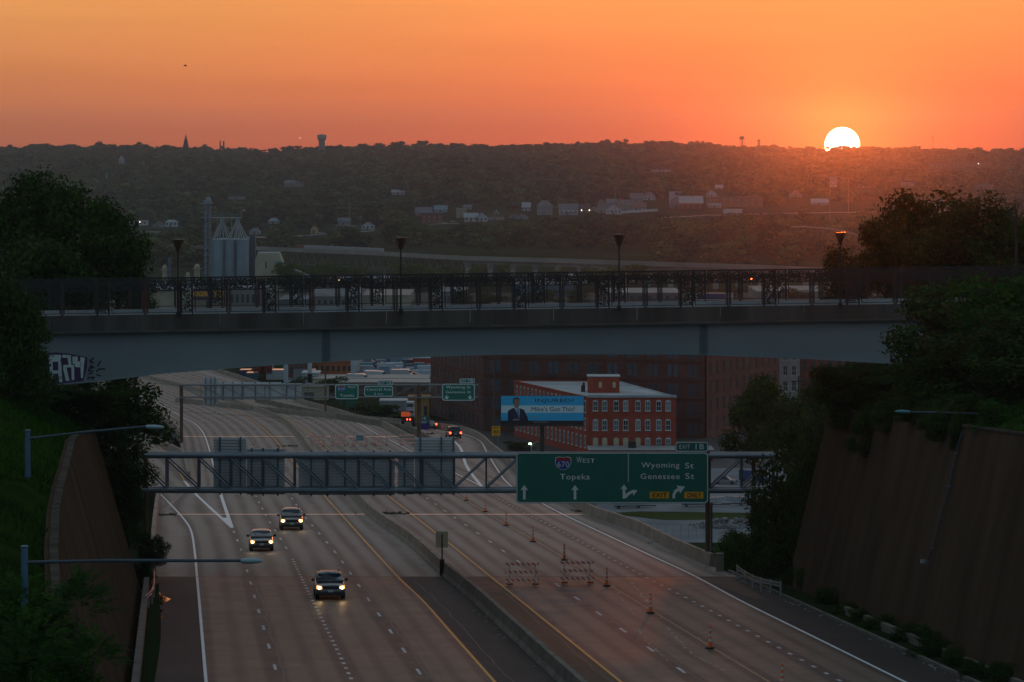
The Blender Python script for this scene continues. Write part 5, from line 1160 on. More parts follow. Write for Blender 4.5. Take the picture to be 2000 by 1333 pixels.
for px, lb_ in ((558, 'left one of the two pale square columns under the overpass, by the barrier'), (605, 'right one of the two pale square columns left of the orange brick building'), (689, 'pale square column at the right end of the orange brick building')):
    p = G(px, 752 if px < 600 else 748 if px < 650 else 738); MB().bx(p.x-.55, p.x+.55, p.y, p.y+1, 0, 12).build('concrete_column', mat('column_white', (.42, .46, .50), .7, (.50, .54, .58), .5), label=lb_, cat='column')
for px, col, lb_ in ((478, 'blue', 'blue shipping container left end of the stack beyond the barrier'), (505, 'red', 'red shipping container in the stack beyond the barrier'), (491, 'teal', 'teal shipping container standing lowest beside the barrier'), (530, 'white', 'white container with painted marks between the pale columns'), (520, 'red', 'second red container beside the left pale column'), (583, 'silver', 'grey container wall between the two pale columns')):
    p = G(px, 748 if col == 'teal' else 742); b = MB(); b.bx(p.x-1.4, p.x+(4.5 if col in ('white', 'silver') else 1.6), p.y, p.y+6, 0 if col != 'red' else 1.5, 2.6 if col != 'red' else 4.1)
    for k in range(7): b.bx(p.x-1.3+k*.42, p.x-1.22+k*.42, p.y-.05, p.y, .2 if col != 'red' else 1.6, 2.4 if col != 'red' else 4.0)
    b.build('shipping_container', PC[col], label=lb_, cat='container')
# buildings seen through the overpass fences
shed('store_building', 'cream store under a dark blue sign seen through the left part of the fence', 374, 436, 602, 5.6, 20, M_beige, M_slate, door=.55)
Yq = G(405, 602).y-.1; SG = thing('store_sign', 'dark blue store sign with yellow lettering on the cream store', 'sign', (bx_(405, Yq), Yq, 3))
MB().bx(bx_(375, Yq), bx_(437, Yq), Yq-.2, Yq-.05, bz(586, Yq), bz(565, Yq)).build('panel', mat('sign_navy', (.02, .025, .07), .6), SG)
text('DIGGER', bx_(371, Yq), bx_(407, Yq), bz(579.5, Yq), bz(569.5, Yq), Yq-.25, M_amb, SG, bold=.06, space=1); MB().bx(bx_(418, Yq), bx_(436, Yq), Yq-.24, Yq-.21, bz(581, Yq), bz(568, Yq)).build('emblem', M_amb, SG); MB().bx(bx_(423, Yq), bx_(432, Yq), Yq-.28, Yq-.25, bz(576, Yq), bz(571, Yq)).build('emblem_window', M_dwb, SG)
for i, (px0, px1, pyb, h, dep, m, mr, lb_) in enumerate(((180, 372, 604, 7, 60, M_beige, M_whr, 'long tan warehouse with a pale roof at the left end behind the fence'), (438, 520, 604, 8, 50, M_whw, M_whr, 'pale panelled warehouse right of the cream store behind the fence'), (545, 600, 604, 3.5, 40, M_slate, M_blst, 'dark roofed hall with blue walls below the beige mill building'), (606, 700, 602, 4.5, 70, M_whw, M_whr, 'wide pale roofed warehouse behind the fence left of the second lamp'), (704, 800, 598, 4, 60, M_beige, M_tanr, 'tan roofed warehouse behind the fence around the second lamp'), (860, 910, 596, 5, 60, M_whw, M_whr, 'round shouldered pale hall behind the middle of the fence'), (1000, 1120, 580, 5, 40, M_blst, M_slate, 'dim blue shed behind the middle right of the fence'), (1190, 1330, 590, 3.5, 50, M_slate, M_tanr, 'low dark warehouse behind the fence under the third lamp'), (1480, 1640, 590, 4, 60, M_whw, M_tanr, 'tan roofed warehouse behind the fence by the fourth lamp'), (640, 760, 566, 3.5, 40, M_brick3, M_slate, 'long dull red roofed shed in the valley left of the second lamp'), (1090, 1280, 556, 3.5, 40, M_beige, M_tanr, 'long tan shed below the concrete rail viaduct'))):
    shed('warehouse', lb_, px0, px1, pyb, h, dep, m, mr, .25 if i % 3 else 2.2, win=8 if i % 2 else 0)
TB = thing('blue_bus', 'long blue and white bus shaped trailer parked behind the fence right of the third lamp', 'trailer', G(1395, 590)); q = G(1357, 590); x1 = bx_(1432, q.y)
MB().bx(q.x, x1, q.y, q.y+3, .6, 3.6).build('body', PC['white'], TB); MB().bx(q.x+1, lerp(q.x, x1, .8), q.y-.05, q.y, 1.0, 3.2).build('side_panel', PC['blue'], TB); MB().bx(q.x, x1, q.y+.2, q.y+2.8, 0, .6).build('chassis', M_tyre, TB)

# grain silos
SY = 1604.0; GS = thing('grain_silos', 'cluster of ribbed grey blue grain silos with a tall elevator leg and fanned spouts', 'grain silo', (bx_(448, SY), SY, 0))
M_silo = mat('silo_steel', (.19, .27, .33), .5, (.26, .35, .41), .2, metal=.1); M_leg = mat('leg_steel', (.13, .17, .20), .6, (.18, .22, .25), .5); M_spout = mat('spout_steel', (.36, .40, .42), .45); zs = bz(469, SY)
for i, (px, dy) in enumerate(((424, 0), (449, 2), (474, 0), (436, 9), (462, 9), (487, 8))):
    x = bx_(px, SY+dy); r_ = 2.75; c_ = MB(); prof = []
    z = 0
    while z < zs: prof += [(r_, z), (r_, z+.75), (r_+.07, z+.8), (r_+.07, z+.9)]; z += .95
    prof += [(r_, zs), (r_*.5, zs+.45), (.4, zs+.6)]; c_.lathe((x, SY+dy, 0), prof, 20).build('silo', M_silo, GS)
MB().bx(bx_(486, SY), bx_(497, SY), SY+4, SY+8, 0, bz(460, SY)).build('stair_tower', mat('tower_dark', (.05, .08, .11), .7), GS)
b = MB(); xa, xb = bx_(400, SY), bx_(409, SY); b.bx(xa, xa+1.1, SY-3, SY-2, 0, bz(398, SY)); b.bx(xb, xb+.9, SY-3, SY-2, 0, bz(398, SY)); b.build('elevator_leg', M_leg, GS)
b = MB(); z = 2
while z < bz(400, SY): b.bar((xa, SY-3.1, z), (xb+.9, SY-3.1, z+2), .15); b.bar((xa-.3, SY-3.1, z), (xb+1.2, SY-3.1, z), .18); z += 2.6
b.build('bracing', M_silo, GS)
MB().bx(bx_(399, SY), bx_(413, SY), SY-3.5, SY-1, bz(397, SY), bz(391, SY)).build('head_house', M_silo, GS); MB().lathe((bx_(408, SY), SY-2, bz(391, SY)), [(1.1, 0), (.9, 1), (.2, 1.3)], 10).build('head_drum', M_silo, GS)
for zz in (397.5, 425): MB().bx(bx_(393, SY), bx_(416, SY), SY-4, SY-.5, bz(zz+.8, SY), bz(zz, SY)).build('platform', M_silo, GS)
MB().bx(bx_(414, SY), bx_(472, SY), SY-1, SY+1, bz(426.5, SY), bz(424.5, SY)).build('catwalk', M_spout, GS)
b = MB(); b.bx(bx_(414, SY), bx_(472, SY), SY-1, SY-.9, bz(420.3, SY), bz(419.7, SY))
for k in range(12): X = lerp(bx_(414, SY), bx_(472, SY), k/11); b.bx(X-.05, X+.05, SY-1, SY-.9, bz(425, SY), bz(420, SY))
b.build('handrail', M_silo, GS)
for tx, ts in ((434, (416, 420, 424, 429, 436, 443, 452, 446)), (464, (446, 450, 458, 462, 467, 472, 477, 483))):
    for j, q in enumerate(ts): MB().tube((bx_(tx, SY), SY+j*.3-1, bz(429, SY)), (bx_(q, SY), SY+j*.6-2, bz(467, SY)), .28, n=6).build('spout', M_spout, GS)
    MB().lathe((bx_(tx, SY), SY, bz(434, SY)), [(.9, 0), (1.0, 1.4), (.5, 1.6)], 8).build('distributor', M_silo, GS)
b = MB()
for px in (424, 437, 452, 468): b.bar((bx_(px, SY), SY+1, bz(467, SY)), (bx_(px, SY), SY+1, bz(426, SY)), .25)
b.build('support_frame', M_silo, GS)
MY = 1580.0; ML = thing('mill_building', 'beige mill building with chamfered top and a covered conveyor sloping down to the right', 'building', (bx_(525, MY), MY, 0)); X0, X1, XA, XB = bx_(498, MY), bx_(552, MY), bx_(503, MY), bx_(545, MY)
MB().poly([(X0, 0), (X1, 0), (X1, bz(512, MY)), (XB, bz(495, MY)), (XA, bz(495, MY)), (X0, bz(510, MY))], MY, 10).build('wall', M_beige, ML); MB().bx(XA, XB, MY+.2, MY+9.8, bz(495, MY)+.01, bz(493.5, MY)).build('roof', M_roofw, ML)
MB().bx(bx_(518, MY), bx_(521, MY), MY-.06, MY, bz(524, MY), bz(512, MY)).build('door', M_brown, ML)
MB().bar((bx_(540, MY), MY-1.5, bz(513, MY)), (bx_(606, MY), MY-1.5, bz(541, MY)), 1.5, 1.3).build('conveyor', M_spout, ML); MB().bx(bx_(538, MY), bx_(546, MY), MY-2.4, MY-.02, bz(517, MY), bz(508, MY)).build('conveyor_head', M_silo, ML)
MB().bx(bx_(572, MY), bx_(575, MY), MY-2, MY-1, 0, bz(528, MY)).build('conveyor_leg', M_silo, ML)
for px, w_, pt, lb_ in ((331, 5, 504, 'slim blue grey tower with a side platform left of the silos'), (322, 10, 518, 'stepped tan tank group at the left of the small plant'), (367, 8, 532, 'short tan tank left of the squat tower'), (385, 11, 516, 'squat tan tower with a top railing just left of the elevator leg')):
    Yt = 1640.0; t = thing('plant_tank', lb_, 'tank', (bx_(px, Yt), Yt, 0)); mm = M_blst if 'blue' in lb_ else M_beige; MB().lathe((bx_(px, Yt), Yt, 0), [(w_*.115, 0), (w_*.115, bz(pt, Yt)-1), (w_*.06, bz(pt, Yt))], 12).build('shell', mm, t)
    MB().bx(bx_(px-w_*.8, Yt), bx_(px+w_*.8, Yt), Yt-1.5, Yt+1.5, bz(pt+9, Yt)-.2, bz(pt+9, Yt)).build('platform', mm, t)
# flag on the silos
FY = SY; FL = thing('flag', 'small flag flying above the silo catwalk, catching orange light', 'flag', (bx_(471, FY), FY, bz(424, FY))); MB().tube((bx_(471, FY), FY, bz(424, FY)), (bx_(471, FY), FY, bz(407, FY)), .08).build('pole', M_silo, FL)
for k in range(5): MB().bx(bx_(471.2, FY), bx_(479, FY), FY+.02*k, FY+.04+.02*k, bz(412.5-k, FY), bz(413.5-k, FY)).build('stripe', mat('flag_red', (.5, .10, .06), .7) if k % 2 == 0 else mat('flag_white', (.6, .5, .45), .7), FL)
MB().bx(bx_(471.2, FY), bx_(474.2, FY), FY-.05, FY-.01, bz(411, FY), bz(407.7, FY)).build('canton', mat('flag_blue', (.05, .04, .12), .7), FL)

# rail viaduct, train
M_via = mat('viaduct_concrete', (.24, .22, .20), .8, (.33, .30, .27), .05, spec=.1); zV = 10.5
def Yv(px): return (CZ-zV)*F/(interp([(250, 478), (498, 484), (620, 489), (750, 494.5), (905, 503), (1100, 508.5), (1300, 515), (1480, 520.5), (1595, 525.5), (1750, 532)], px)-HY)
M_pier = mat('pier_concrete', (.34, .31, .28), .8, (.44, .40, .36), .1, spec=.1)
VD = thing('rail_viaduct', 'long rail viaduct across the valley, steel trestle left and concrete girders right', 'viaduct', (bx_(900, Yv(900)), Yv(900), 0))
def vline(z0, z1, w_, m, px0, px1, name, off=0):
    rr = []; b = MB()
    for px in range(px0, px1+1, 15): Y = Yv(px)+off; X = bx_(px, Y); rr.append([(X, Y-w_/2, z0), (X, Y+w_/2, z0), (X, Y+w_/2, z1), (X, Y-w_/2, z1)])
    b.loft(rr).build(name, m, VD)
vline(zV-1.3, zV, 9, M_via, 250, 1760, 'deck'); vline(zV, zV+.8, .3, M_via, 250, 1760, 'side_wall', -4.4); vline(zV-2.9, zV-1.35, 5, M_conc, 905, 1760, 'girder')
for px in list(range(914, 1750, 44)):
    Y = Yv(px); X = bx_(px, Y)
    MB().bx(X-1.6, X+1.6, Y-3.5, Y+3.5, zV-4.6, zV-2.95).build('pier_cap', M_conc, VD); MB().bx(X-1.1, X+1.1, Y-2.8, Y-1.4, 0, zV-4.62).build('pier', M_pier, VD); MB().bx(X-1.1, X+1.1, Y+1.4, Y+2.8, 0, zV-4.62).build('pier', M_pier, VD)
M_trs = mat('old_trestle_steel', (.085, .08, .08), .7); b = MB(); pxs2 = list(range(498, 908, 8))
for i, px in enumerate(pxs2[:-1]):
    for off in (-3, 3):
        Y, Z = Yv(px)+off, Yv(px+8)+off; a0, a1 = (bx_(px, Y), Y), (bx_(px+8, Z), Z)
        bar_ = ((*a0, 3.2), (*a1, zV-1.5)) if i % 2 else ((*a0, zV-1.5), (*a1, 3.2)); MB().bar(*bar_, .45).build('truss_member', M_trs, VD)
vline(2.8, 3.3, .6, M_trs, 498, 905, 'bottom_chord', -3); vline(2.8, 3.3, .6, M_trs, 498, 905, 'bottom_chord', 3)
for px in range(510, 905, 60): Y = Yv(px); X = bx_(px, Y); MB().bx(X-.6, X+.6, Y-3, Y+3, 0, 3).build('pier', M_trs, VD)
TR = thing('train', 'white and blue passenger train on the rail viaduct left of the second lamp', 'train', (bx_(665, Yv(665)), Yv(665), zV))
for i, (a, c) in enumerate(((582, 597), (598, 637), (638.5, 657), (658, 700), (701.5, 746))):
    Ya, Yc = Yv(a)-1.5, Yv(c)-1.5; p, q = Vector((bx_(a, Ya), Ya, zV+1.25)), Vector((bx_(c, Yc), Yc, zV+1.25)); o = MB().bar(p, q, 2.6, 2.0).build('train_car', mat('train_white', (.30, .30, .33), .6) if i else mat('train_red', (.16, .04, .04), .6), TR)
    nw = 3
    for k in range(nw): u, v = p.lerp(q, (k+.2)/nw)+Vector((0, -1.35, .3)), p.lerp(q, (k+.8)/nw)+Vector((0, -1.38, .25)); MB().bar(u, v, .1, 1.0).build('window', M_blk, o)
# freight cars behind
k = 0
for a, c, py, col in ((753,828,469,'silver'),(880,940,466,'white'),(942,990,466.5,'silver'),(1038,1056,466,'silver'),(1057,1098,466,'white'),(1100,1140,466,'silver'),(1145,1190,466,'white'),(1192,1240,466.5,'silver'),(1500,1512,470,'white'),(1530,1560,470,'silver')):
    Y = (CZ-1)*F/(py-HY); X0, X1 = bx_(a, Y), bx_(c, Y); o = thing('freight_car', f'{"pale" if col == "white" else "grey"} freight car behind the tree belt, {["far left", "next to the gap", "right after a pale one", "short one in the middle", "wide one right of the middle", "just left of the third lamp", "crossing behind the third lamp", "right of the third lamp", "small one far right", "last one at the far right"][k]}', 'freight car', ((X0+X1)/2, Y, 0)); MB().bx(X0, X1, Y, Y+3, 1, 5).build('body', PC[col], o); MB().bx(X0, X1, Y+.3, Y+2.7, .2, 1).build('bogies', M_tyre, o)
    for j in range(int((X1-X0)/1.8)): MB().bx(X0+.9+j*1.8, X0+1.05+j*1.8, Y-.1, Y, 1.1, 4.9).build('rib', PC[col], o)
    k += 1
# hillside interstate and road ribbons
def ribbon(name, pts, w_, m, dz=.5, lift=None):
    P_ = []
    for (a, b_), (c, d) in zip(pts, pts[1:]):
        for i in range(12): P_.append(GP(lerp(a, c, i/12), lerp(b_, d, i/12))+Vector((0, 0, dz)))
    vs = []
    for p in P_: vs += [(p.x, p.y-w_/2, p.z), (p.x, p.y+w_/2, p.z+.1)]
    b = MB(); b.add(vs, [(2*i, 2*i+2, 2*i+3, 2*i+1) for i in range(len(P_)-1)]); b.build(name, m, kind='structure')
M_hwy = mat('far_road', (.24, .22, .20), .7, (.32, .29, .27), .02, spec=.1)
ribbon('far_road', [(1125,436),(1250,430),(1380,423),(1480,420),(1560,418),(1700,416),(1840,414),(2010,413)], 22, M_hwy); ribbon('far_road', [(815,447),(850,440),(900,438)], 14, M_hwy); ribbon('far_road', [(480,466),(560,465),(640,459),(740,452)], 20, M_hwy)
ribbon('far_field', [(815,452),(1000,445),(1160,440),(1400,434),(1660,428)], 120, mat('hill_grass', (.034, .055, .016), .95, (.075, .080, .030), .02, spec=0), .25)
VD2 = thing('ramp_bridge', 'pair of thin highway ramp bridges at the far left behind the bridge lamp', 'viaduct', (bx_(340, 2450), 2450, 0))
for y0p, y1p, Y in ((453, 459.5, 2450), (466, 470, 2350), (477, 480, 2250)):
    b = MB(); b.bar((bx_(255, Y), Y, bz(y0p, Y)), (bx_(402, Y), Y, bz(y1p, Y)), 10, 1.6); b.build('deck', M_via, VD2)
    for px in (275, 310, 345, 380): MB().bx(bx_(px, Y)-.6, bx_(px, Y)+.6, Y-3, Y+3, 0, bz(lerp(y0p, y1p, (px-255)/147), Y)-.85).build('pier', M_via, VD2)
# distant steel arch truss bridge at right
AB = thing('truss_bridge', 'dim curved steel truss bridge in the valley left of the fourth lamp', 'bridge', (bx_(1590, 2050), 2050, 0)); Y = 2050.0; tp = [(1545, 443.5), (1570, 443), (1600, 445), (1635, 448.5), (1670, 458), (1690, 470)]
for (a, b0), (c, d) in zip(tp, tp[1:]):
    MB().bar(P(a, b0, Y), P(c, d, Y), .9).build('top_chord', M_via, AB)
    for k in range(3): u, v = lerp(a, c, k/3), lerp(b0, d, k/3); MB().bar(P(u, v, Y), P(u+(8 if k % 2 else -8), 474, Y), .35).build('truss_member', M_trs, AB)
MB().bar(P(1530, 474, Y), P(1700, 476, Y), 1.2).build('bottom_chord', M_trs, AB)

# towers on the ridge
def ridge(px, d=5450): X = (px-CX)*d/F; return Vector((X, d, ground(X, d)))
SP = ridge(363, 5000); t = thing('church_steeple', 'slender dark church steeple rising over the left ridge', 'church', SP); M_st = mat('steeple_stone', (.06, .06, .06), .9)
b = MB(); b.bx(SP.x-3.6, SP.x+3.6, SP.y-3.6, SP.y+3.6, SP.z, bz(283, SP.y)).build('tower', M_st, t); MB().bx(SP.x-2.7, SP.x+2.7, SP.y-2.7, SP.y+2.7, bz(283, SP.y), bz(277, SP.y)).build('belfry', M_st, t)
MB().lathe((SP.x, SP.y, bz(277, SP.y)), [(2.7, 0), (1.3, 5.2), (.12, bz(262, SP.y)-bz(277, SP.y))], 8).build('spire', M_st, t); MB().bx(SP.x-.12, SP.x+.12, SP.y, SP.y+.2, bz(262, SP.y)-.3, bz(259, SP.y)).build('cross', M_st, t)
for px, pt, w_, lb_, kind in ((628.5, 263, 17, 'white banded water tower with a broad pedestal on the left half of the ridge', 'ped'), (1449, 266, 10, 'small legged water tower left of the setting sun', 'leg'), (1482, 274, 7, 'stubby dark tower between the water tower and the sun', 'stub')):
    q = ridge(px, 5300); Y = q.y; t = thing('water_tower', lb_, 'water tower', q); zt = bz(pt, Y); r_ = w_*Y/F/2; X = q.x; mw = mat('tower_paint', (.16, .17, .18), .6); md = M_st
    if kind == 'ped':
        MB().lathe((X, Y, 0), [(r_*.80, q.z), (r_*.72, zt-r_*1.45), (r_*.95, zt-r_*1.1)], 16).build('pedestal', mw, t); MB().lathe((X, Y, 0), [(r_*.97, zt-r_*1.1), (r_*1.08, zt-r_*.95), (r_*1.08, zt-r_*.12), (r_*.5, zt)], 16).build('tank', mat('tower_white', (.30, .30, .30), .6), t)
        MB().lathe((X, Y, zt), [(.6, 0), (.6, 1.6)], 8).build('vent', mw, t)
    elif kind == 'leg':
        MB().lathe((X, Y, 0), [(r_*.3, zt-r_*1.5), (r_, zt-r_*1.1), (r_, zt-r_*.45), (r_*.2, zt)], 12).build('tank', md, t)
        for a in range(5): MB().bar((X+r_*.95*math.cos(a*1.257), Y+r_*.95*math.sin(a*1.257), q.z), (X+r_*.9*math.cos(a*1.257), Y+r_*.9*math.sin(a*1.257), zt-r_), .4).build('leg', md, t)
        MB().tube((X, Y, q.z), (X, Y, zt-r_), .5).build('riser', md, t)
    else: MB().lathe((X, Y, 0), [(r_*.6, q.z), (r_*.6, zt-2.8), (r_, zt-2.4), (r_, zt-.6), (.3, zt+1.6)], 10).build('tank', md, t)
for px, pt, lb_ in ((430, 275, 'short dark chimney on the left ridge'), (437, 276, 'thin mast with a bulge beside the short chimney on the left ridge'), (1822, 266, 'red lattice mast on the ridge right of the sun'), (1512, 266, 'hair thin mast on the ridge just left of the sun')):
    q = ridge(px, 5350); b = MB(); rr = 1.1 if 'chimney' in lb_ else .35; b.tube(q, (q.x, q.y, bz(pt, q.y)), rr, rr*.8, 8)
    if 'bulge' in lb_ or 'lattice' in lb_:
        for zz in (pt+2, pt+6): b.bx(q.x-1.3, q.x+1.3, q.y-1, q.y+1, bz(zz, q.y)-.6, bz(zz, q.y)+.6)
    b.build('chimney' if 'chimney' in lb_ else 'radio_mast', M_st if px != 1822 else M_red, label=lb_, cat='chimney' if 'chimney' in lb_ else 'mast')
q = GP(208, 365); t = thing('green_steeple', 'small pointed teal church steeple above the large tree at the left', 'church', q); MB().bx(q.x-2, q.x+2, q.y-2, q.y+2, q.z, bz(355, q.y)).build('tower', M_brick3, t); MB().lathe((q.x, q.y, bz(355, q.y)), [(2.6, 0), (.1, bz(338, q.y)-bz(355, q.y))], 4).build('spire', mat('copper_green', (.02, .28, .24), .6), t)
# tall masts / high-mast lights and utility poles
for px, pt, pb, Y, lb_ in ((682, 378, 460, 2600, 'high light mast left of the white houses'), (1202, 368, 442, 2900, 'high light mast above the third bridge lamp'), (1657, 348, 425, 2900, 'high light mast under the sun glow at the right'), (1621, 362, 412, 3000, 'thin pole left of the mast under the sun glow'), (152*.35+650, 420, 478, 2400, 'utility pole left of the tan field'), (530, 440, 480, 2400, 'utility pole right of the silos')):
    q = Vector((bx_(px, Y), Y, 0)); q.z = min(ground(q.x, Y), bz(pb, Y)); b = MB(); b.tube(q, (q.x, Y, bz(pt, Y)), .3, .18, 6)
    if 'light mast' in lb_:
        for a in (-1.6, -.8, .8, 1.6): b.bx(q.x+a-.35, q.x+a+.35, Y-.4, Y+.4, bz(pt, Y)-.4, bz(pt, Y))
    else: b.bx(q.x-1.4, q.x+1.4, Y-.1, Y+.1, bz(pt, Y)-1.4, bz(pt, Y)-1.1)
    b.build('light_mast' if 'light mast' in lb_ else 'utility_pole', M_via, label=lb_, cat='light mast' if 'light mast' in lb_ else 'utility pole')
# utility poles with wires in the middle distance
PY = 590.0
def pole_at(px, Y, ztop, lb_, m=M_brown):
    t = thing('utility_pole', lb_, 'utility pole', (bx_(px, Y), Y, 0)); X = bx_(px, Y); MB().tube((X, Y, 0), (X, Y, ztop), .2, .14, 8).build('pole', m, t); MB().bx(X-1.3, X+1.3, Y-.08, Y+.08, ztop-1.0, ztop-.8).build('crossarm', m, t); return Vector((X, Y, ztop-.8))
pa = pole_at(635.5, 700, bz(700, 700)+6, 'brown utility pole in front of the orange brick building'); pb_ = pole_at(965, 760-60, bz(690, 700), 'dark utility pole at the corner of the huge brown warehouse'); pcc = pole_at(1560, 640, bz(735, 640), 'utility pole among the trees at the right', M_dark)
def wire(p, q, sag, lb_):
    b = MB(); n = 24; pts = [p.lerp(q, i/n)-Vector((0, 0, 4*sag*(i/n)*(1-i/n))) for i in range(n+1)]
    for u, v in zip(pts, pts[1:]): b.bar(u, v, .035)
    b.build('power_line', M_dark, label=lb_, cat='power line')
wire(pa, pb_, 1.2, 'power line from the brown utility pole to the warehouse corner'); wire(pb_, pcc, 1.5, 'power line crossing in front of the huge brown warehouse'); wire(P(260, 795, 520), P(990, 817, 560), 1.0, 'thin cable sagging low over the curving roadways'); wire(P(255, 745, 640), P(1010, 750, 700), 1.5, 'thin cable just above the far gantry'); wire(P(940, 752, 690), P(1420, 775, 690), 1.0, 'thin cable passing over the red building roof')
# street light with green glow, signal
q = Vector((bx_(1038, 640), 640, 0)); t = thing('street_light', 'street light with a greenish glowing lamp in front of the red building', 'street light', q); MB().tube(q, (q.x, 640, bz(868, 640)), .1).build('pole', M_post, t); MB().bar((q.x, 640, bz(868, 640)), (q.x+1.3, 640, bz(862, 640)), .08).build('arm', M_post, t); MB().bx(q.x-.45, q.x+.0, 639.7, 640.1, bz(868.5, 640), bz(866, 640)).build('lamp', mat('green_white_glow', (1, 1, 1), .5, emit=(.55, 1, .55), es=14), t)
def farlamp(px, py, Y, col, es, lb_, r_=.3):
    X = bx_(px, Y); g0 = ground(X, Y); t = thing('street_light', lb_, 'street light', (X, Y, g0)); z = bz(py, Y); MB().tube((X, Y, g0), (X, Y, z-r_), .1).build('pole', M_via, t); MB().lathe((X, Y, z), [(r_*.5, -r_), (r_, 0), (r_*.5, r_)], 8).build('lamp', mat('glow_%d' % es+lb_[:4], col, .5, emit=col, es=es), t)
farlamp(663, 547, 1400, (1, .62, .28), 14, 'warm street light just over the fence right of the beige mill', .32); farlamp(1468, 545, 1400, (1, .20, .03), 9, 'orange street light just over the fence right of the middle', .34)
farlamp(278, 392, 3300, (1, .85, .7), 9, 'white light dot on the wooded hill at the left', .45); farlamp(1911, 320, 4600, (1, .9, .8), 5, 'white light dot at the far right of the hillside', .55); farlamp(586, 270, 5400, (1, .7, .5), 3, 'tiny light on the ridge left of the white water tower', .6)

# lot, boats, rubble, chain fence at the right
def gpolyg(name, pxs_, m, dz, kind='structure'): v = [G(x, y, dz) for x, y in pxs_]; MB().add(v, [tuple(range(len(v)))]).build(name, m, kind=kind)
gpolyg('gravel_lot', [(1150,1060),(1620,1060),(1560,915),(1180,915)], M_lot, .05); gpolyg('grass_strip', [(1180,1003),(1300,1016),(1520,1013),(1520,1003),(1250,999)], MATS['hill_grass'], .09)
gpolyg('yard_pavement', [(560,765),(860,765),(860,700),(560,700)], M_lot, .06)
gpolyg('street', [(800,1000),(1640,990),(1640,828),(800,822)], M_asph, .04)
gpolyg('rail_yard', [(500,600),(1700,600),(1700,572),(500,572)], M_dirt, .06)
def boat(px, py, L_, col, rz, lb_, cabin=True):
    q = G(px, py); t = thing('boat', lb_, 'boat', (q.x, q.y, 0)); rr = []
    for k, w_, zk in ((-.5, .55, .75), (-.45, .9, .5), (0, 1.0, .45), (.3, .8, .5), (.45, .35, .85), (.5, .05, 1.25)): rr.append([(k*L_, -w_, 1.5+max(0, k)*.5), (k*L_, -w_*.6, zk), (k*L_, w_*.6, zk), (k*L_, w_, 1.5+max(0, k)*.5)])
    t.rotation_euler = (0, 0, rz)
    o = MB().loft(rr).build('hull', PC[col], None, origin=(0, 0, 0)); o.parent = t; o.location = (0, 0, 0)
    if cabin: o = MB().bx(-.3*L_, .05*L_, -.6, .6, 1.5, 2.6).bx(-.34*L_, .09*L_, -.7, .7, 2.6, 2.7).build('cabin', PC['white'], None, origin=(0, 0, 0)); o.parent = t
    b = MB()
    for k in (-.35, .15): b.bx(k*L_-.1, k*L_+.1, -.8, .8, 0, .5)
    b.bx(-.45*L_, .6*L_, -.1, .1, .3, .45); o = b.build('trailer', M_trim, None, origin=(0, 0, 0)); o.parent = t
boat(1372, 990, 8, 'white', .1, 'white boat on a trailer just below the right end of the big green sign'); boat(1459, 988, 7.5, 'white', 3.2, 'white cabin boat beside the dark bush at the right of the lot'); boat(1235, 993, 7, 'white', .2, 'white boat hull half hidden right under the big green sign', False)
b = MB(); rs = np.random.RandomState(5); q0 = G(1425, 1030)
for i in range(260):
    a = rs.uniform(-1, 1); c_ = rs.uniform(-1, 1); h = 1.7*max(0, 1-a*a)*(1-abs(c_)*.8)*rs.uniform(.5, 1); s = rs.uniform(.25, .7); b.box((q0.x+a*6.2, q0.y+c_*3, h), (s, s*rs.uniform(.5, 1.2), s*rs.uniform(.3, .8)), rs.uniform(0, 3), 0, (rs.uniform(-.7, .7), 'X'))
b.build('rubble_pile', mat('rubble', (.14, .14, .15), .9, (.32, .32, .34), .8), kind='stuff', label='heap of grey broken concrete on the lot behind the gantry post')
CF = thing('chain_link_fence', 'thin chain link fence along the near side of the gravel lot', 'fence', G(1400, 1050)); z = 2.2
for px in range(1180, 1500, 15): p = G(px, 1048+(px-1180)*.02); MB().tube(p, p+Vector((0, 0, z)), .05, n=6).build('post', M_post, CF)
p, q = G(1180, 1048), G(1495, 1054); MB().bar(p+Vector((0, 0, z)), q+Vector((0, 0, z)), .05).build('top_rail', M_post, CF)
b = MB(); n = 140
for i in range(n): u, v = p.lerp(q, i/n), p.lerp(q, (i+2)/n); b.bar(u, v+Vector((0, 0, z)), .012); b.bar(v, u+Vector((0, 0, z)), .012)
b.build('wire_mesh', M_post, CF)
# ------------------------------------------------------------ houses on the hillside
HB = []           # photo boxes kept free of nearer trees: x0, x1, top, bottom, Y
HM = {'white': mat('siding_white', (.42, .46, .50), .8, (.5, .54, .58), .3), 'blue': mat('siding_blue', (.14, .20, .28), .8, (.19, .25, .33), .3), 'grey': mat('siding_grey', (.22, .22, .23), .8, (.28, .28, .29), .3), 'brick': mat('house_brick', (.22, .055, .04), .85, (.28, .08, .055), .3), 'tan': mat('siding_tan', (.30, .24, .17), .8, (.36, .29, .21), .3), 'yellow': mat('siding_yellow', (.55, .36, .12), .8, (.6, .42, .16), .3), 'brown': mat('siding_brown', (.14, .09, .06), .85, (.18, .12, .08), .3)}
HR = {'slate': M_slate, 'blue': mat('roof_blue', (.16, .21, .26), .7), 'dark': mat('roof_dark', (.06, .055, .055), .8), 'light': mat('roof_light', (.30, .32, .34), .7), 'brown': mat('roof_brown', (.13, .09, .07), .8)}
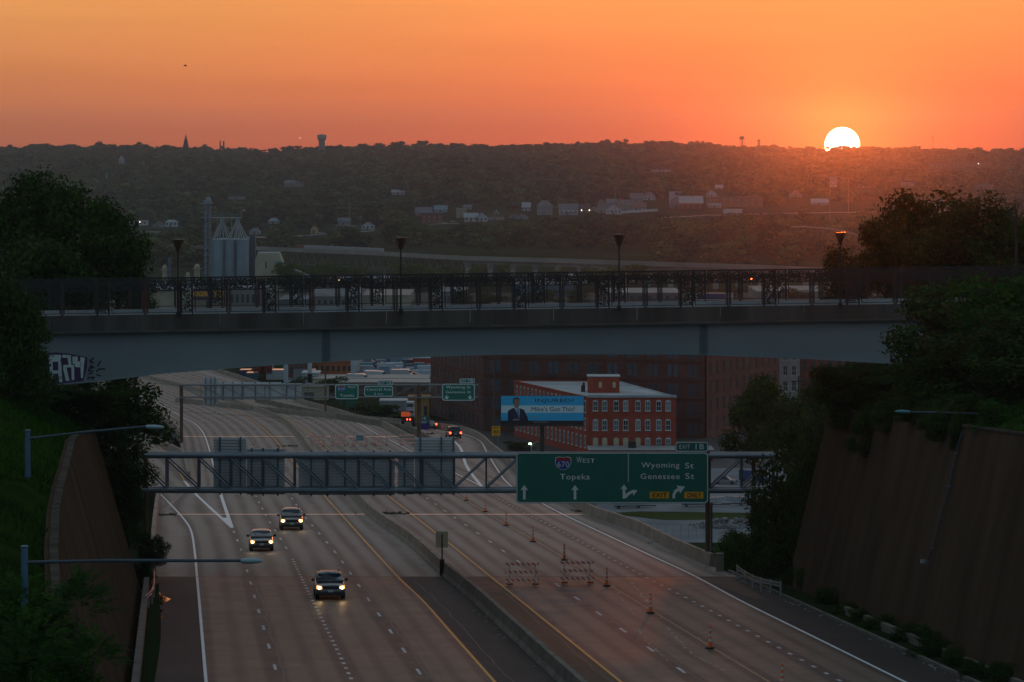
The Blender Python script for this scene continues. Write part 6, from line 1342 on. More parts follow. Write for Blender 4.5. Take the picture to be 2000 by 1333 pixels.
def house(x0, x1, pyb, pye, pyt, wall, roof, style, label, nw=3, cat='house', name='house', porch=False):
    q = GP((x0+x1)/2, pyb); Y = q.y; X0, X1 = bx_(x0, Y), bx_(x1, Y); zb, ze, zt = q.z, bz(pye, Y), bz(pyt, Y); dep = min(14, max(8, (X1-X0)*.8)); w_ = HM[wall]; r_ = HR[roof]
    t = thing(name, label, cat, ((X0+X1)/2, Y, zb)); b = MB(); b.bx(X0, X1, Y, Y+dep, zb-3, ze)
    xm = (X0+X1)/2
    if style == 'gable': b.poly([(X0, ze), (X1, ze), (xm, zt)], Y, dep)
    elif style == 'side': b.add([(X0, Y, ze), (X0, Y+dep, ze), (X0, Y+dep/2, zt-.15)], [(0, 2, 1)]); b.add([(X1, Y, ze), (X1, Y+dep, ze), (X1, Y+dep/2, zt-.15)], [(0, 1, 2)])
    b.build('wall', w_, t); r = MB(); e = .5
    if style == 'gable':
        for s, XX in ((-1, X0), (1, X1)): r.loft([[(XX+s*e, yy, ze-.3), (xm, yy, zt+.05), (xm, yy, zt+.3), (XX+s*e, yy, ze-.05)] for yy in (Y-e, Y+dep+e)])
    elif style == 'side':
        for yy0, yy1 in ((Y-e, Y+dep/2), (Y+dep+e, Y+dep/2)): r.loft([[(xx, yy0, ze-.3), (xx, yy1, zt), (xx, yy1, zt+.25), (xx, yy0, ze-.05)] for xx in (X0-e, X1+e)])
    elif style == 'hip': r.add([(X0-e, Y-e, ze), (X1+e, Y-e, ze), (X1+e, Y+dep+e, ze), (X0-e, Y+dep+e, ze), (lerp(X0, X1, .3), Y+dep/2, zt), (lerp(X0, X1, .7), Y+dep/2, zt)], [(0, 1, 5, 4), (1, 2, 5), (2, 3, 4, 5), (3, 0, 4), (0, 3, 2, 1)])
    else: r.bx(X0-.3, X1+.3, Y-.3, Y+dep+.3, ze, ze+max(.3, zt-ze))
    r.build('roof', r_, t); H = ze-zb; rows = 2 if H > 5.2 else 1
    for row in range(rows):
        for j in range(nw): put_window(t, (X0, Y), (X1, Y), (j+.5)/nw, zb+H*(row+.58)/rows, min(1.3, (X1-X0)/nw*.45), min(1.6, H/rows*.45), M_frame if wall != 'white' else M_dw, M_pane, False, False, 1)
    MB().bx(lerp(X0, X1, .45)-.5, lerp(X0, X1, .45)+.5, Y-.08, Y, zb, zb+2.1).build('door', M_dw, t)
    if porch: MB().bx(X0+.5, X1-.5, Y-2, Y, zb+2.5, zb+2.7).bx(X0+.6, X0+.8, Y-2, Y-1.8, zb, zb+2.5).bx(X1-.8, X1-.6, Y-2, Y-1.8, zb, zb+2.5).build('porch', w_, t)
    if style in ('side', 'hip', 'gable') and (x1-x0) > 12: MB().bx(lerp(X0, X1, .72)-.4, lerp(X0, X1, .72)+.4, Y+dep*.5, Y+dep*.5+.8, ze+.3, zt+1.0).build('chimney', M_brick, t)
    HB.append((x0-3, x1+3, pyt-2, pyb+3, Y)); return t
HS = [(811,843,423,416,406,'brick','slate','side','white and slate roofed house at the left end of the hillside row, red below'), (823,864,437,421,416,'brick','dark','flat','long red brick house on the left of the hillside row'), (848,873,415,410,402,'white','blue','side','small pale blue roofed house above the long red one'), (891,911,427,408,407,'tan','light','flat','square tan apartment block with vertical balconies'), (905,921,410,404,401,'grey','slate','side','small grey house just behind the tan apartment block'), (907,934,434,425,417,'white','light','side','white house, left half of the twin gabled pair'), (930,952,434,425,416,'white','blue','gable','white house, right half of the twin gabled pair'), (950,985,431,424,420,'tan','brown','flat','low orange brown building right of the twin gabled house'), (964,975,420,416,410,'grey','slate','gable','tiny grey gable peeking over the low orange brown building'), (995,1012,428,423,418,'grey','dark','hip','low dark roofed house left of the blue garage'), (1008,1032,430,424,419,'blue','slate','gable','low blue garage at the right of the dark roofed house'), (1020,1036,413,405,396,'white','light','side','pale small house above the blue garage'), (1049,1079,421,403,392,'grey','slate','hip','tall grey three storey house in the middle of the hillside'), (1092,1129,421,409,399,'white','slate','side','bright white house with a slate roof and front porch facing the road'), (1134,1152,417,410,400,'brown','dark','side','dim house with two lights between the bright white house and the tall ones'), (1152,1168,414,410,405,'grey','brown','hip','small mauve grey house left of the three storey pale one'), (1167,1184,417,400,390,'grey','brown','hip','pale three storey house under the long white fascia'), (1184,1205,408,396,389,'blue','light','flat','building with a long bright white fascia board'), (1184,1214,420,410,400,'white','blue','gable','wide white gabled house lit by two lamps'), (1202,1222,412,398,388,'tan','slate','gable','steep gabled brown house behind the lit white one'), (1214,1230,414,400,391,'grey','slate','side','grey house squeezed between two gabled neighbours'), (1230,1262,413,406,396,'white','brown','side','white house with a brown roof in the middle of the hill row'), (1232,1256,397,388,378,'blue','slate','side','blue house on the upper row with a pale chimney'), (1257,1280,392,385,376,'white','slate','hip','white upper house with three windows under a hipped roof'), (1308,1332,402,388,375,'white','blue','side','white tall house behind the red porched lodge'), (1309,1336,408,394,385,'grey','slate','gable','gabled wing at the left of the red porched lodge'), (1327,1373,410,397,384,'brick','light','side','broad lodge with a red porch and light grey roof'), (1380,1401,386,380,371,'white','slate','gable','small white house with a sharp gable on the upper slope'), (1384,1408,407,402,398,'white','blue','side','low pale cottage right of the red porched lodge'), (1380,1491,406,387,385,'brown','brown','flat','long flat brown school building on the hillside'), (1543,1566,387,381,373,'tan','light','gable','tan gabled house in the red haze left of the light mast'), (1585,1618,402,396,389,'grey','light','side','dim long roofed house in the red haze'), (1622,1634,366,356,346,'white','slate','side','tall narrow pale house below the sun'), (1672,1712,368,364,362,'brick','dark','flat','flat red building right of the light mast'), (1760,1785,364,356,353,'grey','dark','flat','grey block house above the right hand trees'), (1832,1850,404,399,390,'white','slate','gable','small bright white gable seen over the right trees'), (1812,1832,408,400,393,'grey','slate','side','grey house left of the bright white gable over the right trees'), (1862,1884,411,408,400,'grey','slate','gable','small grey gable right of the bright white one'), (1816,1885,330,321,318,'brown','brown','flat','long dim institution building on the upper right slope'), (1880,1938,327,319,316,'brown','brown','flat','second long dim building at the upper right under the white light dot'), (1908,1940,372,365,360,'brown','dark','side','wide roofed brown house near the right edge'), (556,592,366,359,353,'grey','slate','side','pale wide house in a clearing on the left hillside'), (446,478,390,384,380,'grey','dark','flat','long dim flat building half hidden in trees above the silos'), (607,620,456,448,441,'yellow','slate','gable','small yellow house with a bright gable near the far road'), (660,684,441,433,426,'grey','slate','side','grey house right of the yellow one behind the trees'), (706,731,449,441,434,'white','slate','gable','white house with dark streaks at the left of the valley road'), (765,790,381,376,371,'white','light','side','pale roof peeking from the trees on the mid hillside'), (524,545,437,432,426,'white','light','hip','small pale house right behind the silo spouts'), (487,508,458,453,446,'white','slate','hip','white house beside the stair tower of the silos'), (252,287,441,433,431,'white','light','flat','white flat building with two lamps at the far left by the big tree'), (322,346,444,434,430,'white','light','hip','pale hall behind the orange car at the far left'), (298,318,445,440,434,'grey','slate','gable','dim small house between two pale halls at the far left'), (1273,1310,336,332,329,'white','dark','flat','tiny pale house group on the upper middle slope'), (232,242,320,312,304,'white','light','gable','tiny pale chapel high on the left hillside'), (1398,1412,372,367,362,'grey','light','side','small house roof in the trees above the long brown school')]
for h in HS: house(*h, nw=8 if h[1]-h[0] > 60 else 4 if h[1]-h[0] > 28 else 3 if h[1]-h[0] > 15 else 2, porch='porch' in h[8])
for px, py, i in ((1136, 411, 0), (1151, 411, 1), (1193, 410.5, 2), (1207, 410.5, 3), (257, 434, 4), (273, 434, 5)):
    q = GP(px, py+8); Y = q.y-3; MB().bx(bx_(px-.7, Y), bx_(px+.7, Y), Y, Y+.2, bz(py+.7, Y), bz(py-.7, Y)).build('wall_lamp', mat('house_light', (1, .9, .75), .5, emit=(1, .85, .65), es=7), label=['left', 'right', 'left', 'right', 'left', 'right'][i]+' lamp of the pair on the '+['dim house beside the bright white one', 'wide white gabled house', 'white flat building at the far left'][i//2], cat='lamp')
t = thing('retaining_fence', 'long pale retaining wall below the white houses on the hill', 'wall', GP(1230, 416)); p, q = GP(1184, 420), GP(1284, 413); MB().bar(p+Vector((0, -3, 1)), q+Vector((0, -3, 1)), .4, 2.2).build('wall', HM['white'], t)
t = thing('sign_gantry', 'pale highway sign frame over the far road left of the valley', 'sign gantry', GP(680, 458)); Y = t.location.y; MB().bar(P(655, 440, Y), P(699, 442, Y), .5, .8).build('beam', M_via, t)
for px in (657, 698): MB().bar(P(px, 441, Y), P(px, 458, Y), .5).build('post', M_via, t)

# ------------------------------------------------------------ trees
def leafcloud(seed, n, leaf, lobes, flat=.8, shell=.62, drop=0, asp=.55, jit=.45):
    r = np.random.RandomState(seed); L = []
    for i in range(lobes):
        a = r.uniform(0, 2*np.pi); zz = r.uniform(.12, .86); rad = r.uniform(.10, .34)*(1.15-abs(zz-.42)); L.append((math.cos(a)*rad, math.sin(a)*rad, zz, r.uniform(.13, .24)))
    L.append((0, 0, .45, .30)); L = np.array(L); w = L[:, 3]**2; idx = r.choice(len(L), n, p=w/w.sum())
    d = r.randn(n, 3); d /= np.linalg.norm(d, axis=1)[:, None]; rad = L[idx, 3]*(shell+(1-shell)*r.rand(n))*r.uniform(.85, 1.12, n)
    c = L[idx, :3]+d*rad[:, None]*np.array([1, 1, flat]); c[:, 2] -= drop*r.rand(n)**3
    c[:, 2] = np.maximum(c[:, 2], .0)
    nn = d+r.randn(n, 3)*jit; nn /= np.linalg.norm(nn, axis=1)[:, None]; u = np.cross(nn, r.randn(n, 3)); u /= np.linalg.norm(u, axis=1)[:, None]; v = np.cross(nn, u)
    s = leaf*r.uniform(.55, 1.3, n)[:, None]
    q = np.stack([c-u*s, c+v*s*asp, c+u*s, c-v*s*asp], 1); return q.reshape(-1, 3)
def quadmesh(name, v, m):
    n = len(v)//4; me = bpy.data.meshes.new(name); me.vertices.add(n*4); me.vertices.foreach_set('co', v.astype(np.float32).ravel()); me.loops.add(n*4); me.loops.foreach_set('vertex_index', np.arange(n*4, dtype=np.int32)); me.polygons.add(n); me.polygons.foreach_set('loop_start', np.arange(0, n*4, 4, dtype=np.int32)); me.materials.append(m); me.update(calc_edges=True); return me
near_v = [leafcloud(20+i, 9000, .020, 22, shell=.45) for i in range(3)]; mid_v = [leafcloud(40+i, 2600, .034, 16, shell=.5) for i in range(3)]; far_v = [leafcloud(60+i, 260, .085, 7, flat=.8, shell=.85, asp=.85, jit=.28) for i in range(4)]
NM = {}
def crown_mesh(kind, i, m):
    k = (kind, i, m.name)
    if k not in NM: NM[k] = quadmesh('crown', {'near': near_v, 'mid': mid_v, 'far': far_v}[kind][i], m)
    return NM[k]
def trunk_mesh(seed, bare=False):
    r = np.random.RandomState(seed); b = MB(); b.tube((0, 0, -.9), (0, 0, 0), .034, .028, 8, cap=False); b.tube((0, 0, 0), (0, 0, .32), .028, .020, 8); tips = []
    def grow(p, d, l, w_, lev):
        q = p+d*l; b.tube(p, q, w_, w_*.6, 5 if lev else 6, cap=False)
        if lev < 3:
            for _ in range(3 if lev < 2 else 2):
                e = (d+Vector(r.randn(3))*.45); e.z = abs(e.z)*.8+.15; grow(q, e.normalized(), l*.68, w_*.55, lev+1)
    for _ in range(4 if not bare else 3):
        e = Vector(r.randn(3))*.5; e.z = 1; grow(Vector((0, 0, .28)), e.normalized(), .22, .016, 0)
    return b.mesh('trunk', M_bark)
TM = [trunk_mesh(3), trunk_mesh(4)]; TMb = trunk_mesh(9, True)
def tree(label, px, Y, top, base, wm, m, i=0, kind='near', grp=None, cat='tree', name='tree', trunk=True, rz=None, bz_=None, at=None):
    X = bx_(px, Y); zb = bz(base, Y) if bz_ is None else bz_; gb = bank_z(X, Y) if Y < 345 else None
    if at is not None: X, Y, zb, gb = at.x, at.y, at.z, None
    if gb is not None and (gb > zb or trunk) and top < base: zb = min(gb-.3, bz(top, Y)-2.5)
    h = bz(top, Y)-zb; t = thing(name, label, cat, (X, Y, zb), grp); r = RS.uniform(0, 6.28) if rz is None else rz
    c0 = .22 if trunk else 0
    o = bpy.data.objects.new('crown', crown_mesh(kind, i % 3, m)); C.objects.link(o); o.parent = t; hc = h*(1-c0)*1.02 if not trunk else min(h*(1-c0)*1.02, wm*1.5); o.location = (0, 0, h-hc*.98 if trunk else 0); o.scale = (wm*1.25, wm*1.25, hc); o.rotation_euler = (0, 0, r)
    if trunk: o = bpy.data.objects.new('trunk', TM[i % 2]); C.objects.link(o); o.parent = t; k_ = min(h, hc*1.2); o.scale = (k_*.8, k_*.8, k_*.85); o.location = (0, 0, h-k_*.98 if h > k_*1.01 else 0); o.rotation_euler = (0, 0, r)
    return t
def w(px_w, Y): return px_w*Y/F
NT = [ # foreground left, behind the overpass
 ('large dark tree at the left edge behind the overpass, tallest one', 40, 268, 318, 640, 190, L_dark, 0), ('broad dark tree left of the bridge lamp behind the overpass', 170, 262, 345, 640, 200, L_dark, 1), ('rounded dark tree reaching toward the first bridge lamp', 232, 266, 390, 640, 150, L_dark, 2), ('low dark tree in front of the broad one at the left behind the railing', 110, 256, 450, 650, 220, L_dark, 0),
 ('olive green tree seen through the left end of the railing', 265, 300, 520, 660, 90, L_mid, 1),
 # right behind the overpass
 ('wide tree with reaching limbs at the right of the fourth bridge lamp', 1785, 275, 355, 640, 215, L_sun, 0), ('brownish tree behind the railing right of the fourth bridge lamp', 1730, 268, 420, 640, 120, L_sun, 1), ('dusky tree between the reaching one and the right edge', 1880, 266, 380, 640, 220, L_sun, 2), ('dark tree at the right edge behind the overpass', 1975, 262, 400, 640, 170, L_dark, 1), ('low brown tree behind the railing near the fourth lamp', 1655, 280, 478, 640, 110, L_sun, 2),
 # under the overpass, left
 ('dark tree under the left end of the overpass, hanging over the highway', 235, 262, 722, 950, 190, L_dark, 1), ('black shadowed tree deep under the left end of the overpass', 130, 254, 740, 900, 190, L_dark, 2),
 # under the overpass, right
 ('green tree with a rounded top in front of the brick warehouse', 1472, 380, 722, 975, 125, L_mid, 0), ('lighter green tree between the warehouse and the dark wall', 1560, 370, 745, 985, 150, L_mid, 1), ('tree hugging the far end of the right wall under the overpass', 1618, 330, 735, 960, 130, L_mid, 2), ('shadowed tree under the right end of the overpass', 1690, 256, 705, 860, 200, L_dark, 0), ('black tree under the overpass right of the shadowed one', 1790, 250, 700, 840, 190, L_dark, 1)]
BT0 = [('dark ivy mound on the wall top right of the ivy tongue', 1790, 228, 768, 850, 120, L_dark, 1), ('dark ivy mound spilling over the right wall left of the conduit', 1842, 217, 765, 870, 110, L_dark, 0), ('dark brush on the wall top around the end of the teal arm', 1895, 213, 765, 838, 100, L_dark, 2), ('broad dark bush between the girder end and the right wall', 1770, 238, 702, 830, 190, L_dark, 2), ('broad dark bush above the teal light arm', 1900, 221, 640, 820, 240, L_dark, 0), ('dark green thicket at the right edge above the wall', 2000, 214, 640, 850, 220, L_dark, 1), ('shaggy dark bush hanging from the wall top at its far end', 1690, 244, 740, 870, 110, L_dark, 1)]
NT += [('dark tree filling the gap between wall top and girder at the right', 1745, 240, 712, 860, 150, L_dark, 0), ('dark tree under the girder above the far end of the right wall', 1640, 252, 712, 850, 140, L_dark, 2), ('black green tree on the bank right of the ivy tongue', 1810, 232, 700, 850, 150, L_dark, 1), ('dark tree above the teal light arm', 1890, 228, 640, 840, 200, L_dark, 0), ('dark tree at the right edge above the wall', 1990, 214, 600, 820, 200, L_dark, 2), ('tangled dark tree under the left end of the overpass by the bank', 60, 232, 730, 850, 160, L_dark, 0), ('dark tree at the left wall end beneath the girder', 165, 246, 760, 900, 120, L_dark, 1)]
for l_, px, Y, tp_, bs, pw, m, i in NT: tree(l_, px, Y, tp_, bs, w(pw, Y), m, i)
BT = BT0+[ ('dark ivy covered bush at the left edge in front of the overpass', 25, 222, 520, 830, 170, L_dark, 0), ('dark hedge mass hiding the left end of the girder', 40, 226, 600, 800, 130, L_dark, 1),
 ('dark leafy bush climbing the left wall by the lower ramp', 245, 256, 840, 1000, 100, L_dark, 2), ('round dark bush beside the left parapet under the gantry end', 255, 262, 930, 1090, 85, L_dark, 0), ('small leafy bush leaning over the left shoulder', 300, 254, 1035, 1110, 62, L_dark, 1), ('dark bush behind the bent guardrail at the left', 280, 256, 1070, 1160, 50, L_dark, 2), ('scrubby bush on the grass bank below the farther light pole', 105, 215, 830, 960, 110, L_grn, 1), ('scrub along the top of the left wall', 60, 170, 1010, 1130, 70, L_grn, 2),
 ('huge dark bush hiding the right end of the overpass', 1880, 226, 545, 830, 270, L_dark, 1), ('green bush at the right edge in front of the overpass', 1965, 222, 520, 860, 220, L_grn, 0), ('dark bush below the right end of the girder', 1830, 222, 690, 830, 130, L_dark, 2), ('ivy tongue hanging down the far end of the right wall', 1700, 243, 790, 890, 75, L_dark, 0), ('ivy clump hanging over the wall top left of the conduit', 1850, 220, 790, 880, 75, L_dark, 1), ('grassy shrub on the bank above the right wall', 1960, 205, 780, 870, 120, L_grn, 2), ('ivy on the top left corner of the right wall', 1655, 246, 775, 850, 70, L_dark, 1),
 ('tall black green bush at the far end of the right wall', 1550, 262, 870, 1150, 150, L_dark, 0), ('dark bush left of the tall one by the guardrail', 1500, 268, 950, 1130, 110, L_dark, 2), ('leafy dark bush beside the gantry end', 1590, 256, 830, 1120, 120, L_dark, 1), ('green shrubs behind the right parapet by the gantry post', 1440, 300, 1030, 1130, 100, L_grn, 0), ('low green shrub right of the gantry post', 1405, 305, 1065, 1130, 60, L_grn, 1),
 ('weeds at the foot of the right wall nearest the guardrail', 1580, 246, 1110, 1185, 70, L_dark, 2), ('weedy bush at the wall foot, second from the guardrail', 1615, 232, 1145, 1205, 60, L_dark, 0), ('weedy bush at the wall foot in the middle of the row', 1715, 213, 1195, 1255, 75, L_dark, 1), ('weeds filling the verge between the guardrail and the wall', 1548, 250, 1100, 1165, 60, L_dark, 1), ('low weeds at the wall foot, third clump from the guardrail', 1650, 224, 1175, 1215, 60, L_dark, 2), ('low weeds at the wall foot right of the third clump', 1682, 218, 1185, 1235, 50, L_dark, 0), ('scruffy weeds at the wall foot left of the large leafy one', 1765, 205, 1215, 1272, 70, L_dark, 2), ('scruffy weeds right of the large leafy one at the wall foot', 1868, 190, 1262, 1320, 60, L_dark, 0), ('weeds trailing over the toe wall near the bottom right', 1905, 184, 1285, 1335, 60, L_dark, 1), ('larger leafy weed bush at the right wall foot', 1820, 196, 1220, 1300, 85, L_dark, 2), ('weeds at the wall foot near the bottom right corner', 1950, 180, 1290, 1345, 70, L_dark, 0),
 ('small weed bush growing in the verge under the left wall', 292, 212, 1240, 1275, 34, L_dark, 1), ('weed in the verge near the bottom left', 288, 200, 1285, 1310, 26, L_dark, 2)]
for l_, px, Y, tp_, bs, pw, m, i in BT: tree(l_, px, Y, tp_, bs, w(pw, Y), m, i, 'near', None, 'bush', 'bush', False)
for l_, px, t_, b_, pw, i in (('shaggy wedge of dark vines hanging down the right wall near its far end', 1702, 778, 893, 82, 0), ('dark vines on the far top corner of the right wall', 1660, 768, 850, 74, 1), ('dark vines spilling over the wall right of the hanging wedge', 1742, 772, 850, 72, 2), ('dark vines along the wall top below the light arm tip', 1790, 775, 835, 84, 0), ('dark vines hanging left of the conduit', 1850, 785, 868, 74, 1), ('thin vine tail hanging right beside the conduit', 1876, 800, 888, 36, 2), ('low vines over the wall edge between arm tip and conduit', 1822, 780, 842, 70, 0)):
    q = onwall(px, (t_+b_)/2, .3); q.z = bz(b_, q.y); tree(l_, px, q.y, t_, b_, w(pw, q.y), L_dark, i, 'near', None, 'vines', 'hanging_vines', False, at=q)
# bare tree at right edge
t = thing('bare_tree', 'thin bare branched tree against the haze at the right edge', 'tree', P(1985, 520, 258)); h = bz(330, 258)-bz(520, 258); o = bpy.data.objects.new('trunk', TMb); C.objects.link(o); o.parent = t; o.scale = (h*.6, h*.6, h*.85)
# sumac in the bottom left corner: fronds of long leaflets
def frond_mesh(seed):
    r = np.random.RandomState(seed); b = MB(); n = 11; L_ = 1.0; prev = Vector((0, 0, 0))
    for i in range(1, n+1):
        t_ = i/n; p = Vector((t_*L_, 0, .22*math.sin(t_*2.2)-.18*t_*t_)); b.bar(prev, p, .008); s_ = .26*math.sin(math.pi*min(1, .25+t_*.8))+.05
        for sd in (-1, 1):
            d = Vector((.35, sd*1.0, -.25+r.uniform(-.12, .12))).normalized()*s_; pp = Vector((-.02-.04, 0, 0)); a = p; e = p+d; mdl = p+d*.4
            wd = Vector((.038, 0, .01)); b.add([a, mdl+wd, e, mdl-wd], [(0, 1, 2, 3)], 1)
        prev = p
    return b.mesh('frond', [M_bark, L_grn])
FM = [frond_mesh(i) for i in range(3)]
for k, (px, Y, tp_, bs, n_, R_, l_) in enumerate(((60, 122, 1190, 1420, 90, 1.9, 'leafy sumac filling the bottom left corner, its main clump'), (150, 118, 1120, 1260, 46, 1.2, 'sumac branch reaching up beside the nearer light pole arm'), (185, 116, 1240, 1330, 38, 1.0, 'sumac branch stretched to the right over the left wall'), (40, 128, 1120, 1220, 40, 1.3, 'sumac clump around the foot of the nearer light pole'))):
    c0 = P(px, (tp_+bs)/2, Y); base = P(px, bs, Y); t = thing('sumac', l_, 'shrub', base); hh = (bz(tp_, Y)-bz(bs, Y))/2; MB().tube(base, c0, .05, .03, 6).build('stem', M_bark, t)
    for j in range(int(n_*2.6)):
        d = RS.randn(3); d /= np.linalg.norm(d); d[2] = abs(d[2])*.9-.15; s_ = RS.uniform(.35, .75); o = bpy.data.objects.new('frond', FM[j % 3]); C.objects.link(o); o.parent = t
        q_ = RS.uniform(.35, .85); o.location = (c0-base)+Vector((d[0]*R_*q_, d[1]*R_*q_, d[2]*hh*q_*1.3)); o.rotation_euler = (RS.uniform(-.4, .4), -math.asin(max(-.6, min(.75, d[2]))), math.atan2(d[1], d[0])+RS.uniform(-.4, .4)); o.scale = (s_, s_, s_)
for l_, px, Y, tp_, bs, pw in (('dense leafy undergrowth behind the sumac in the bottom left corner', 50, 126, 1150, 1400, 200), ('low leafy undergrowth at the very bottom left', 130, 118, 1250, 1420, 150)): tree(l_, px, Y, tp_, bs, w(pw, Y), L_grn, 1, 'near', None, 'bush', 'bush', False)
# tufts of grass on the banks
gv = []; rs = np.random.RandomState(11)
for side, tf, n_ in ((-1, wall_top_L, 26000), (1, wall_top_R, 9000)):
    for _ in range(n_):
        s_ = rs.uniform(95, 250); p = tf(s_); o_ = rs.uniform(.6, 11); hh = lerp(p.z, 52.6, interp(BPROF, o_)); x = p.x+side*o_; a = rs.uniform(0, 6.28); l_ = rs.uniform(.15, .42); ww = .03+.02*rs.rand(); dx, dy = math.cos(a)*ww, math.sin(a)*ww; tx, ty = rs.randn(2)*.12
        gv += [(x-dx, s_-dy, hh-.1), (x+dx, s_+dy, hh-.1), (x+tx+dx*.3, s_+ty, hh+l_), (x+tx-dx*.3, s_+ty, hh+l_)]
L_gr = foliage('leaf_grass', (.003, .020, .002), (.040, .115, .010), .09, .15)
o = bpy.data.objects.new('grass_tufts', quadmesh('grass_tufts', np.array(gv), L_gr)); C.objects.link(o); tag(o, 'tufts of long green grass on the banks above both walls', None, None, 'stuff')
# middle distance trees in the plain and the valley
MT = [(560,546,70),(590,541,70),(628,546,60),(655,548,50),(700,540,40),(800,548,80),(850,547,70),(880,545,50),(560,520,50),(1165,545,60),(1200,548,70),(1240,546,60),(1090,540,40),(935,545,40),(980,538,30)]
L_val = foliage('leaf_valley', (.03, .055, .012), (.11, .17, .035), .1, .2)
MTL = ['round green tree touching the foot of the mill conveyor', 'broad green tree under the steel trestle right of the conveyor', 'green tree under the trestle below the train', 'light green tree at the right of the trestle tree group', 'small green tree alone left of the second bridge lamp', 'bright bushy tree directly right of the second bridge lamp', 'bright bushy tree second to the right of the second bridge lamp', 'low green tree at the end of the trestle', 'dark green tree behind the conveyor', 'yellowish tree left of the third bridge lamp below the girders', 'large yellowish tree behind the third bridge lamp', 'green tree right of the third bridge lamp below the girders', 'small tree under the concrete girders in the middle of the view', 'small tree beside the first concrete pier', 'tiny tree under the second concrete pier']
n = 0
for px, top_, wp in MT:
    q = G(px, 572-(n % 4)*4); Y = q.y; tree(MTL[n], px, Y, interp([(500, 517), (1300, 522)], px)-(n % 3)*3, 572, w(wp, Y), L_val, n, 'mid', 'green trees in the valley in front of the rail viaduct', bz_=0); n += 1
TBB = [(575,770,'dark bush left of the orange brick building',735,40),(650,775,'dark bushes in front of the pale flat roof',733,60),(742,815,'large dark green bush row between the barrier and the low white building',788,110),(790,825,'dark bush right end of the row behind the ramp barrier',800,60),(700,800,'bush behind the small teal guide sign',790,50),(1010,880,'dark shrubs at the foot of the billboard pole',862,60),(640,590,'dark tree seen through the fence right of the mill',576,40),(735,595,'dark conifer in front of the round shouldered hall',574,20),(900,600,'round yellowish tree behind the middle of the fence',566,60),(960,600,'second yellowish tree behind the middle of the fence',568,70),(1060,600,'green tree behind the fence left of the third lamp',564,80),(1130,598,'dim tree behind the fence below the third lamp',566,60),(1420,586,'brownish tree behind the blue and white trailer',560,70),(300,602,'small dark tree through the left end of the fence',580,60),(250,602,'dark tree in front of the tan warehouse behind the fence',574,50),(1560,590,'tree behind the fence near the fourth lamp',562,60)]
for k, (px, bs, l_, tp_, wp) in enumerate(TBB):
    q = G(px, bs); Y = q.y; tree(l_, px, Y, tp_, bs, w(wp, Y), L_mid if 'yellow' in l_ or 'green' in l_ else L_dark, k, 'mid', None, 'tree' if 'tree' in l_ or 'conifer' in l_ else 'bush', 'tree' if 'tree' in l_ or 'conifer' in l_ else 'bush', False, bz_=0)
# belts of trees in the valley (Y 1950..2800) and the wooded hillside
cand = []; rs = np.random.RandomState(21)
def clear(px, pt, pb, Y, wpx):
    for x0, x1, t0, b0, hy in HB:
        if Y < hy+6 and px+wpx*.5 > x0 and px-wpx*.5 < x1 and pt < b0-1 and pb > t0: return False
    return True
def zone_ok(px, py):
    if 800 < px < 1720 and 402+max(0, (880-px)*.06) < py < 458 and not (py > 449 and rs.rand() < .15): return rs.rand() < (.03 if py > 412 else .35)
    if px >= 1700 and 402 < py < 440: return rs.rand() < .2
    if 480 < px <= 800 and 452 < py < 474: return rs.rand() < .06
    if px <= 480 and 438 < py < 486: return rs.rand() < .35
    return True
for _ in range(36000):
    Y = 1850+3850*rs.rand()**.8; lim = .150*Y+30; X = rs.uniform(-lim, lim); z = ground(X, Y); px, py = px_of(X, Y), py_of(z, Y)
    if not zone_ok(px, py): continue
    if Y < 2500:
        d = .9 if px > 1300 else .7 if px > 640 else .5
        if 486 > py > 474 and rs.rand() > d: continue
        if py > 486 and not (px > 1290 or px < 560) and rs.rand() > .10: continue
        if py > 486 and rs.rand() > .5: continue
    h = rs.uniform(9, 17) if Y < 4700 else rs.uniform(8.5, 17.5)
    if 2900 < Y < 3200: h = rs.uniform(7, 14)
    if Y > 4500: h = 6.5+7*(.5+.5*math.sin(X*.115+2*math.sin(X*.031))*math.cos(X*.047+Y*.02))**1.5+rs.uniform(0, 3)**1.6
    wd = h*rs.uniform(1.05, 1.6) if Y < 2500 else (rs.uniform(10, 16) if rs.rand() < .55 else rs.uniform(18, 29)); top = py-h*F/Y
    if not clear(px, top+h*.15*F/Y, py, Y, wd*F/Y): continue
    cand.append((Y, X, z, h, wd, px))
cand = cand[:8200]
# keep the rail viaduct and silos visible, then take the nearest as individuals
cand.sort(key=lambda c: -(c[3]/c[0])); single = cand[:285]; rest = cand[285:]
FMM = [quadmesh('tree', np.vstack([far_v[i]*np.array([1.2, 1.2, .86])+np.array([0, 0, .12])]), L_far) for i in range(4)]
FV2 = [leafcloud(80+i, 800, .048, 11, flat=.8, shell=.85, asp=.8, jit=.3)*np.array([1.2, 1.2, .92])+np.array([0, 0, .06]) for i in range(4)]
FMM2 = [quadmesh('tree', v, m_) for m_ in (L_far, L_far2, L_far3) for v in FV2]
for k, (Y, X, z, h, wd, px) in enumerate(single):
    o = bpy.data.objects.new('tree', FMM2[rs.randint(12)]); C.objects.link(o); o.location = (X, Y, z-.4); o.scale = (wd, wd, h); o.rotation_euler = (0, 0, rs.uniform(0, 6.28)); zn_ = ('left', 'left' if px < 500 else 'middle' if px < 1250 else 'right'); tag(o, f'dusky leafy tree in the {"valley belt" if Y < 2700 else "lower hillside" if Y < 3600 else "upper hillside"} at the {zn_[1]} of the view', 'tree', f'trees of the {"valley belt" if Y < 2700 else "lower hillside" if Y < 3600 else "upper hillside"}, {zn_[1]}')
V = []; MI = []
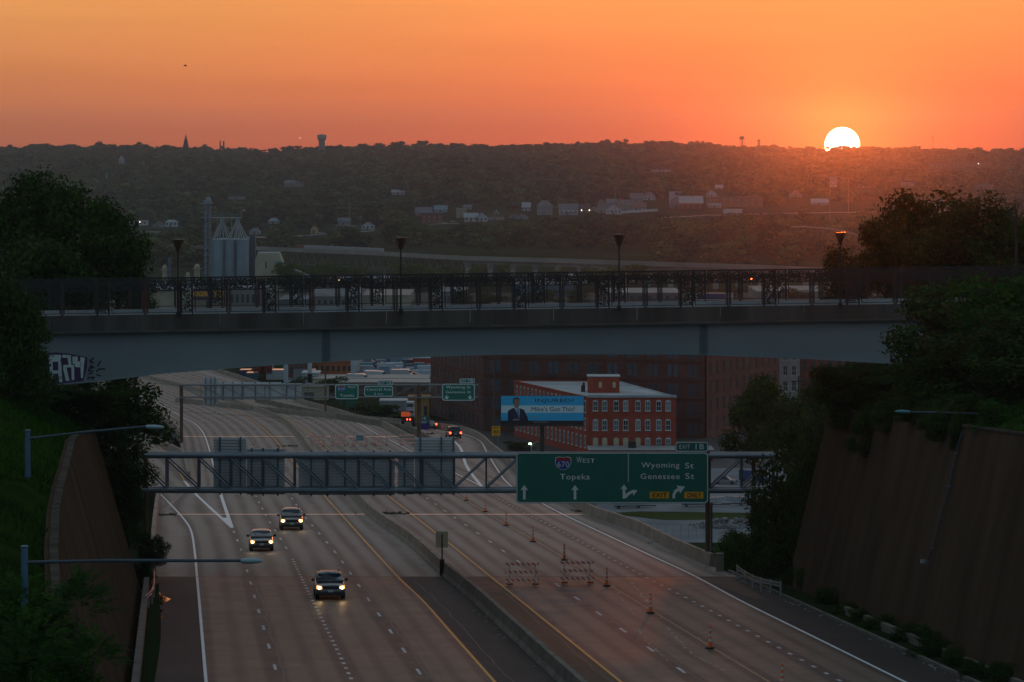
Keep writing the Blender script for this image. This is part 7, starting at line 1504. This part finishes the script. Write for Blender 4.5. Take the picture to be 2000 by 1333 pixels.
for k, (Y, X, z, h, wd, px) in enumerate(rest):
    a = rs.uniform(0, 6.28); v = far_v[k % 4]
    ca, sa = math.cos(a), math.sin(a); s = wd*1.2
    V.append(np.stack([(v[:, 0]*ca-v[:, 1]*sa)*s+X, (v[:, 0]*sa+v[:, 1]*ca)*s+Y, v[:, 2]*h*.95+z], 1)); MI += [rs.choice([0, 0, 1, 1, 2])]*(len(v)//4)
hm_ = quadmesh('hillside_forest', np.vstack(V), L_far); hm_.materials.append(L_far2); hm_.materials.append(L_far3); hm_.polygons.foreach_set('material_index', np.array(MI, dtype=np.int32)); o = bpy.data.objects.new('hillside_forest', hm_); C.objects.link(o); tag(o, 'mass of trees covering the far hillside up to the ridge', None, None, 'stuff')
# bird
q = P(362, 129, 900); t = thing('bird', 'tiny dark bird high in the sky above the church steeple', 'bird', q)
MB().loft([[(q.x+x*.55, q.y+r_*math.cos(a), q.z+r_*math.sin(a)) for a in [i*math.pi/3 for i in range(6)]] for x, r_ in ((-1, .02), (-.5, .1), (.1, .14), (.6, .08), (.8, .02))]).build('body', M_blk, t)
for s in (-1, 1): MB().add([q+Vector((-.15, 0, .05)), q+Vector((.2, 0, .05)), q+Vector((.15, s*.5, .35)), q+Vector((0, s*1.0, .25)), q+Vector((-.15, s*.5, .3))], [(0, 1, 2, 3, 4)]).build('wing', M_blk, t)

# litter along the kerbs
M_lit = mat('litter', (.30, .30, .31), .7); rs = np.random.RandomState(3); 
for k in range(9):
    p = R(rs.uniform(1290, 1440), 0+1, 0) if 0 else None
b = MB()
for k in range(60):
    s_ = rs.uniform(150, 300); u = 39.0-rs.rand()*.9 if s_ > 262 else 39.6-rs.rand()*.5; p = U(u, s_, .03); b.box(p, (rs.uniform(.05, .22), rs.uniform(.05, .25), rs.uniform(.03, .1)), rs.uniform(0, 3))
for k in range(30):
    s_ = rs.uniform(150, 330); p = Vector((cMED(s_)+rs.choice([-1, 1])*rs.uniform(.5, .9), s_, zroad(s_)+.03)); b.box(p, (rs.uniform(.05, .2), rs.uniform(.05, .2), .05), rs.uniform(0, 3))
b.build('litter', M_lit, kind='stuff', label='scattered litter and pebbles along the barriers', origin=(0, 0, 0))
# debris heaps at the joints
b = MB()
for px, py in ((1145, 999), (735, 1003), (770, 1004), (318, 1006), (568, 872), (830, 848)):
    p = R(px, py, .02)
    for k in range(26): b.box(p+Vector((rs.randn()*.8, rs.randn()*.5, .03)), (rs.uniform(.1, .35), rs.uniform(.1, .3), rs.uniform(.05, .2)), rs.uniform(0, 3))
b.build('joint_debris', M_dirt, kind='stuff', label='dark debris gathered at the ends of the expansion joints', origin=(0, 0, 0))

# ------------------------------------------------------------ haze
hz = MB().bx(-2700, 2700, -80, 7360, -1.5, 130).build('haze', [], kind='stuff', origin=(0, 0, 0))
m = bpy.data.materials.new('haze_air'); m.use_nodes = True; nt = m.node_tree; nt.nodes.clear(); mo = N(nt, 'ShaderNodeOutputMaterial'); ad = N(nt, 'ShaderNodeAddShader'); nt.links.new(ad.outputs[0], mo.inputs['Volume'])
for k, (col, dn, an) in enumerate((((.80, .88, .94, 1), 4.8e-5, .05), ((.90, .84, .80, 1), 1.15e-5, .968))):     # fine moist air and coarse dust
    pv = N(nt, 'ShaderNodeVolumePrincipled'); pv.inputs['Color'].default_value = col; pv.inputs['Density'].default_value = dn; pv.inputs['Anisotropy'].default_value = an; nt.links.new(pv.outputs[0], ad.inputs[k])
hz.data.materials.append(m)
